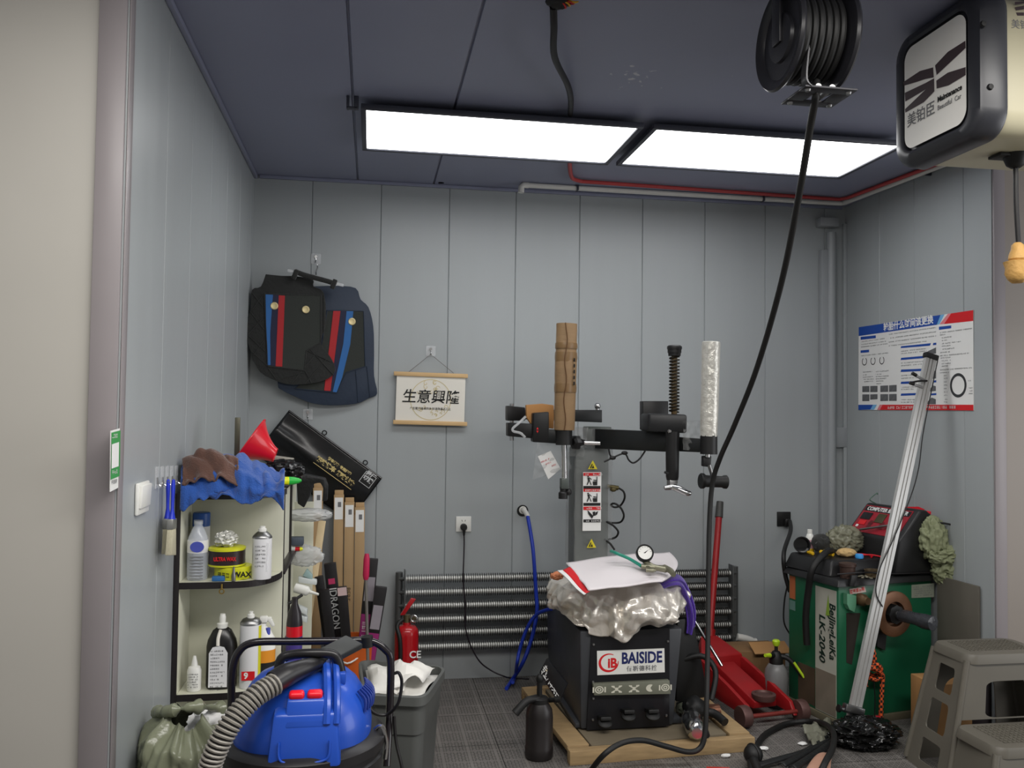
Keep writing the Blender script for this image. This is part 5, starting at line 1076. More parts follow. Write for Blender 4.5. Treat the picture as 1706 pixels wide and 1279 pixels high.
# flared mouth opening to the left, tapering to a spout on the right
c0, c1, c2 = R7(330, 700), R7(520, 800), R7(720, 900)
ax = (c2-c0)
def scoop(u, v):
    a = u*2*math.pi; s_ = v; c = c0.lerp(c2, s_)
    r = (0.052*(1-s_)**1.6+0.026)
    upv = V((0.35, 0, 0.94)); sd_ = V((0, 1, 0)); fw = V((-0.5, -0.2, 0.3))
    top = max(0, math.sin(a))
    p = c+upv*r*(math.sin(a)*(1+0.18*top*(1-s_)**3))+sd_*r*math.cos(a)
    return p-V((0.045, 0, 0))*(1-s_)*(-math.sin(a))*0.5
b.grid(scoop, 40, 24); b.build('funnel', M_redpl, t, solid=0.003)
b = MB(); rim = [scoop(i/40, 0.0) for i in range(41)]; b.tube(rim, 0.004, 8); b.build('rim', M_redpl, t)
t = thing('marker_pen', R7(900, 1100, 3.42), 'yellow and green highlighter lying at the right end of the shelf top', 'marker')
a_, c_, d_ = R7(720, 1120, 3.44), R7(920, 1110, 3.46), R7(1120, 1135, 3.47)
for p in (a_, c_, d_): p.z = zT+0.022
b = MB(); b.lathe([(0.0, 0), (0.014, 0.002), (0.016, 0.01), (0.016, (c_-a_).length)], a_, c_-a_, 20); b.build('barrel', mat('yellow_plastic', (222, 226, 30), 0.35), t)
b = MB(); b.lathe([(0.016, 0), (0.015, 0.02), (0.010, (d_-c_).length*0.8), (0.004, (d_-c_).length), (0, (d_-c_).length)], c_, d_-c_, 20); b.build('cap', mat('green_plastic', (40, 180, 66), 0.35), t)
q = R7(820, 1225, 3.36); b = MB(); b.tube([V((q.x-0.016, 3.385, zT+0.007)), V((q.x, 3.384, zT+0.008)), V((q.x+0.02, 3.388, zT+0.007))], 0.006, 8, 4)
tag(b.build('cable_scrap', M_rubber), 'short scrap of black cable on the shelf top below the highlighter', 'cable')
b = MB(); q = P(395, 742, 3.52); b.box((q.x, 3.52, q.z+0.035), (0.020, 0.010, 0.15), 0.002); q2 = zT+0.02
tag(b.build('metal_ruler', mat('olive_metal', (94, 92, 78), 0.4, 0.5)), 'short flat metal bar standing upright behind the red funnel', 'bar')
b = MB(); q = R7(850, 870, 3.6); b.crumple((q.x, 3.58, zR+0.045), (0.075, 0.09, 0.045), 0.3, 4, 21, 4); tag(b.build('plastic_pouch', mat('black_film', (22, 22, 22), 0.25)), 'crumpled black plastic pouch on the cabinet top behind the highlighter', 'pouch')
b = MB(); q = R7(800, 790, 3.72); b.box((q.x, 3.74, zR+0.085), (0.10, 0.10, 0.02), 0.004, RY(8)); b.box((q.x, 3.74, zR+0.04), (0.06, 0.08, 0.075), 0.004); tag(b.build('small_box', mat('tan_box', (150, 146, 136), 0.6)), 'small grey box behind the red funnel', 'box')
# black bag hanging off the cabinet corner in front of the fender cover
M_bagb = mat('black_nylon', (20, 21, 22), 0.5, bump=0.3)
b = MB(); Zs = zz(450, 780, 4.262)
def S(x, y, Y_): return P(*Zs(x, y), Y_)
pts = [S(x, y, 4.0) for x, y in ((150, 60), (250, 40), (390, 70), (410, 120), (405, 230), (370, 235), (378, 140), (355, 100), (310, 110), (280, 200), (240, 280), (195, 250), (190, 110))]
b.prism(pts, (0, 0.045, 0), 0.004); tag(b.build('tool_bag', M_bagb), 'black nylon bag with a strap drooping off the right end of the cabinet', 'bag')
# ---- packs hung on the right side of the cabinet
M_pvcw = mat('white_tube', (206, 212, 212), 0.4); M_tealp = mat('pale_teal_plastic', (150, 176, 176), 0.4)
b = MB(); q = S(270, 330, 4.02); b.crumple(q, (0.10, 0.05, 0.028), 0.22, 4, 2, 4); tag(b.build('film_roll', mat('frosted_film', (206, 208, 208), 0.25, alpha=0.6)), 'bundle of clear plastic film lying beside the black nylon bag', 'film')
b = MB(); b.box(S(185, 515, 3.98), (0.065, 0.05, 0.036), 0.004); tag(b.build('small_box', mat('slate_box', (74, 82, 94), 0.55)), 'small slate blue box on the right side of the cabinet', 'box')
t = thing('glue_tube', S(180, 570, 3.97), 'small white tube with red and yellow ends below the slate blue box', 'tube')
b = MB(); b.cyl(S(135, 570, 3.97), S(178, 572, 3.97), 0.011); b.build('body', M_white, t)
b = MB(); b.cyl(S(178, 572, 3.97), S(212, 572, 3.97), 0.009); b.build('red_band', M_redpl, t)
b = MB(); b.cyl(S(212, 572, 3.97), S(232, 572, 3.97), 0.0095, 0.005); b.build('tip', mat('yellow_plastic', (222, 226, 30), 0.35), t)
b = MB(); b.crumple(S(250, 620, 4.0), (0.075, 0.03, 0.045), 0.25, 4, 6, 4); tag(b.build('clear_bag', mat('frosted_film', (206, 208, 208), 0.25, alpha=0.6)), 'clear plastic bag of small parts under the glue tube', 'plastic bag')
t = thing('sealant_gun', S(270, 780, 3.98), 'pale teal and white plastic trigger piece on the cabinet side', 'tool')
MB().prism([S(x, y, 3.97) for x, y in ((200, 770), (330, 795), (330, 830), (200, 812))], (0, 0.04, 0), 0.004).build('body', M_pvcw, t)
MB().prism([S(x, y, 3.975) for x, y in ((230, 765), (260, 715), (300, 760), (300, 790))], (0, 0.03, 0), 0.003).build('wing', M_tealp, t)
t = thing('silicone_tube', S(260, 870, 3.98), 'white tube with a tapering nozzle pointing right from the cabinet side', 'tube')
a_, c_ = S(175, 845, 3.98), S(345, 895, 3.96); L_ = (c_-a_).length
b = MB(); b.lathe([(0.0, 0), (0.022, 0.002), (0.022, L_*0.5), (0.018, L_*0.56), (0.008, L_*0.62), (0.005, L_), (0, L_)], a_, c_-a_, 20); b.build('tube', M_white, t)
b = MB(); b.tube([S(130, 960, 3.9), S(180, 930, 3.92), S(225, 900, 3.95)], 0.007, 8, 4); tag(b.build('screwdriver_shaft', M_rubber), 'thin black rod sticking out under the white silicone tube', 'rod')
for i, (y0_, lb) in enumerate(((1000, 'upper white flat pack hung low on the cabinet side'), (1055, 'lower white flat pack hung low on the cabinet side'))):
    pts = [S(x, y, 3.97) for x, y in ((165, y0_-35), (262, y0_+8), (262, y0_+45), (165, y0_+2))]
    tag(MB().prism(pts, (0, 0.05, 0), 0.003).build('flat_pack', M_pvcw), lb, 'pack')
t = thing('spray_bottle', S(105, 1150, 3.58), 'dark bottle with a red and purple label between the two shelf units', 'bottle')
yb = 3.50; q = S(108, 1100, yb); zl2 = zL+0.03
q0 = S(108, 1230, 3.5)
b = MB(); x = -0.284; b.lathe([(0.030, 0.0), (0.031, 0.01), (0.031, 0.16), (0.026, 0.20), (0.012, 0.235), (0.012, 0.26), (0, 0.26)], (x, 3.52, zL+0.005), n=24); b.build('bottle', mat('dark_bottle', (40, 36, 40), 0.3), t)
b = MB(); b.lathe([(0.0316, 0.02), (0.0316, 0.11)], (x, 3.52, zL+0.005), n=24); b.build('purple_label', mat('purple_label', (66, 52, 130), 0.5), t)
b = MB(); b.lathe([(0.0316, 0.11), (0.0316, 0.15)], (x, 3.52, zL+0.005), n=24); b.build('red_label', M_redpl, t)
WPOS[t] = WPOS[t]
b = MB(); b.box((x, 3.52, zL-0.008), (0.075, 0.075, 0.022), 0.003); b.box((x, 3.52, zL/2-0.01), (0.05, 0.012, zL-0.02)); tag(b.build('bracket_shelf', M_shelfw), 'small white stand holding the dark bottle beside the shelf unit', 'stand')
# ---- wooden strip, cardboard boxes, black boxes in an orange bucket
M_strip = mat('pine_strip', (208, 186, 146), 0.6, var=0.12, scale=5, stretch=(20, 20, 2))
def lean(nm, label, cat, a, c, w, d, m, group=None, side=(1, 0, 0)):
    """a straight bar from the floor point a to the top point c"""
    a, c = V(a), V(c); z_ = (c-a).normalized(); x_ = V(side); x_ = (x_-z_*x_.dot(z_)).normalized(); L_ = (c-a).length
    M = Matrix(((x_.x, 0, z_.x, a.x), (x_.y, 0, z_.y, a.y), (x_.z, 0, z_.z, a.z), (0, 0, 0, 1))); y_ = z_.cross(x_)
    for i in range(3): M[i][1] = y_[i]
    t = thing(nm, a, label, cat, group)
    return t, M, L_
top = S(370, 372, 4.44); bt_ = S(250, 1200, 4.32); d = (bt_-top); foot = top+d*((top.z-0.001)/-d.z)
t, M, L_ = lean('wooden_strip', 'pale wooden strip leaning beside the cabinet', 'strip', foot, top, 0, 0, None)
MB(M).box((0, 0, L_/2), (0.036, 0.016, L_), 0.002).build('strip', M_strip, t)
M_cbox = mat('kraft_cardboard', (172, 143, 104), 0.75, var=0.06, scale=10)
boxes = [(490, 155, 4.93, 0.054, 'left tall cardboard box of the three under the fender cover', 1), (565, 208, 4.92, 0.054, 'middle tall cardboard box of the three under the fender cover', 1), (638, 243, 4.91, 0.054, 'right tall cardboard box of the three under the fender cover', 1),
  (342, 105, 4.90, 0.052, 'tall cardboard box behind the wooden strip, its label partly under the black bag strap', 1), (266, 390, 4.86, 0.054, 'shorter plain cardboard box between the cabinet and the wooden strip', 0)]
for (zx, zy, Y_, w, lb, lbl) in boxes:
    top = S(zx, zy, Y_); foot = V((top.x+0.01, Y_-0.07, 0.001))
    t, M, L_ = lean('cardboard_box', lb, 'box', foot, top, 0, 0, None, 'tall narrow cardboard boxes')
    MB(M).box((0, 0, L_/2-0.012), (w, 0.05, L_-0.024), 0.002).build('box', M_cbox, t)
    b = MB(M); b.box((0, 0.012, L_-0.012), (w*0.9, 0.024, 0.026), 0.002); b.build('tuck_flap', M_cbox, t)
    if lbl:
        b = MB(M @ T(0, -0.0262, L_-0.10)); b.box((0, 0, 0), (w*0.84, 0.0012, 0.12)); lb_ = b.build('label', M_paper, t, smooth=False)
        b = MB(M @ T(0, -0.0275, L_-0.10) @ RX(90)); b.box((0.004, 0.022, 0), (0.018, 0.028, 0.0006)); b.build('label_print', M_greyink, lb_, smooth=False)
text('BERE', 0.035, M_txt := (lambda tp: frame(tp, (0, 0, -1), (1, 0, 0)))(S(552, 845, 4.84)), M_ink, 'lettering', [o for o in bpy.data.objects if o.get('label', '').startswith('middle tall')][0])
M_buck = mat('orange_bucket', (206, 96, 36), 0.4)
by = 4.42; bx = xp(590, by); zrim = P(590, 1062, by).z; br_ = 0.112
t = thing('bucket', (bx, by, 0), 'orange bucket full of long narrow boxes behind the vacuum cleaner', 'bucket')
b = MB(); b.lathe([(br_*0.72, 0.002), (br_*0.74, 0.01), (br_*0.96, zrim-0.02), (br_*1.04, zrim-0.015), (br_*1.04, zrim), (br_*0.95, zrim), (br_*0.70, 0.014), (0, 0.014)], (bx, by, 0), n=40); b.build('pail', M_buck, t)
b = MB(); b.tube([(bx-br_*1.05, by, zrim-0.02), (bx-0.02, by-br_*1.12, zrim-0.09), (bx+br_*1.05, by, zrim-0.02)], 0.004, 8, 8); b.build('handle', M_white, t)
M_bbox = mat('black_box_print', (28, 26, 28), 0.4); M_mag = mat('magenta_print', (146, 44, 110), 0.5, var=0.15)
sticks = [(425, 672, -0.035, 4.40, 0.058, 'black box lettered IDRAGON standing in the orange bucket', 1), (345, 765, -0.082, 4.372, 0.040, 'plain dark box leaning left in the orange bucket', 0), (385, 860, -0.066, 4.318, 0.046, 'short grey black box at the left front of the orange bucket', 0), (510, 840, 0.012, 4.340, 0.046, 'black box with a pale torn top, in the middle of the orange bucket', 2),
   (725, 640, 0.045, 4.42, 0.060, 'tall black and magenta box leaning right in the orange bucket', 3), (790, 840, 0.06, 4.38, 0.058, 'shorter black and magenta box leaning far right in the orange bucket', 3)]
for (zx, zy, dx, Y_, w, lb, kind) in sticks:
    top = S(zx, zy, Y_); foot = V((bx+dx*0.75, by+(Y_-4.39)*0.9, 0.03))
    t, M, L_ = lean('narrow_box', lb, 'box', foot, top, 0, 0, None, 'long narrow boxes in the bucket')
    MB(M).box((0, 0, L_/2), (w, 0.030, L_), 0.002).build('box', M_bbox, t)
    face = M @ T(0, -0.0156, 0) @ RX(90)          # x across, y up along the box
    if kind == 1:
        b = MB(face @ T(0, L_-0.09, 0)); rect(b, -0.016, -0.012, 0.016, 0.016, 0); b.build('pink_mark', mat('pink_print', (196, 60, 104), 0.5), t, smooth=False)
        text('IDRAGON', 0.05, face @ T(0, L_-0.12, 0.0006) @ RZ(-90), M_paper, 'lettering', t, bold=0.0005, wide=0.9)
    if kind == 2:
        b = MB(face @ T(0, L_-0.03, 0)); rect(b, -0.022, -0.01, 0.022, 0.03, 0); b.build('pale_top', mat('pale_pink_print', (206, 180, 180), 0.6), t, smooth=False)
    if kind == 3:
        b = MB(face); rect(b, -w*0.47, L_*0.40, w*0.47, L_*0.64, 0); b.build('magenta_panel', M_mag, t, smooth=False)
        b = MB(face); rect(b, -w*0.40, L_-0.21, w*0.40, L_-0.09, 0); b.build('pale_panel', mat('grey_mauve_print', (150, 144, 152), 0.5), t, smooth=False)
        b = MB(face @ T(-w*0.2, L_*0.42, 0.0006) @ RZ(90)); scribble(b, 0, 0.16, -0.012, 0.022, 0, int(zx), 0.8); b.build('print', M_paper, t, smooth=False)
# thin grey rod with a pink grip
a_, c_ = S(680, 775, 4.30), S(690, 1200, 4.28); d = c_-a_; foot = a_+d*((a_.z-0.03)/-d.z)
t = thing('broom_handle', foot, 'thin grey rod with a pink top standing in front of the magenta boxes', 'rod')
b = MB(); b.cyl(foot, a_, 0.008); b.build('rod', mat('grey_rod', (120, 116, 112), 0.4, 0.4), t)
b = MB(); b.lathe([(0.011, 0), (0.016, 0.02), (0.015, 0.10), (0.010, 0.125), (0, 0.125)], a_-V((0, 0, 0.01)), (0.02, 0, 1), 16); b.build('pink_grip', mat('pink_plastic', (188, 36, 80), 0.4), t)
# ================================================================ vacuum cleaner
Z7 = zz(340, 1040, 4.062)
def K(x, y, Y_): return P(*Z7(x, y), Y_)
M_vac = mat('blue_vacuum_plastic', (30, 74, 174), 0.32, var=0.08, coat=0.15); M_rim = mat('black_vacuum_plastic', (28, 27, 29), 0.35)
vy = 2.52; vx = K(670, 800, vy).x
zr = 0.622
t = thing('vacuum_cleaner', (vx, vy, 0), 'blue topped drum vacuum cleaner with grey ribbed hose and black trolley handle', 'vacuum cleaner')
rD = 0.212
b = MB(); b.lathe([(rD*0.90, 0.10), (rD*0.92, 0.13), (rD*0.94, zr-0.07)], (vx, vy, 0), n=48); b.build('drum', mat('brushed_drum_steel', (150, 142, 128), 0.3, 0.85, var=0.2, stretch=(1, 1, 0.1)), t)
b = MB(); b.lathe([(rD*0.95, zr-0.10), (rD*1.03, zr-0.09), (rD*1.05, zr-0.05), (rD*1.02, zr-0.045), (rD*1.02, zr-0.03), (rD*1.07, zr-0.025), (rD*1.08, zr+0.0), (rD*1.0, zr+0.014), (rD*0.9, zr+0.016), (0, zr+0.016)], (vx, vy, 0), n=56); b.build('rim', M_rim, t)
b = MB(); b.lathe([(rD*1.0, 0.06), (rD*1.05, 0.075), (rD*1.05, 0.105), (rD*0.9, 0.11)], (vx, vy, 0), n=40); b.build('trolley_base', M_rim, t)
for sx_ in (-1, 1):
    for sy_ in (-1, 1):
        b = MB(); c = V((vx+sx_*0.15, vy+sy_*0.15, 0.03)); b.cyl(c-V((0.012, 0, 0)), c+V((0.012, 0, 0)), 0.028); b.cyl(c+V((0, 0, 0.0)), c+V((0, 0, 0.05)), 0.012); b.build('caster', M_rubber, t)
def head(th, h):
    k = 1.0
    return k
b = MB()
b.lathe([(rD*0.92, zr+0.009), (rD*0.925, zr+0.039), (rD*0.90, zr+0.074), (rD*0.83, zr+0.109), (rD*0.72, zr+0.144), (rD*0.60, zr+0.167), (rD*0.42, zr+0.183), (rD*0.2, zr+0.190), (0, zr+0.191)], (vx, vy, 0), n=64, fn=lambda a, h: 1-0.035*math.cos(4*a)*(1 if h < zr+0.15 else 0.5))
mh_ = b.build('motor_head', M_vac, t)
# front bib panel and raised ribs
x0, x1 = K(425, 800, vy-0.2).x, K(930, 800, vy-0.2).x; xm = (x0+x1)/2
b = MB(); b.hexa([(x0, vy-0.215, zr-0.012), (x1, vy-0.215, zr-0.012), (x1, vy-0.10, zr-0.012), (x0, vy-0.10, zr-0.012)], [(x0+0.012, vy-0.185, zr+0.118), (x1-0.012, vy-0.185, zr+0.118), (x1-0.012, vy-0.08, zr+0.150), (x0+0.012, vy-0.08, zr+0.150)], 0.010); fpn_ = b.build('front_panel', M_vac, t)
b = MB(); b.tube([(x0+0.03, vy-0.206, zr+0.055), (x0+0.032, vy-0.2125, zr+0.018), (x0+0.05, vy-0.2145, zr+0.006), (xm, vy-0.2155, zr+0.003), (x1-0.05, vy-0.2145, zr+0.006), (x1-0.032, vy-0.2125, zr+0.018), (x1-0.03, vy-0.206, zr+0.055)], 0.003, 8, 6); b.build('panel_ridge', M_vac, fpn_)
b = MB(); q = K(688, 510, vy-0.17); b.hexa([(q.x-0.052, vy-0.195, zr+0.085), (q.x+0.052, vy-0.195, zr+0.085), (q.x+0.052, vy-0.08, zr+0.085), (q.x-0.052, vy-0.08, zr+0.085)], [(q.x-0.048, vy-0.170, zr+0.150), (q.x+0.048, vy-0.170, zr+0.150), (q.x+0.048, vy-0.08, zr+0.175), (q.x-0.048, vy-0.08, zr+0.175)], 0.006); sb_ = b.build('switch_box', M_vac, t)
for xx in (628, 752):
    q = K(xx, 430, vy-0.155); sw_ = MB(T(q.x, vy-0.155, zr+0.158) @ RX(16)); sw_.box((0, 0, 0), (0.040, 0.026, 0.022), 0.008, seg=3); sw_.build('red_switch', mat('red_switch_plastic', (226, 26, 44), 0.35), sb_)
b = MB()
for xx, w in ((840, 0.012), (905, 0.010)):
    q = K(xx, 480, vy-0.12).x
    b.tube([(q, vy-0.187, zr+0.09), (q, vy-0.165, zr+0.135), (q-0.004, vy-0.11, zr+0.185), (q-0.012, vy-0.02, zr+0.207)], w, 8, 5)
b.build('head_ribs', M_vac, mh_)
b = MB()
for k in range(9):
    a = math.radians(-28+5*k); 
    for (r, h0, h1_) in ((rD*0.885, zr+0.085, zr+0.125),): 
        p0 = V((vx+rD*0.905*math.cos(a), vy+rD*0.905*math.sin(a), h0)); p1 = V((vx+rD*0.80*math.cos(a), vy+rD*0.80*math.sin(a), zr+0.140)); b.tube([p0, (p0+p1)/2+V((0.012*math.cos(a), 0, 0.004)), p1], 0.004, 6, 3)
b.build('vent_ribs', mat('dark_blue_plastic', (20, 44, 120), 0.35), mh_)
# carrying handle on the head
Hh = [K(500, 330, vy-0.04), K(520, 235, vy-0.04), K(590, 205, vy-0.04), K(720, 196, vy-0.05), K(860, 200, vy-0.05), K(905, 240, vy-0.05), K(930, 335, vy-0.05)]
b = MB(); b.tube(Hh, 0.013, 12, 5); b.build('carry_handle', M_rim, t)
b = MB(); b.box(K(915, 360, vy-0.07), (0.035, 0.03, 0.03), 0.004); b.build('handle_foot', M_vac, t)
# trolley frame
yfr = vy+0.17
F_ = [K(180, 960, yfr-0.06), K(185, 600, yfr), K(190, 330, yfr), K(235, 185, yfr), K(340, 122, yfr), K(600, 115, yfr), K(900, 112, yfr), K(1120, 112, yfr), K(1225, 170, yfr), K(1262, 260, yfr), K(1255, 600, yfr), K(1235, 960, yfr-0.06)]
b = MB(); b.tube(F_, 0.0115, 14, 6); b.build('trolley_handle', mat('black_tube_paint', (26, 22, 26), 0.25, coat=0.4), t)
b = MB(); b.cyl(K(1100, 80, yfr), K(1105, 150, yfr), 0.019); b.build('handle_clamp', M_rubber, t)
for xx, yy in ((1200, 690), (215, 720)):
    q = K(xx, yy, vy-0.02); b = MB(); b.tube([q+V((-0.03, 0, -0.02)), q+V((0.0, -0.02, 0.01)), q+V((0.015, -0.01, -0.04)), q+V((0.012, 0, -0.09))], 0.006, 8, 4); b.build('latch', M_chrome, t)
b = MB(); b.tube([K(1290, 330, yfr-0.02), K(1320, 330, yfr-0.05), K(1338, 400, yfr-0.05), K(1310, 540, yfr-0.05), K(1230, 610, yfr-0.03), K(1140, 590, yfr-0.04), K(1095, 500, yfr-0.03)], 0.005, 8, 6); b.tube([K(1285, 620, yfr-0.02), K(1300, 800, yfr-0.03), K(1340, 980, yfr-0.05), K(1350, 1200, yfr-0.05)], 0.005, 8, 5); b.build('mains_cable', M_cord, t)
# floor nozzle, wand grip and hose
n4 = [K(740, 182, vy+0.02), K(960, 68, vy+0.10), K(1075, 128, vy+0.10), K(895, 222, vy+0.02)]
b = MB(); b.prism(n4, (0, 0.02, -0.022), 0.004); b.build('floor_nozzle', mat('dark_grey_plastic', (52, 54, 54), 0.5), t)
b = MB(); b.tube([K(470, 395, vy-0.16), K(560, 340, vy-0.13), K(700, 285, vy-0.09), K(780, 262, vy-0.05), K(840, 225, vy+0.0)], lambda q: 0.031-0.017*min(1, max(0, (q-0.25)/0.5)), 16, 6); b.build('wand_grip', M_rim, t)
hp = spline([K(488, 398, vy-0.165), K(440, 425, vy-0.18), K(360, 475, vy-0.20), K(270, 560, vy-0.22), K(180, 670, vy-0.24), K(110, 790, vy-0.25), K(50, 930, vy-0.25), K(20, 1080, vy-0.24), K(40, 1250, vy-0.20)], 9)
M_hose = mat('grey_ribbed_hose', (138, 134, 126), 0.45, var=0.06); M_hosed = mat('dark_hose_groove', (44, 42, 40), 0.6)
b = MB(); b.tube(hp, 0.0245, 20); hs_ = b.build('suction_hose', M_hosed, t)
# helical rib
L_ = [0]
for p, q in zip(hp, hp[1:]): L_.append(L_[-1]+(q-p).length)
pts = []; tot = L_[-1]; pitch = 0.0115; nst = int(tot/pitch*12); xr = None; j = 0
for s_ in range(nst+1):
    d_ = tot*s_/nst
    while j < len(L_)-2 and L_[j+1] < d_: j += 1
    f = (d_-L_[j])/max(1e-6, L_[j+1]-L_[j]); c = hp[j].lerp(hp[j+1], f); tg = (hp[j+1]-hp[j]).normalized()
    x_ = V((0, 1, 0)); x_ = (x_-tg*x_.dot(tg)).normalized(); y_ = tg.cross(x_); a = 2*math.pi*s_/12
    pts.append(c+(x_*math.cos(a)+y_*math.sin(a))*0.0262)
b = MB(); b.tube(pts, 0.0042, 6); b.build('hose_rib', M_hose, hs_)
# ================================================================ grey bin with paper
M_bin = mat('grey_bin_plastic', (86, 88, 86), 0.5, var=0.06)
zb = 0.50
q = [PZ(596, 1097, zb), PZ(746, 1109, zb), PZ(709, 1162, zb), PZ(606, 1157, zb)]
c = sum(q, V((0, 0, 0)))/4
t = thing('waste_bin', (c.x, c.y, 0), 'grey rectangular waste bin filled with white paper, right of the vacuum cleaner', 'bin')
def rnd4(quad, k, z, ins=0.0, rad=0.18, n=5):
    out = []
    for i in range(4):
        p0, p1, p2 = quad[i-1], quad[i], quad[(i+1) % 4]
        for j in range(n+1):
            f = j/n; a = p1.lerp(p0, rad*(1-f)); b_ = p1.lerp(p2, rad*f); pt = a.lerp(b_, f) if False else (p1.lerp(p0, rad)*(1-f)**2+p1*2*f*(1-f)+p1.lerp(p2, rad)*f*f)
            out.append(V((c.x+(pt.x-c.x)*k, c.y+(pt.y-c.y)*k, z)))
    return out
def loft(b, rings, cap0=True, cap1=False):
    R_ = [[b._v(p) for p in r] for r in rings]
    for A, B in zip(R_, R_[1:]):
        n = len(A)
        for i in range(n): b._f([A[i], A[(i+1) % n], B[(i+1) % n], B[i]])
    if cap0: b._f(R_[0][::-1])
    if cap1: b._f(R_[-1])
b = MB(); loft(b, [rnd4(q, 0.72, 0.002), rnd4(q, 0.74, 0.01), rnd4(q, 0.86, zb*0.70), rnd4(q, 0.89, zb*0.71), rnd4(q, 0.935, zb-0.035)]); b.build('tub', M_bin, t)
b = MB(); loft(b, [rnd4(q, 0.935, zb-0.036), rnd4(q, 1.0, zb-0.034), rnd4(q, 1.0, zb-0.002), rnd4(q, 0.985, zb), rnd4(q, 0.93, zb), rnd4(q, 0.91, zb-0.02), rnd4(q, 0.72, 0.02)], False, True); b.build('rim', M_bin, t)
def crumpled_paper(nm, label, quad, zc, seed, amp):
    def fn(u, v):
        p = q4(*quad, u, v); n = noise.noise(V((u*2.5+seed, v*2.5, seed))); p.z = zc+amp*(abs(n)*1.3-0.1)+amp*0.15*noise.noise(V((u*5, v*5, seed)))+amp*0.9*math.sin(u*3.1)*math.sin(v*3.1); return p
    tag(MB().grid(fn, 9, 9).build(nm, mat('crumpled_white_paper', (224, 222, 216), 0.75, var=0.02), solid=0.0015, ang=24), label, 'paper')
def inq(u, v): return q4(*[c+(p-c)*0.80 for p in q], u, v)
crumpled_paper('paper_sheet', 'large crumpled white paper sheet filling the left of the grey bin', [inq(0.02, 0.05), inq(0.62, 0.0), inq(0.66, 0.95), inq(0.02, 0.97)], zb-0.01, 3, 0.035)
crumpled_paper('paper_sheet', 'crumpled white paper with a raised corner on the right of the grey bin', [inq(0.35, 0.20), inq(0.98, 0.12), inq(0.96, 0.75), inq(0.36, 0.97)], zb+0.012, 5, 0.045)
crumpled_paper('paper_sheet', 'white paper lying flat underneath the crumpled sheets in the grey bin', [inq(0.0, 0.0), inq(1.0, 0.0), inq(1.0, 1.0), inq(0.0, 1.0)], zb-0.03, 9, 0.02)
# ================================================================ olive bag at the bottom left
M_olive2 = mat('olive_film', (124, 128, 106), 0.24, var=0.25, scale=8, alpha=0.9, bump=0.4, bscale=25)
t = thing('refuse_bag', (-0.53, 2.80, 0), 'olive translucent refuse bag with white paper, in front of the shelf unit', 'bag')
def bag(u, v):
    a = u*2*math.pi; z_ = 0.002+0.60*v; d = V((math.cos(a), math.sin(a), 0)); r = 0.115+0.03*math.sin(v*3)
    n = noise.noise(V((d.x*2, d.y*2, v*4+3))); f = abs(math.sin(a*4+3*n+v*2))
    r *= 1+0.16*n+0.12*(f-0.5)+0.09*(0.5-abs(noise.noise(V((d.x*4, d.y*4, v*5+1))))*2)+0.05*noise.noise(V((d.x*9, d.y*9, v*9)))+0.07*(abs(((a*1.3+v*4+n) % 1.0)*2-1)-0.5)+0.05*(abs(((-a*2.1+v*6+2*n) % 1.0)*2-1)-0.5); z_ += (0.05*noise.noise(V((d.x*2, d.y*2, 9)))*v)
    if v > 0.92: r *= 1-(v-0.92)*6
    return V((max(-0.535+d.x*r, XL+0.006), 2.78+d.y*r*1.3, max(z_, 0.002)))
MB().grid(bag, 150, 90).build('film', M_olive2, t, solid=0.0015, ang=180)
b = MB(); b.tube([V((-0.63, 2.82, 0.60)), V((-0.58, 2.72, 0.635)), V((-0.50, 2.72, 0.645)), V((-0.44, 2.80, 0.61))], lambda s_: 0.014+0.007*math.sin(s_*21)+0.004*math.sin(s_*47), 12, 10); b.build('rolled_edge', M_olive2, t)
b = MB(); b.crumple(V((-0.475, 2.80, 0.555)), (0.06, 0.06, 0.06), 0.3, 3, 3, 4); b.build('paper', M_paper, t)
# ================================================================ wheel balancer
ZA = zz(1240, 820, 2.7876); ZB = zz(1290, 820, 5.018)
M_gr = mat('green_machine_paint', (24, 92, 62), 0.42, var=0.18, scale=5, bump=0.03); M_tray = mat('black_tray_plastic', (30, 30, 31), 0.42, var=0.15)
C0 = V((2.30, 4.0, 0)); _a = math.radians(11)
E2 = V((math.cos(_a), math.sin(_a), 0)); E1 = V((-math.sin(_a), math.cos(_a), 0))
def B(s, t_, z): return C0+E1*s+E2*t_+V((0, 0, z))
t = thing('wheel_balancer', B(0.2, 0.3, 0), 'green wheel balancer with a black tool tray and red control panel in the right corner', 'wheel balancer')
BAL = t
b = MB(); b.hexa([B(0, 0, 0.035), B(0, 0.60, 0.035), B(0.38, 0.60, 0.035), B(0.38, 0, 0.035)], [B(0, 0, 0.70), B(0, 0.60, 0.70), B(0.38, 0.60, 0.70), B(0.38, 0, 0.70)], 0.006); b.build('cabinet', M_gr, t)
b = MB(); b.hexa([B(-0.01, -0.01, 0.0), B(-0.01, 0.62, 0.0), B(0.39, 0.62, 0.0), B(0.39, -0.01, 0.0)], [B(-0.01, -0.01, 0.036), B(-0.01, 0.62, 0.036), B(0.39, 0.62, 0.036), B(0.39, -0.01, 0.036)], 0.003); b.build('base_frame', mat('dirty_olive_paint', (98, 92, 74), 0.7, var=0.25), t)
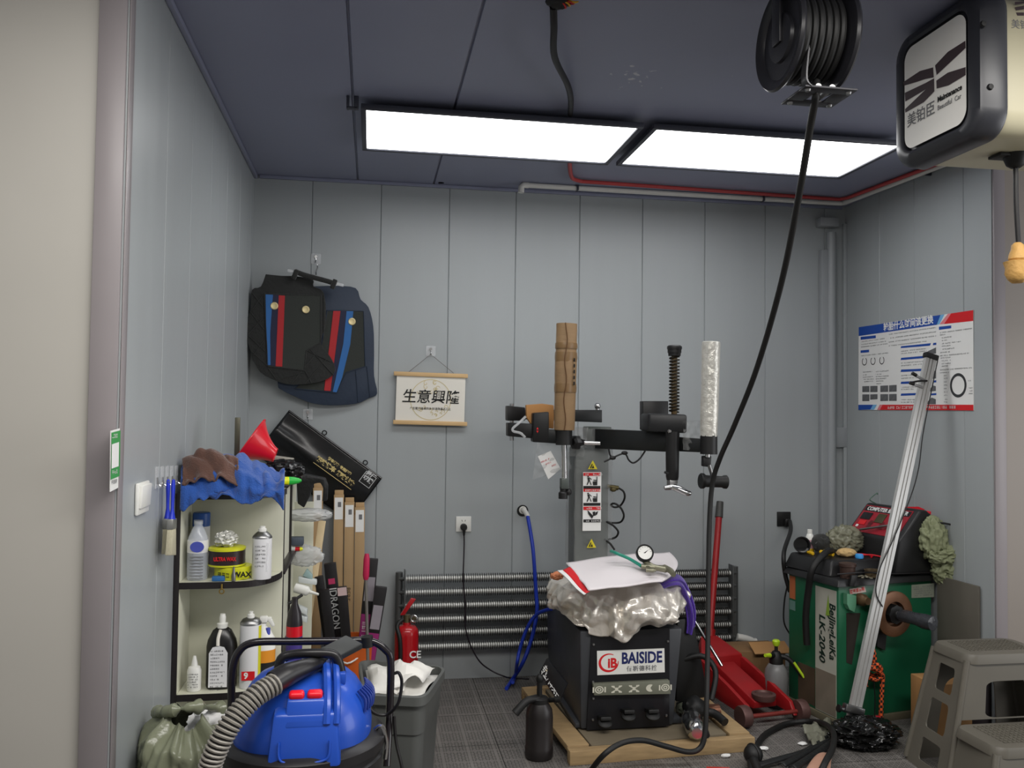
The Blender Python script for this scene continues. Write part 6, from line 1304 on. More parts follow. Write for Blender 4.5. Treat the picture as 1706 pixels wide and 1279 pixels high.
# rusty lower left face and its white name panel (faces left: x runs along -E1)
def lf(s, z, e=0.0): return frame(B(s, -e, z), -E1, (0, 0, 1))
def lface(nm, s0, s1, z0, z1, m, e=0.002):
    return MB().prism([B(s0, -e, z0), B(s1, -e, z0), B(s1, -e, z1), B(s0, -e, z1)], E2*0.002).build(nm, m, t, smooth=False)
M_namep = mat('soiled_white_panel', (176, 176, 164), 0.55, var=0.18, scale=4)
NMP = lface('name_panel', 0.012, 0.165, 0.04, 0.665, M_namep)
lface('soil_patch', 0.014, 0.163, 0.045, 0.25, mat('soiled_grey', (122, 112, 98), 0.8, var=0.3, scale=10), 0.0035)
lface('rust_patch', 0.17, 0.30, 0.05, 0.24, mat('rusty_paint', (74, 58, 42), 0.8, var=0.35, scale=12), 0.0015)
lface('orange_label', 0.325, 0.37, 0.56, 0.68, mat('orange_label_print', (170, 96, 58), 0.6, var=0.2), 0.002)
lface('grey_label', 0.325, 0.37, 0.50, 0.55, mat('teal_label_print', (96, 130, 122), 0.6, var=0.2), 0.002)
M_dgr = mat('dark_green_print', (20, 44, 36), 0.5)
text('BeiJingLeiKa', 0.060, lf(0.040, 0.60, 0.0035) @ RZ(-90), M_dgr, 'lettering', NMP, bold=0.0012, shear=0.15, wide=0.95)
text('LK-2040', 0.060, lf(0.115, 0.53, 0.0035) @ RZ(-90), M_dgr, 'lettering', NMP, bold=0.0012, shear=0.15, wide=1.15)
b = MB(lf(0.072, 0.59, 0.0032)); b.poly([(-0.016, -0.06, 0), (0.016, -0.06, 0), (0.004, 0.05, 0)]); b.build('green_mark', mat('lime_print', (130, 160, 60), 0.5), NMP, smooth=False)
# right face details
def rface(nm, pts, m, e=0.003, th=0.003):
    """polygon on the face that carries the shaft; pts in pixels"""
    n = -E1; out = []
    for x, y in pts:
        d = _ray(*ZA(x, y)); k = (B(-e, 0, 0)-EYE).dot(n)/d.dot(n); out.append(EYE+d*k)
    return MB().prism(out, E1*th).build(nm, m, t, smooth=False)
def fp(x, y, e=0.0):
    n = -E1; d = _ray(*ZA(x, y)); return EYE+d*((B(-e, 0, 0)-EYE).dot(n)/d.dot(n))
DPL = rface('data_plate', [(778, 430), (882, 422), (882, 486), (778, 490)], mat('grey_data_plate', (136, 142, 128), 0.5, var=0.15))
b = MB(); 
for k in range(5):
    p0 = fp(786, 440+k*10, 0.0036); b.M = frame(p0, E2, (0, 0, 1)); scribble(b, 0, 0.12, -0.004, 0.007, 0, 130+k)
b.build('plate_print', M_greyink, DPL, smooth=False)
rface('rotation_sticker', [(488, 448), (560, 436), (566, 462), (492, 474)], mat('pale_red_sticker', (196, 176, 168), 0.5))
b = MB(frame(fp(492, 462, 0.0066), E2, (0, 0, 1)) @ RZ(8)); scribble(b, 0, 0.09, -0.008, 0.018, 0, 141, 1.0); b.build('sticker_print', M_redpr, t, smooth=False)
rface('shaft_bracket', [(478, 470), (520, 480), (520, 520), (512, 556), (490, 545), (478, 520)], mat('light_green_paint', (86, 140, 110), 0.45), 0.03, 0.028)
rface('dark_patch', [(475, 560), (540, 560), (500, 800), (475, 790)], mat('dark_brown_paint', (40, 34, 28), 0.7, var=0.3), 0.002)  # flat dark brown patch on the shaft face
rface('dark_hole_plate', [(618, 640), (662, 650), (655, 735), (618, 715)], M_tray, 0.02, 0.018)  # raised dark plate standing in for a dark hole
b = MB(); q = fp(535, 495, 0.0); b.lathe([(0.03, 0), (0.03, 0.03), (0.022, 0.04), (0.018, 0.06), (0, 0.06)], q, -E1, 20); b.build('shaft_knob', mat('worn_brass', (104, 82, 58), 0.5, 0.5, var=0.25), t)
M_flange = mat('rusty_flange', (104, 72, 50), 0.45, 0.45, var=0.3, scale=25)
fc = fp(640, 548, 0.0)
b = MB(); b.lathe([(0.045, 0.0), (0.045, 0.05), (0.10, 0.055), (0.112, 0.07), (0.112, 0.085), (0.100, 0.09), (0.062, 0.088), (0.058, 0.06), (0.04, 0.06)], fc, -E1, 44); b.build('flange', M_flange, t)
b = MB(); b.lathe([(0.045, 0.04), (0.045, 0.098), (0.026, 0.10), (0, 0.10)], fc, -E1, 28, fn=lambda a, h: 1+0.06*math.cos(8*a)); b.build('flange_nut', M_rubber, t)
sax = (-E1*0.96+V((0.10, 0, 0.0))).normalized()
b = MB(); b.lathe([(0.022, 0.06), (0.022, 0.22), (0.0, 0.22)], fc, sax, 20); b.build('shaft', M_steel, t)
b = MB(); b.lathe([(0.026, 0.11), (0.031, 0.14), (0.030, 0.20), (0.037, 0.25), (0.034, 0.295), (0.012, 0.30)], fc, sax, 28, fn=lambda a, h: 1+0.14*noise.noise(V((math.cos(a)*2, math.sin(a)*2, h*22)))); b.build('shaft_wrap', mat('smoky_film', (52, 54, 58), 0.2, var=0.3, bump=0.5, bscale=40), t)
# tray and console
b = MB(); b.hexa([B(-0.025, -0.025, 0.69), B(-0.025, 0.62, 0.69), B(0.40, 0.62, 0.69), B(0.40, -0.025, 0.69)], [B(-0.012, -0.005, 0.725), B(-0.012, 0.61, 0.725), B(0.39, 0.61, 0.725), B(0.39, -0.005, 0.725)], 0.006); b.build('tray_base', M_tray, t)
b = MB(); b.hexa([B(0.06, 0.0, 0.725), B(0.06, 0.40, 0.725), B(0.40, 0.40, 0.725), B(0.40, -0.02, 0.725)], [B(0.09, 0.04, 0.80), B(0.09, 0.40, 0.80), B(0.39, 0.40, 0.80), B(0.39, 0.02, 0.80)], 0.01); b.build('tray_shelf', M_tray, t)
prof_b = [(0.34, 0.73), (0.37, 0.90), (0.51, 1.055), (0.55, 1.055), (0.615, 1.01), (0.63, 0.73)]
b = MB(); b.prism([B(-0.02, tt, z) for tt, z in prof_b], E1*0.385, 0.012); b.build('console', M_tray, t)
dn = (B(0, 0.51, 1.055)-B(0, 0.37, 0.90)); Fc = frame(B(0.365, 0.37, 0.90), -E1, dn); hC = dn.length
M_crim = mat('crimson_panel', (150, 30, 44), 0.4, var=0.06)
b = MB(Fc @ T(0, 0, 0.0015)); b.box((0.185, hC*0.50, 0), (0.33, hC*0.86, 0.003)); CPN = b.build('control_panel', M_crim, t, smooth=False)
b = MB(Fc @ T(0, 0, 0.0036)); rect(b, 0.025, hC*0.74, 0.345, hC*0.90, 0); b.build('title_strip', M_panel, CPN, smooth=False)
text('COMPUTER BALANCER', 0.034, Fc @ T(0.185, hC*0.82, 0.0044), M_paper, 'title', CPN, bold=0.0008, wide=0.80, align='CENTER')
for i, (x, y, w, h, m) in enumerate(((0.07, 0.58, 0.07, 0.045, M_panel), (0.28, 0.58, 0.07, 0.045, M_panel), (0.175, 0.56, 0.06, 0.06, mat('dark_olive_print', (66, 60, 36), 0.5)), (0.07, 0.36, 0.05, 0.03, M_mag if False else M_redpr), (0.28, 0.36, 0.05, 0.03, M_panel), (0.31, 0.24, 0.016, 0.016, M_paper), (0.05, 0.24, 0.016, 0.016, M_paper))):
    MB(Fc @ T(x, y*hC, 0.005)).box((0, 0, 0), (w, h, 0.004), 0.002).build('display' if i < 2 else 'button', m, CPN)
b = MB(Fc @ T(0, 0, 0.0045)); 
for k, (x, y) in enumerate(((0.13, 0.40), (0.21, 0.40), (0.13, 0.30), (0.21, 0.30))): b.poly([(x-0.018, y*hC-0.012, 0), (x+0.018, y*hC-0.012, 0), (x+0.01, y*hC+0.014, 0), (x-0.01, y*hC+0.014, 0)])
b.build('panel_print', mat('dark_red_print', (96, 18, 26), 0.5), CPN, smooth=False)
b = MB(); b.tube([fp(430, 380, 0.03), fp(560, 372, 0.035), fp(700, 378, 0.03), fp(870, 372, 0.03)], 0.004, 8, 5); b.build('tray_cable', M_cord, t)
MB().prism([fp(500, 385, 0.04), fp(530, 385, 0.04), fp(510, 440, 0.04), fp(490, 436, 0.04)], E1*0.012, 0.002).build('hanging_strap', M_rubber, t)
# ---- things lying on the tray
zt_ = 0.801
def tp(x, y, z=0.80): return PZ(*ZB(x, y), z)
def onT(s, tt, z=zt_): return B(s, tt, z)
t = thing('respirator_cup', tp(200, 400), 'black plastic cup lying on its side at the left end of the balancer tray', 'cup')
q = onT(0.345, 0.055, zt_+0.042); axc = V((-0.35, -0.93, 0.15)).normalized()
b = MB(); b.lathe([(0, -0.06), (0.030, -0.058), (0.040, -0.02), (0.041, 0.03), (0.044, 0.035), (0.038, 0.035), (0.034, -0.03), (0, -0.035)], q, axc, 28); b.build('cup', mat('glossy_black', (16, 16, 17), 0.15), t)
q = onT(0.37, 0.13)
t = thing('small_bottle', q, 'small white bottle with a pink label at the back of the balancer tray', 'bottle')
b = MB(); b.lathe([(0.022, 0), (0.023, 0.075), (0.016, 0.092), (0.011, 0.098), (0, 0.098)], q, n=20); b.build('bottle', M_white, t)
b = MB(); b.lathe([(0.0235, 0.02), (0.0235, 0.065)], q, n=20); b.build('label', mat('pink_white_label', (196, 150, 160), 0.5, var=0.3, scale=40), t)
b = MB(); b.lathe([(0.013, 0.096), (0.013, 0.118), (0, 0.12)], q, n=16); b.build('cap', M_white, t)
b = MB(); b.lathe([(0.0235, 0.0), (0.0238, 0.018)], q, n=20); b.build('yellow_base', mat('amber_plastic', (220, 176, 30), 0.35), t)
def rod(nm, label, cat, a, c, r, m, r2=None):
    b = MB(); a, c = V(a), V(c); L_ = (c-a).length; b.lathe([(0, 0), (r*0.8, 0.001), (r, 0.004), (r if r2 is None else r2, L_-0.003), (0, L_)], a, c-a, 16); return tag(b.build(nm, m), label, cat)
M_amber = mat('amber_plastic', (220, 176, 30), 0.35); M_woodb = mat('pale_block', (184, 160, 104), 0.7, var=0.2)
rod('screwdriver', 'yellow tool handle on the balancer tray pointing at the camera', 'tool', onT(0.27, 0.115, zt_+0.013), onT(0.19, 0.135, zt_+0.013), 0.012, M_amber)
rod('yellow_wedge', 'short yellow plastic tip beside the black cup on the tray', 'tool', onT(0.30, 0.06, zt_+0.010), onT(0.25, 0.055, zt_+0.010), 0.009, M_amber)
b = MB(); b.box(onT(0.27, 0.17, zt_+0.014), (0.07, 0.03, 0.026), 0.004, RZ(40)); tag(b.build('wood_block', M_woodb), 'pale wooden block on the balancer tray behind the yellow handle', 'block')
b = MB(); b.crumple(onT(0.17, 0.20, zt_+0.022), (0.05, 0.035, 0.022), 0.2, 4, 5, 3); tag(b.build('sponge', mat('tan_sponge', (190, 160, 110), 0.95, var=0.25, scale=40)), 'tan sponge in the middle of the balancer tray', 'sponge')
for i, (s, tt, lb) in enumerate(((0.20, 0.27, 'red wire lead lying behind the blue cap on the tray'), (0.16, 0.30, 'second red wire lead lying nearest the red control panel'))):
    b = MB(); b.tube([onT(s, tt-0.02, zt_+0.006), onT(s-0.04, tt+0.02, zt_+0.012), onT(s-0.08, tt+0.05, zt_+0.006), onT(s-0.10, tt+0.03, zt_+0.005)], 0.004, 8, 5); tag(b.build('wire_lead', M_redpl), lb, 'wire')
q = onT(0.115, 0.235, zt_); b = MB(); b.lathe([(0.020, 0), (0.022, 0.01), (0.018, 0.022), (0, 0.024)], q, n=18); tag(b.build('bottle_cap', mat('sky_blue_plastic', (60, 150, 220), 0.35)), 'light blue bottle cap on the balancer tray', 'cap')
M_rust = mat('rusty_tin', (70, 52, 46), 0.5, 0.3, var=0.3)
q = B(0.02, 0.075, 0.726); b = MB(); b.lathe([(0.036, 0), (0.037, 0.055), (0.042, 0.058), (0.042, 0.072), (0.036, 0.074), (0, 0.074)], q, n=28); tag(b.build('tin', M_rust), 'small rusty closed tin on the front ledge of the balancer tray', 'tin')
q = B(0.01, 0.235, 0.726); b = MB(); b.lathe([(0.045, 0), (0.047, 0.03), (0.050, 0.032), (0.044, 0.032), (0.042, 0.006), (0, 0.006)], q, n=30); tag(b.build('open_tin', mat('brown_tin', (96, 82, 62), 0.45, 0.4, var=0.25)), 'shallow open brown tin on the front ledge of the balancer tray', 'tin')
for i in range(5):
    q = B(0.02-0.008*i, 0.135+0.012*i, 0.728+0.0045*(i % 2)); b = MB(); b.box(q, (0.05, 0.012, 0.004), 0.001, RZ(15+17*i)); tag(b.build('weight_strip', mat('weight_metal', (176, 170, 150), 0.4, 0.6)), 'thin stick-on wheel weight strip in the loose heap before the open tin', 'weight', 'loose weight strips on the balancer tray')
q = B(0.0, 0.20, 0.735)
b = MB(); q = onT(0.28, 0.285, zt_+0.07); b.crumple(q, (0.09, 0.07, 0.07), 0.32, 4, 17, 5); tag(b.build('crumpled_bag', mat('grey_clear_film', (132, 132, 112), 0.22, var=0.3, alpha=0.8), ang=180), 'crumpled greyish clear plastic bag heaped against the red control panel', 'plastic bag')
b = MB(); b.crumple(onT(0.33, 0.17, zt_+0.05), (0.05, 0.05, 0.045), 0.25, 4, 12, 3); tag(b.build('black_rag', M_matblk), 'black rag between the small bottle and the crumpled plastic bag', 'rag')
rod('metal_rod', 'pale metal rod leaning across the red control panel', 'rod', Fc @ V((0.115, hC*0.06, 0.026)), Fc @ V((0.31, hC*0.42, 0.016)), 0.006, M_steel)
t = thing('power_lead', onT(0.3, 0.0), 'black lead drooping from the balancer tray to the floor on its left', 'cable')
b = MB(); b.tube([ONE for ONE in [P(1316, 868, YB-0.05), P(1317, 885, 4.75), P(1306, 920, 4.42), P(1308, 955, 4.40), P(1316, 985, 4.40)]], 0.012, 10, 6); b.build('lead', M_rubber, t)
b = MB(); b.tube([P(1312, 975, 4.40), P(1307, 1000, 4.41), P(1306, 1035, 4.42), P(1316, 1056, 4.42), P(1330, 1075, 4.43)], 0.0045, 8, 5); b.build('thin_lead', M_rubber, t)
b = MB(); b.tube([ONE for ONE in [onT(0.20, 0.13, zt_+0.03), onT(0.16, 0.06, zt_+0.03), B(0.14, -0.04, 0.76), B(0.17, -0.042, 0.64), B(0.19, -0.042, 0.50), B(0.19, -0.035, 0.36)]], 0.017, 12, 6); tag(b.build('rubber_hose', M_rubber), 'thick black rubber hose hanging over the left side of the balancer', 'hose')
# behind the console: red plastic and a green wire hook
t = thing('red_tray', B(0.47, 0.50, 0.95), 'red plastic tray standing behind the balancer control console', 'tray')
a_ = [P(*ZB(1040, 120), 4.30), P(*ZB(1220, 118), 4.24), P(*ZB(1325, 140), 4.19), P(*ZB(1350, 235), 4.18), P(*ZB(1240, 225), 4.22), P(*ZB(1060, 175), 4.29)]
for p_ in a_: p_.x = min(p_.x, 2.905)
b = MB(); b.prism(a_, (0.008, 0.02, -0.012), 0.003); b.build('tray', M_redpl, t)
q = P(*ZB(1318, 185), 4.175); b = MB(); b.cyl(q, q+V((-0.004, 0.03, 0)), 0.017); b.build('tray_end', M_redpl, t)
b = MB(); b.tube([P(*ZB(850, 95), 4.4), P(*ZB(800, 65), 4.4), P(*ZB(815, 40), 4.4), P(*ZB(858, 6), 4.4), P(*ZB(862, 20), 4.4)], 0.003, 6, 4); b.tube([P(*ZB(850, 95), 4.4), P(*ZB(900, 130), 4.4)], 0.003, 6); tag(b.build('wire_hook', mat('green_wire', (84, 112, 96), 0.4)), 'thin greenish wire sticking up behind the control console', 'wire')
# ---- olive gloves hanging at the right of the console
M_glove = mat('olive_fabric', (134, 140, 108), 0.6, var=0.2, scale=9, bump=0.5, bscale=30)
t = thing('work_gloves', P(*ZB(1400, 600), 4.0), 'bunched olive green cloth hanging from a wire on the right of the balancer console', 'cloth')
yg = 4.06
def blob(x, y, sx, sy, sd, dy=0.0):
    b = MB(); p = P(*ZB(x+28, y), yg+dy); k = 4.5/1440/5.018*1.0
    b.crumple(p, (sx*k, 0.055, sy*k), 0.36, 3.6, sd, 5); b.build('bunched_cloth', M_glove, t, ang=180)
blob(1300, 390, 100, 160, 3); blob(1420, 400, 100, 110, 8, 0.02); blob(1390, 520, 130, 80, 14, -0.02); blob(1440, 620, 140, 130, 21); blob(1480, 650, 100, 100, 25, -0.02); blob(1390, 690, 70, 80, 31, 0.01)
b = MB(); b.tube([P(*ZB(1240, 230), 4.10), P(*ZB(1330, 245), 4.05), P(*ZB(1480, 270), 4.02), P(*ZB(1505, 300), 4.02), P(*ZB(1495, 335), 4.04)], 0.005, 8, 5); b.build('wire_loop', M_rubber, t)
# ---- dull panel standing behind the balancer
p0, p1 = P(1556, 955, 4.52), P(1620, 950, 4.40)
t_ = MB(); t_.prism([V((2.896, 4.08, 0.001)), V((2.910, 3.79, 0.001)), V((2.910, 3.79, 0.72)), V((2.896, 4.08, 0.72))], (0.012, 0.001, 0), 0.002)
tag(t_.build('panel_board', mat('dull_brown_board', (92, 88, 80), 0.6, var=0.12)), 'dull brown board standing between the balancer and the right wall', 'board')
# ---- tow rope hanging on the balancer face
M_rope = mat('orange_rope', (212, 86, 40), 0.8, var=0.5, scale=90)
def rope_mat():
    m = M_rope; nt = m.node_tree; b = nt.nodes['Principled BSDF']; N = nt.nodes.new; L = nt.links.new
    tc = N('ShaderNodeTexCoord'); ch = N('ShaderNodeTexChecker'); ch.inputs['Scale'].default_value = 78; ch.inputs[1].default_value = rgb(226, 96, 44); ch.inputs[2].default_value = rgb(40, 30, 26); L(tc.outputs['Object'], ch.inputs[0]); L(ch.outputs[0], b.inputs['Base Color'])
rope_mat()
t = thing('tow_rope', fp(640, 1060, 0.05), 'orange and black rope with a red handle hanging on the front of the balancer', 'rope')
R_ = lambda x, y, e=0.045: fp(x, y, e)
b = MB(); b.tube([R_(585, 700), R_(600, 740), R_(605, 790), R_(598, 830)], 0.011, 10, 5); b.tube([R_(575, 700), R_(590, 760), R_(612, 800)], 0.008, 10, 5); b.build('rope', M_rope, t)
b = MB(); b.tube([R_(570, 810), R_(620, 800, 0.07), R_(635, 830, 0.06), R_(600, 850, 0.03), R_(572, 830, 0.06), R_(600, 815, 0.08), R_(640, 850, 0.06), R_(610, 870, 0.05), R_(580, 860, 0.05)], 0.010, 10, 6); b.build('rope_knot', M_rope, t)
b = MB(); b.tube([R_(625, 830), R_(642, 850), R_(640, 900), R_(636, 980), R_(634, 1055)], 0.011, 10, 6); b.tube([R_(572, 850), R_(568, 880), R_(570, 900)], 0.006, 8, 3); b.build('rope_tail', M_rope, t)
b = MB(); b.tube([R_(600, 860), R_(607, 950), R_(605, 1050)], 0.003, 6, 3); b.build('black_cord', M_cord, t)
b = MB(); q = R_(622, 1078, 0.05); b.cyl(q-V((0.055, 0.01, 0.006)), q+V((0.03, 0, 0)), 0.022); b.cyl(q+V((0.0, 0, -0.03)), q+V((0.0, 0, 0.04)), 0.012); b.build('handle', mat('red_handle', (214, 40, 60), 0.4), t)
b = MB(); b.tube([R_(505, 1085), R_(540, 1085), R_(575, 1062)], lambda k: 0.006+0.016*k, 10, 4); b.build('black_grip', M_rubber, t)
# ---- aluminium profile leaning on the balancer
M_alu = mat('anodised_aluminium', (184, 184, 182), 0.38, 0.3, var=0.05)
foot = V((2.275, 3.865, 0.002)); topp = P(1551, 592, 4.03)
t = thing('measuring_bar', foot, 'long aluminium profile bar leaning against the wheel balancer', 'bar')
zd = (topp-foot).normalized(); xd = (V((1, 0, 0))-zd*zd.x).normalized(); yd = zd.cross(xd); Lb = (topp-foot).length
Mb = Matrix(((xd.x, yd.x, zd.x, foot.x), (xd.y, yd.y, zd.y, foot.y), (xd.z, yd.z, zd.z, foot.z), (0, 0, 0, 1)))
hw, dp = 0.029, 0.011
prf = [(-hw, -dp), (-0.012, -dp), (-0.012, -dp+0.006), (-0.006, -dp+0.006), (-0.006, -dp), (0.006, -dp), (0.006, -dp+0.006), (0.012, -dp+0.006), (0.012, -dp), (hw, -dp), (hw, dp), (-hw, dp)]
b = MB(Mb); b.prism([(x, y, 0.01) for x, y in prf], (0, 0, Lb-0.02)); b.build('profile', M_alu, t, smooth=False)
b = MB(Mb); b.box((0, 0, Lb-0.006), (0.072, 0.034, 0.028), 0.004); b.build('end_cap', M_black, t)
b = MB(Mb); b.box((0, 0, 0.006), (0.078, 0.03, 0.011), 0.002); b.build('foot_cap', M_black, t)
b = MB(Mb); b.box((-0.02, -0.022, 0.135), (0.10, 0.04, 0.035), 0.006); b.cyl((-0.085, -0.02, 0.12), (0.06, -0.02, 0.115), 0.009); b.build('sliding_clamp', M_steel, t)
b = MB(Mb); b.lathe([(0, 0), (0.018, 0.002), (0.018, 0.012), (0, 0.014)], (-0.085, -0.02, 0.12), (-1, 0, 0), 16); b.build('clamp_screw', M_rubber, t); b = MB(Mb); b.lathe([(0, 0), (0.014, 0.002), (0.014, 0.012), (0, 0.014)], (0.06, -0.02, 0.115), (1, 0, 0), 16); b.build('clamp_screw', M_rubber, t)
for i, (x0_, y0_, x1_, y1_) in enumerate(((760, 822, 640, 755), (735, 880, 620, 840))):
    a_, c_ = P(*Zp(x0_, y0_), 4.0), P(*Zp(x1_, y1_), 3.99); mid = (a_+c_)/2
    b = MB(); b.prism([a_+V((0, 0, 0.008)), c_+V((0, 0, 0.006)), c_-V((0, 0, 0.004)), a_-V((0, 0, 0.008))], (0, 0.012, 0), 0.002); b.build('test_clip', M_steel, t)
    b = MB(); b.cyl(c_, c_+(mid-c_)*0.55, 0.009); b.build('clip_sleeve', M_rubber, t)
b = MB(); b.tube([P(*Zp(620, 840), 3.99), P(*Zp(690, 825), 3.98), P(*Zp(770, 822), 3.985)], 0.005, 8, 4); b.build('clip_lead', M_rubber, t)
b = MB(Mb); b.tube([(0.033, -0.014, Lb-0.02), (0.036, -0.016, Lb*0.80), (0.05, -0.02, Lb*0.70), (0.043, -0.016, Lb*0.62), (0.0, -0.016, Lb*0.50), (-0.036, -0.016, Lb*0.42), (-0.03, -0.016, Lb*0.36), (0.02, -0.016, Lb*0.33)], 0.0028, 6, 8); b.build('lead', M_cord, t)
# ================================================================ red floor jack
Z9 = zz(1130, 820, 3.045)
M_jack = mat('red_jack_paint', (150, 22, 26), 0.45, var=0.25, scale=7); M_jwheel = mat('worn_steel_wheel', (96, 70, 66), 0.5, 0.4, var=0.25)
Fj, Bj = V((1.995, 4.09, 0)), V((1.90, 4.70, 0)); dj = (Bj-Fj); Lj = dj.length; ej = dj.normalized(); sj = V((ej.y, -ej.x, 0))
def J(s, w, z): return Fj+ej*s+sj*w+V((0, 0, z))
t = thing('floor_jack', (Fj+Bj)/2, 'red trolley jack with a long handle leaning on the back wall', 'jack')
for sd in (-1, 1):
    pr = [(-0.02, 0.035), (0.02, 0.095), (0.20, 0.145), (0.44, 0.20), (0.58, 0.19), (0.60, 0.07), (0.30, 0.045)]
    b = MB(); b.prism([J(s, sd*0.115, z) for s, z in pr], sj*0.022*sd, 0.004); b.build('side_plate', M_jack, t)
b = MB(); b.hexa([J(0.06, -0.07, 0.06), J(0.06, 0.07, 0.06), J(0.46, 0.07, 0.07), J(0.46, -0.07, 0.07)], [J(0.05, -0.062, 0.095), J(0.05, 0.062, 0.095), J(0.44, 0.060, 0.185), J(0.44, -0.060, 0.185)], 0.006); b.build('lift_arm', M_jack, t)
b = MB(); b.lathe([(0.0, 0.10), (0.055, 0.10), (0.06, 0.115), (0.06, 0.128), (0.045, 0.132), (0.04, 0.122), (0, 0.122)], J(0.07, 0.0, 0.0), n=28); b.build('saddle', M_jwheel, t)
b = MB(); b.hexa([J(0.45, -0.135, 0.07), J(0.45, 0.135, 0.07), J(0.63, 0.10, 0.07), J(0.63, -0.10, 0.07)], [J(0.46, -0.13, 0.215), J(0.46, 0.13, 0.215), J(0.60, 0.05, 0.29), J(0.60, -0.05, 0.29)], 0.008); b.build('pump_housing', M_jack, t)
b = MB(); b.cyl(J(-0.005, -0.16, 0.05), J(-0.005, 0.16, 0.05), 0.011); b.build('front_axle', mat('worn_red_steel', (130, 52, 46), 0.45, 0.3, var=0.2), t)
for sd in (-1, 1):
    b = MB(); b.lathe([(0.012, -0.024), (0.050, -0.024), (0.053, -0.016), (0.053, 0.016), (0.050, 0.024), (0.012, 0.024)], J(-0.005, sd*0.165, 0.054), sj, 28); b.build('front_wheel', M_jwheel, t)
for sd in (-1, 1):
    b = MB(); c = J(0.53, sd*0.165, 0.034); b.lathe([(0.008, -0.014), (0.030, -0.014), (0.033, 0), (0.030, 0.014), (0.008, 0.014)], c, sj, 20); b.build('rear_caster', M_rubber, t)
    b = MB(); b.box(c+V((0, 0, 0.035)), (0.05, 0.06, 0.05), 0.006); b.build('caster_fork', M_jack, t)
hb = J(0.60, 0.0, 0.20); ht = P(*Z9(212, 48), 4.94)
b = MB(); b.tube([hb-(ht-hb)*0.06, hb+(ht-hb)*0.14], 0.030, 14); b.build('handle_socket', M_jack, t)
b = MB(); b.tube([hb+(ht-hb)*0.12, hb+(ht-hb)*0.90], 0.019, 14); b.build('handle', M_jack, t)
b = MB(); b.tube([hb+(ht-hb)*0.89, hb+(ht-hb)*0.94, ht], lambda q: 0.024-0.003*q, 14); b.build('grip', mat('dark_grip', (60, 60, 58), 0.5), t)
# ---- clear pump sprayer with lime parts
q = V((2.135, 4.33, 0)); M_lime = mat('lime_plastic', (176, 206, 40), 0.4)
def zh(y): return P(1301, y, 4.33).z
t = thing('pump_sprayer', q, 'translucent grey pump sprayer with black head and lime green knob by the red jack', 'sprayer')
b = MB(); b.lathe([(0.050, 0.0), (0.054, 0.004), (0.054, 0.045), (0.050, 0.05)], q, n=32); b.build('base', M_rubber, t)
b = MB(); b.lathe([(0.052, 0.04), (0.060, 0.055), (0.061, zh(1130)), (0.056, zh(1115)), (0.04, zh(1106)), (0.03, zh(1103)), (0, zh(1103))], q, n=36); b.build('tank', mat('translucent_grey_tank', (118, 118, 118), 0.35, var=0.12, stretch=(8, 8, 0.5)), t)
b = MB(); b.lathe([(0.034, zh(1108)), (0.036, zh(1096)), (0.026, zh(1088)), (0.018, zh(1084)), (0, zh(1084))], q, n=24); b.tube([q+V((0, 0, zh(1092))), q+V((-0.05, -0.03, zh(1088)))], 0.013, 10); b.build('pump_head', M_rubber, t)
b = MB(); b.cyl(q+V((0, 0, zh(1086))), q+V((0, 0, zh(1074))), 0.009); b.build('pump_rod', M_rubber, t)
b = MB(); b.lathe([(0.014, zh(1075)), (0.020, zh(1071)), (0.020, zh(1067)), (0.014, zh(1065)), (0, zh(1065))], q, n=20); b.build('lime_knob', M_lime, t)
b = MB(); b.cyl(q+V((-0.05, -0.03, zh(1088))), q+V((-0.085, -0.05, zh(1086))), 0.012, 0.009); b.build('lime_nozzle', M_lime, t)
b = MB(); b.tube([q+V((0.02, -0.01, zh(1092))), q+V((0.06, -0.03, zh(1096))), q+V((0.11, -0.06, zh(1118)))], 0.013, 10, 4); b.build('handle', M_rubber, t)
b = MB(); b.tube([q+V((0.074, -0.052, zh(1099))), q+V((0.118, -0.078, zh(1122)))], 0.007, 8); b.build('lime_trigger', M_lime, t)
# ---- low carton and wooden block at the back
t = thing('cardboard_box', V((2.16, 4.78, 0)), 'low brown cardboard box on the floor behind the red jack', 'box')
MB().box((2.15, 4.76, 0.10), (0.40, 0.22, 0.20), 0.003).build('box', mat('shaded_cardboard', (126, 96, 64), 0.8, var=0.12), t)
MB(T(2.26, 4.66, 0.215) @ RX(25)).box((0, 0, 0), (0.22, 0.10, 0.006), 0.001).build('flap', M_card, t)
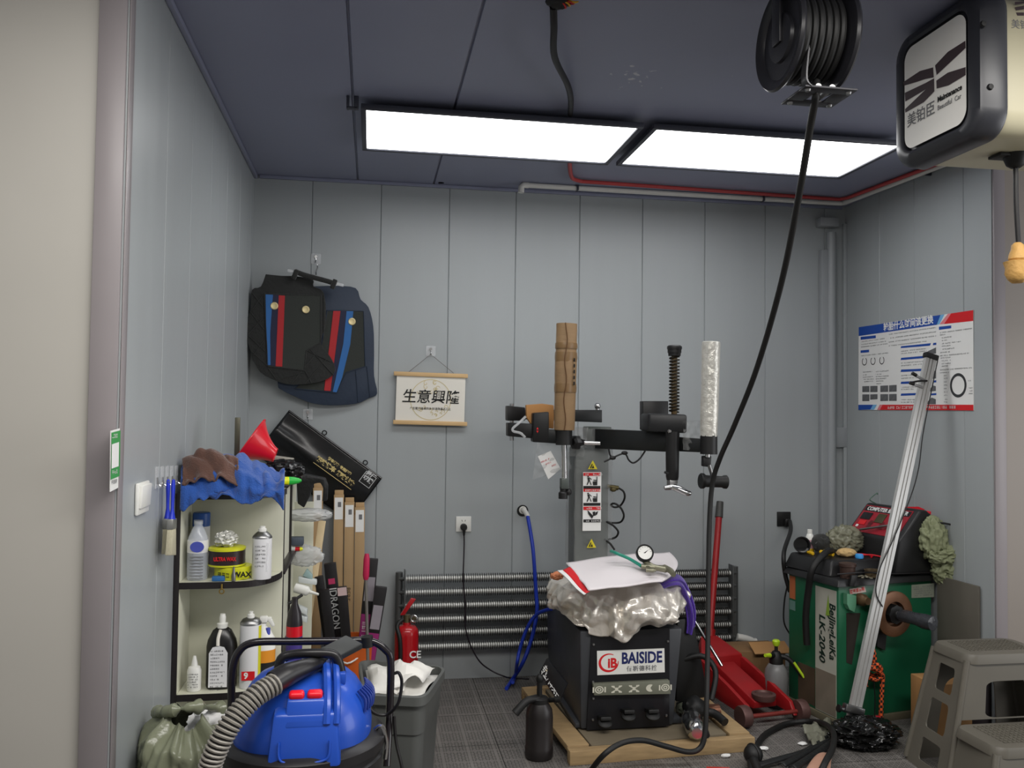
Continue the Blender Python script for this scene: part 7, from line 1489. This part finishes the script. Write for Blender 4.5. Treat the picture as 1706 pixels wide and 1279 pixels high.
# ================================================================ grey plastic step stool
M_stool = mat('grey_stool_plastic', (94, 90, 81), 0.5, var=0.16, scale=6)
t = thing('step_stool', V((2.70, 3.3, 0)), 'grey plastic two step stool at the right edge, with openings in its sides', 'stool')
def plate(quad, holes, m, nm, th=0.006):
    """flat moulded panel over a quad (bottom-left, bottom-right, top-right, top-left) with rounded openings given in u,v"""
    bm = bmesh.new(); A_, B_, C_, D_ = [V(p) for p in quad]
    def mp(u, v): return (A_*(1-u)+B_*u)*(1-v)+(D_*(1-u)+C_*u)*v
    edges = []
    def ring(uv):
        vs = [bm.verts.new(mp(*p)) for p in uv]
        for i in range(len(vs)): edges.append(bm.edges.new((vs[i], vs[(i+1) % len(vs)])))
    ring([(i/8, 0) for i in range(8)]+[(1, i/8) for i in range(8)]+[(1-i/8, 1) for i in range(8)]+[(0, 1-i/8) for i in range(8)])
    for (u0, v0, u1, v1) in holes:
        r = 0.22*min(u1-u0, (v1-v0)); rv = r*0.8; uv = []
        for cu, cv, a0 in ((u1-r, v0+rv, -90), (u1-r, v1-rv, 0), (u0+r, v1-rv, 90), (u0+r, v0+rv, 180)):
            for k in range(6): a = math.radians(a0+18*k); uv.append((cu+r*math.cos(a), cv+rv*math.sin(a)))
        ring(uv)
    bmesh.ops.triangle_fill(bm, use_beauty=True, use_dissolve=False, edges=edges)
    b = MB(); b.merge(bm); return b.build(nm, m, t, solid=th, smooth=False)
zs, zl = 0.535, 0.265
# upper step
U = dict(bl=V((2.40, 3.60, 0)), br=V((2.99, 3.60, 0)), fl=V((2.375, 3.28, 0)), fr=V((3.02, 3.28, 0)))
S_ = dict(bl=V((2.515, 3.565, zs-0.03)), br=V((2.885, 3.565, zs-0.03)), fl=V((2.505, 3.335, zs-0.03)), fr=V((2.895, 3.335, zs-0.03)))
plate([U['bl'], U['fl'], S_['fl'], S_['bl']], [(0.26, 0.07, 0.72, 0.26), (0.26, 0.345, 0.74, 0.60), (0.28, 0.68, 0.74, 0.90)], M_stool, 'side_panel')
plate([U['fr'], U['br'], S_['br'], S_['fr']], [(0.26, 0.07, 0.74, 0.26), (0.26, 0.345, 0.74, 0.60), (0.28, 0.68, 0.74, 0.90)], M_stool, 'side_panel')
plate([U['br'], U['bl'], S_['bl'], S_['br']], [(0.22, 0.06, 0.78, 0.72)], M_stool, 'back_panel')
fmid_l = U['fl'].lerp(S_['fl'], (zl+0.004)/(zs-0.03)); fmid_r = U['fr'].lerp(S_['fr'], (zl+0.004)/(zs-0.03))
plate([fmid_l, fmid_r, S_['fr'], S_['fl']], [(0.24, 0.02, 0.76, 0.64)], M_stool, 'front_panel')
def rrect(cx_, cy_, w, d, z, r, n=6):
    out = []
    for sx_, sy_, a0 in ((1, -1, -90), (1, 1, 0), (-1, 1, 90), (-1, -1, 180)):
        for k in range(n+1): a = math.radians(a0+90*k/n); out.append(V((cx_+sx_*(w/2-r)+r*math.cos(a), cy_+sy_*(d/2-r)+r*math.sin(a), z)))
    return out
M_tread = mat('studded_stool_tread', (88, 84, 74), 0.65, var=0.25, scale=30, bump=0.4, bscale=70)
b = MB(); loft(b, [rrect(2.70, 3.45, 0.405, 0.262, zs-0.042, 0.05), rrect(2.70, 3.45, 0.398, 0.255, zs-0.016, 0.05), rrect(2.70, 3.45, 0.385, 0.243, zs-0.004, 0.05), rrect(2.70, 3.45, 0.35, 0.21, zs, 0.045)], True, True); b.build('seat', M_stool, t)
def studs(nm, x0_, x1_, y0_, y1_, z, nx, ny):
    b = MB()
    for i in range(nx):
        for j in range(ny): b.box((x0_+(x1_-x0_)*(i+0.5)/nx, y0_+(y1_-y0_)*(j+0.5)/ny, z+0.001), ((x1_-x0_)/nx*0.62, (y1_-y0_)/ny*0.62, 0.003))
    b.build(nm, M_tread, t, smooth=False)
studs('tread', 2.55, 2.85, 3.37, 3.53, zs, 16, 9)
# lower step
Lq = dict(fl=V((2.33, 2.98, 0)), fr=V((3.06, 2.98, 0)), bl=V((2.375, 3.275, 0)), br=V((3.02, 3.275, 0)))
Ls = dict(fl=V((2.40, 3.03, zl-0.03)), fr=V((2.99, 3.03, zl-0.03)), bl=V((2.435, 3.285, zl-0.03)), br=V((2.955, 3.285, zl-0.03)))
plate([Lq['fl'], Lq['fr'], Ls['fr'], Ls['fl']], [(0.24, 0.05, 0.76, 0.60)], M_stool, 'lower_front_panel')
plate([Lq['bl'], Lq['fl'], Ls['fl'], Ls['bl']], [], M_stool, 'lower_side_panel')
plate([Lq['fr'], Lq['br'], Ls['br'], Ls['fr']], [], M_stool, 'lower_side_panel')
b = MB(); loft(b, [rrect(2.695, 3.155, 0.60, 0.275, zl-0.042, 0.05), rrect(2.695, 3.155, 0.594, 0.268, zl-0.016, 0.05), rrect(2.695, 3.155, 0.58, 0.255, zl-0.004, 0.05), rrect(2.695, 3.155, 0.545, 0.225, zl, 0.045)], True, True); b.build('lower_step', M_stool, t)
studs('tread', 2.46, 2.93, 3.06, 3.25, zl, 24, 9)
for k, (p, q_) in enumerate(((U['fl'], S_['fl']), (U['bl'], S_['bl']), (U['fr'], S_['fr']), (U['br'], S_['br']))):
    b = MB(); b.tube([p+V((0, 0, 0.014)), q_], 0.013, 10); b.build('corner_rib', M_stool, t)
for k, (p, q_) in enumerate(((Lq['fl'], Ls['fl']), (Lq['fr'], Ls['fr']))):
    b = MB(); b.tube([p+V((0, 0, 0.015)), q_], 0.014, 10); b.build('corner_rib', M_stool, t)
# carton with a white strap behind the stool, added dark block darkening its opening
t = thing('cardboard_box', V((2.78, 3.85, 0)), 'brown cardboard box with a white strap, behind the grey step stool', 'box')
MB().box((2.73, 3.82, 0.14), (0.20, 0.18, 0.28), 0.004).build('box', M_card, t)
b = MB(); b.tube([V((2.635, 3.722, 0.283)), V((2.600, 3.72, 0.23)), V((2.592, 3.72, 0.13)), V((2.61, 3.72, 0.03)), V((2.64, 3.72, 0.01))], 0.006, 8, 6); b.build('white_strap', M_white, t)
tag(MB().box((2.905, 3.80, 0.20), (0.16, 0.14, 0.40), 0.004).build('dark_filler', mat('dark_maroon_filler', (40, 30, 32), 0.6)), 'dark maroon block added to darken the opening in the back of the grey step stool', 'box')
# ================================================================ cable, bag and scraps on the floor at the right
Z2 = zz(1120, 1080, 4.489)
def G(x, y, z=0.016): return PZ(*Z2(x, y), z)
t = thing('extension_cable', G(1000, 700, 0.0), 'thick black cable lying in a loop on the floor, ending in a round plug', 'cable')
b = MB(); b.tube([G(612, 770), G(640, 715), G(700, 640), (G(850, 565)), G(1020, 545, 0.03), G(1140, 565, 0.06), G(1205, 630, 0.09), G(1200, 740, 0.10), G(1150, 840, 0.09), G(1105, 930, 0.06), G(1050, 1020, 0.02)], 0.0135, 12, 6); b.build('cable', M_rubber, t)
b = MB(); p = G(605, 790, 0.05); b.sphere(p, 0.042, (1, 1, 1.0)); b.cyl(p+V((-0.01, -0.02, -0.01)), p+V((-0.03, -0.12, -0.03)), 0.02); b.torus(p, 0.041, 0.006, (1, 0.3, 0)); b.build('round_plug', M_rubber, t)
b = MB(); b.tube([G(580, 840, 0.03), G(590, 900, 0.02), G(600, 960)], 0.013, 10, 4); b.build('cable_tail', M_rubber, t)
for i, (pts, lb) in enumerate((([(610, 885), (800, 830), (1000, 770), (1180, 660)], 'black flat strap lying on the floor inside the cable loop, farthest from the camera'), ([(820, 880), (950, 810), (1080, 740), (1185, 690)], 'black flat strap crossing the floor, middle one of the bundle'), ([(900, 900), (1010, 830), (1100, 770), (1200, 700)], 'black flat strap nearest the brown paper on the floor'))):
    c = spline([G(x, y, 0.022+0.014*i) for x, y in pts], 6)
    b = MB(); n_ = len(c); 
    def stf(u, v): 
        k = min(int(u*(n_-1)), n_-2); f = u*(n_-1)-k; p = c[k].lerp(c[k+1], f); d = (c[k+1]-c[k]).normalized(); w = V((-d.y, d.x, 0)); return p+w*(v-0.5)*0.036+V((0, 0, 0.012*math.sin(v*3.14)))
    b.grid(stf, 24, 5); tag(b.build('strap', M_bagb, solid=0.005), lb, 'strap', None)
b = MB(); q = G(1440, 720, 0.0); b.crumple(q+V((0, 0, 0.055)), (0.15, 0.11, 0.062), 0.30, 4.5, 41, 5, flat=-0.055*1.0/1.0 if False else None); tag(b.build('plastic_bag', mat('black_bin_film', (18, 18, 18), 0.16, var=0.2, bump=0.3, bscale=50)), 'shiny crumpled black plastic bag on the floor before the balancer', 'plastic bag')
def scrap(u, v): return q4(G(960, 610), G(1190, 560), G(1220, 740), G(1050, 760), u, v)+V((0, 0, 0.012+0.045*abs(noise.noise(V((u*3, v*3, 6))))))
tag(MB().grid(scrap, 12, 12).build('film_scrap', mat('dirty_film', (120, 120, 106), 0.4, var=0.3), solid=0.001, ang=20), 'dirty grey plastic scrap on the floor at the foot of the aluminium bar', 'scrap')
def kraft(u, v): return q4(G(1000, 900, 0.04), G(1135, 780, 0.05), G(1200, 800, 0.05), G(1180, 930, 0.04), u, v)+V((0, 0, 0.02*math.sin(u*3)))
tag(MB().grid(kraft, 8, 8).build('paper_scrap', mat('pinkish_kraft_paper', (168, 128, 108), 0.75), solid=0.002), 'pinkish brown paper on the floor at the bottom edge, right of the straps', 'paper')
tag(MB().prism([G(255, 880, 0.012), G(430, 886, 0.012), G(430, 960, 0.012), G(255, 960, 0.012)], (0, 0, -0.011), 0.002).build('red_packet', M_redpl), 'flat red packet on the floor at the bottom edge in front of the pallet', 'packet')
for i, (x, y, lb) in enumerate(((400, 800, 'white scrap on the floor against the front of the pallet'), (680, 745, 'white scrap on the floor just above the round plug'), (975, 710, 'white scrap on the floor inside the cable loop, left of the grey plastic scrap'))):
    b = MB(); b.crumple(G(x, y, 0.008), (0.022, 0.014, 0.007), 0.3, 4, 50+i, 2); tag(b.build('paper_crumb', M_paper), lb, 'scrap')
# ================================================================ hose reel under the ceiling with its hanging hose
Z1 = zz(1260, 0, 3.762)
M_reel = mat('black_reel_enamel', (34, 34, 38), 0.32, var=0.1)
yr_ = 2.0
t = thing('hose_reel', V((1.28, 2.40, 2.48)), 'black hose reel hung under the ceiling near the top right', 'hose reel')
cR = V((1.28, 2.40, 2.665)); rxl, rxr = 1.20, 1.355
Rr = 0.15
b = MB(); b.lathe([(0.03, 0.0), (Rr-0.03, 0.0), (Rr-0.02, -0.012), (Rr, -0.016), (Rr+0.006, -0.008), (Rr, 0.0), (Rr-0.02, 0.004), (0.03, 0.004)], V((rxl, cR.y, cR.z)), (1, 0, 0), 64); b.build('side_disc', M_reel, t)
b = MB(); b.lathe([(0.03, 0.0), (Rr-0.03, 0.0), (Rr-0.02, 0.012), (Rr, 0.016), (Rr+0.006, 0.008), (Rr, 0.0), (Rr-0.02, -0.004), (0.03, -0.004)], V((rxr, cR.y, cR.z)), (1, 0, 0), 64); b.build('side_disc', M_reel, t)
b = MB(); b.cyl(V((rxl+0.008, cR.y, cR.z)), V((rxr-0.008, cR.y, cR.z)), 0.07, n=40); b.build('drum', M_reel, t)
b = MB(); b.lathe([(0.075, 0.004), (0.07, -0.010), (0.03, -0.014), (0, -0.014)], V((rxl, cR.y, cR.z)), (1, 0, 0), 36); b.build('hub', M_reel, t)
for k in range(6):
    for j in range(3):
        b = MB(); b.torus(V((rxl+0.018+(rxr-rxl-0.036)*(k+0.5*(j % 2))/5.5, cR.y, cR.z)), 0.086+0.018*j, 0.0105, (1, 0, 0), 56, 8); b.build('wound_hose', M_rubber, t)
fpx = lambda x, y: P(*Z1(x, y), 1.99)
pl_c = (fpx(285, 530)+fpx(600, 530)+fpx(500, 670)+fpx(205, 665))/4
hxw = abs(fpx(600, 530).x-fpx(285, 530).x)/2*1.0; zpl = P(*Z1(400, 600), 1.9).z
pw, pd = 0.082, 0.15
zpl = 2.485; q0 = PZ(1364, 161, zpl); cxp, cyp = q0.x, q0.y
b = MB()
for (dx, dy, wx, wy) in ((0, -pd/2+0.02, pw*2, 0.04), (0, pd/2-0.02, pw*2, 0.04), (-pw+0.025, 0, 0.05, pd-0.08), (pw-0.025, 0, 0.05, pd-0.08)): b.box((cxp+dx, cyp+dy, zpl), (wx, wy, 0.006), 0.001)
b.build('guide_plate', mat('dark_guide_plate', (48, 48, 52), 0.4, 0.3), t)
for dx in (-1, 1):
    for dy in (-1, 1): b = MB(); b.lathe([(0, -0.007), (0.007, -0.006), (0.009, 0)], V((cxp+dx*pw*0.78, cyp+dy*pd*0.36, zpl-0.003)), n=12); b.build('screw', M_steel, t)
for dx in (-1, 1):
    b = MB(); b.cyl((cxp+dx*0.022, cyp-0.04, zpl+0.014), (cxp+dx*0.022, cyp+0.04, zpl+0.014), 0.010); b.build('guide_roller', M_steel, t)
b = MB(); xl_ = cxp-pw
sp = [V((xl_-0.01, 0, ZC)), V((xl_-0.012, 0, 2.70)), V((xl_+0.012, 0, 2.64)), V((xl_+0.004, 0, 2.57)), V((xl_, 0, zpl+0.02)), V((xl_+0.015, 0, zpl))]
sp2 = spline(sp, 5)
b.prism([V((p.x, cyp-pd/2-0.004, p.z)) for p in sp2]+[V((p.x+0.005, cyp-pd/2-0.004, p.z)) for p in sp2[::-1]], (0, 0.03, 0)); b.build('bracket', mat('reel_bracket', (70, 70, 72), 0.35, 0.5), t)
MB().box((cR.x, cR.y, ZC-0.006), (0.26, 0.16, 0.010), 0.002).build('ceiling_plate', M_reel, t)
b = MB(); b.cyl((rxl-0.02, cR.y, cR.z), (rxr+0.02, cR.y, cR.z), 0.018); b.build('axle', M_steel, t)
for xx in (rxl-0.018, rxr+0.018): MB().box((xx, cR.y, (cR.z+ZC)/2), (0.008, 0.05, ZC-cR.z+0.04), 0.001).build('hanger_arm', M_reel, t)
hs = [V((cxp+0.004, cyp+0.02, 2.56)), P(1359, 160, cyp), P(1351, 205, 2.46), P(1332, 320, 2.68), P(1302, 470, 3.00), P(1262, 610, 3.35), P(1225, 705, 3.60), P(1200, 762, 3.80), P(1187, 805, 3.868), P(1182, 870, 3.86), P(1180, 980, 3.80), P(1179, 1090, 3.72), P(1177, 1175, 3.64), P(1174, 1225, 3.61), P(1165, 1247, 3.60)]
gf = [P(1145, 1252, 3.59), P(1110, 1243, 3.58), P(1070, 1233, 3.57), P(1035, 1238, 3.55), P(1005, 1258, 3.52), PZ(980, 1290, 0.013), PZ(965, 1320, 0.013)]
tag(MB().tube(hs+gf, 0.0115, 14, 7).build('air_hose', M_rubber), 'long black hose hanging from the ceiling reel down to the floor', 'hose')
# ================================================================ white and black combination drum box, unlit, hung top right
M_cream2 = mat('cream_enamel', (176, 170, 144), 0.4, var=0.05); M_cap = mat('dark_grey_cap', (46, 47, 52), 0.35, var=0.06)
Xb = 1.79
def D1(x, y, e=0.0): return PX(*Z1(x, y), Xb-e)
pb = D1(985, 930); pt = D1(1250, 95); pn = D1(1325, 560); pfz = D1(925, 400)
y0_, y1_ = pn.y, pfz.y; z0_, z1_ = D1(1300, 740).z*0.5+pb.z*0.5-0.01, D1(1250, 95).z
yc_, zc_ = (y0_+y1_)/2, (z0_+z1_)/2; wy, wz = (y1_-y0_), (z1_-z0_)
t = thing('drum_sign_box', V((Xb+0.3, yc_, z0_-0.06)), 'cream ceiling box with a dark end cap and printed logo panel at the top right', 'sign box')
def rr2(x, w, h, r, n=8): return [V((x, yc_+p.x, zc_+p.y)) for p in [V((q.x, q.y, 0)) for q in rrect(0, 0, w, h, 0, r, n)]]
b = MB(); W2, H2 = wy+0.12, wz+0.10
loft(b, [rr2(Xb+0.012, wy+0.005, wz+0.005, 0.05), rr2(Xb-0.002, wy+0.01, wz+0.01, 0.05), rr2(Xb-0.006, wy+0.03, wz+0.03, 0.055), rr2(Xb+0.004, W2-0.02, H2-0.02, 0.075), rr2(Xb+0.02, W2, H2, 0.08), rr2(Xb+0.075, W2+0.012, H2+0.012, 0.085), rr2(Xb+0.088, W2+0.0, H2+0.0, 0.08)], True, True); b.build('end_cap', M_cap, t)
b = MB(); loft(b, [rr2(Xb+0.085, W2-0.02, H2-0.02, 0.07), rr2(Xb+0.95, W2-0.02, H2-0.02, 0.07)], True, True); b.build('housing', M_cream2, t)
dcl = [rr2(Xb-0.001, wy-0.01, wz-0.01, 0.045)]
b = MB(); b.poly(dcl[0]); LGP = b.build('logo_panel', mat('off_white_decal', (236, 234, 228), 0.45, var=0.03), t, smooth=False)
M_maroon = mat('maroon_print', (58, 44, 48), 0.5)
for pts in ([(920, 515), (1025, 445), (1108, 422), (1112, 485), (1060, 495), (1000, 515), (925, 537)], [(930, 582), (1060, 520), (1114, 490), (1116, 572), (1050, 640), (934, 706), (932, 684), (1062, 560), (934, 636)], [(1120, 410), (1200, 325), (1310, 255), (1312, 300), (1130, 470)], [(1128, 505), (1200, 455), (1312, 420), (1312, 470), (1205, 535), (1130, 555)]):
    MB().poly([D1(x, y, 0.0022) for x, y in pts]).build('logo_wing', M_maroon, LGP, smooth=False)
def DF(x, y): return frame(D1(x, y, 0.0022), (0, -1, 0), (0, 0, 1))
L1 = abs(D1(1135, 640).y-D1(1320, 545).y)
text('Maintenance', L1/5.6, DF(1135, 628), M_ink, 'lettering', LGP, bold=0.0007, wide=0.92); text('Beautiful  Car', L1/6.3, DF(1135, 680), M_greyink, 'lettering', LGP, wide=0.92)
L2 = abs(D1(945, 770).y-D1(1125, 690).y); text('美铂臣', L2/3*0.98, DF(945, 768), M_greyink, 'lettering', LGP, bold=0.0003)
yn = yc_-W2/2+0.01
for (x, y) in ((1420, 150), (1465, 545)):
    p = P(*Z1(x, y), yn-0.012); b = MB(); b.lathe([(0, 0.007), (0.008, 0.006), (0.010, 0)], p, (0, -1, 0), 14); b.build('screw', M_rubber, t)
for k, pts in enumerate(([(1620, 12), (1678, 8), (1678, 22), (1620, 30)], [(1622, 45), (1678, 35), (1678, 58), (1628, 66)], [(1628, 78), (1678, 78), (1678, 98), (1636, 98)])):
    MB().poly([P(*Z1(x, y), yn-0.0005) for x, y in pts]).build('side_mark', M_maroon, t, smooth=False)
text('美铂臣', 0.030, frame(P(*Z1(1598, 152), yn-0.0008), (1, 0, 0), (0, 0, 1)), M_greyink, 'lettering', t)
for xx in (Xb+0.3, Xb+0.8): MB().box((xx, yc_, (zc_+H2/2+ZC)/2), (0.05, 0.05, ZC-zc_-H2/2+0.004), 0.002).build('hanger', M_cap, t)
zb2 = zc_-H2/2
gx = P(1692, 262, yc_-0.02)
b = MB(); b.lathe([(0.04, 0.02), (0.038, -0.004), (0.028, -0.03), (0.014, -0.04), (0, -0.04)], V((gx.x, gx.y, zb2+0.004)), n=24); b.box((gx.x-0.04, gx.y+0.01, zb2+0.003), (0.06, 0.06, 0.01), 0.002); b.build('cable_gland', M_rubber, t)
t2 = thing('pull_cord', V((gx.x, gx.y, zb2-0.35)), 'black cord with a wrapped tan knot hanging under the cream sign box', 'cord')
pe = P(1697, 408, gx.y)
b = MB(); b.tube([V((gx.x, gx.y, zb2-0.034)), P(1693, 340, gx.y), pe], 0.008, 10, 6); b.build('cord', M_cord, t2)
M_tan = mat('tan_wrapping', (190, 148, 84), 0.6, var=0.25, scale=25, bump=0.4)
kz = lambda y: P(1692, y, gx.y).z
b = MB(); b.lathe([(0.010, kz(404)), (0.018, kz(408)), (0.020, kz(416)), (0.026, kz(424)), (0.028, kz(431)), (0.020, kz(436))], V((pe.x-0.004, gx.y, 0)), n=20); b.build('knot_neck', M_tan, t2)
b = MB(); b.lathe([(0.024, kz(434)), (0.040, kz(436)), (0.036, kz(446)), (0.038, kz(456)), (0.028, kz(466)), (0.016, kz(471)), (0, kz(471))], V((pe.x-0.006, gx.y, 0)), n=24, fn=lambda a, h: 1+0.12*noise.noise(V((math.cos(a)*2, math.sin(a)*2, h*50)))); b.build('knot', M_tan, t2)
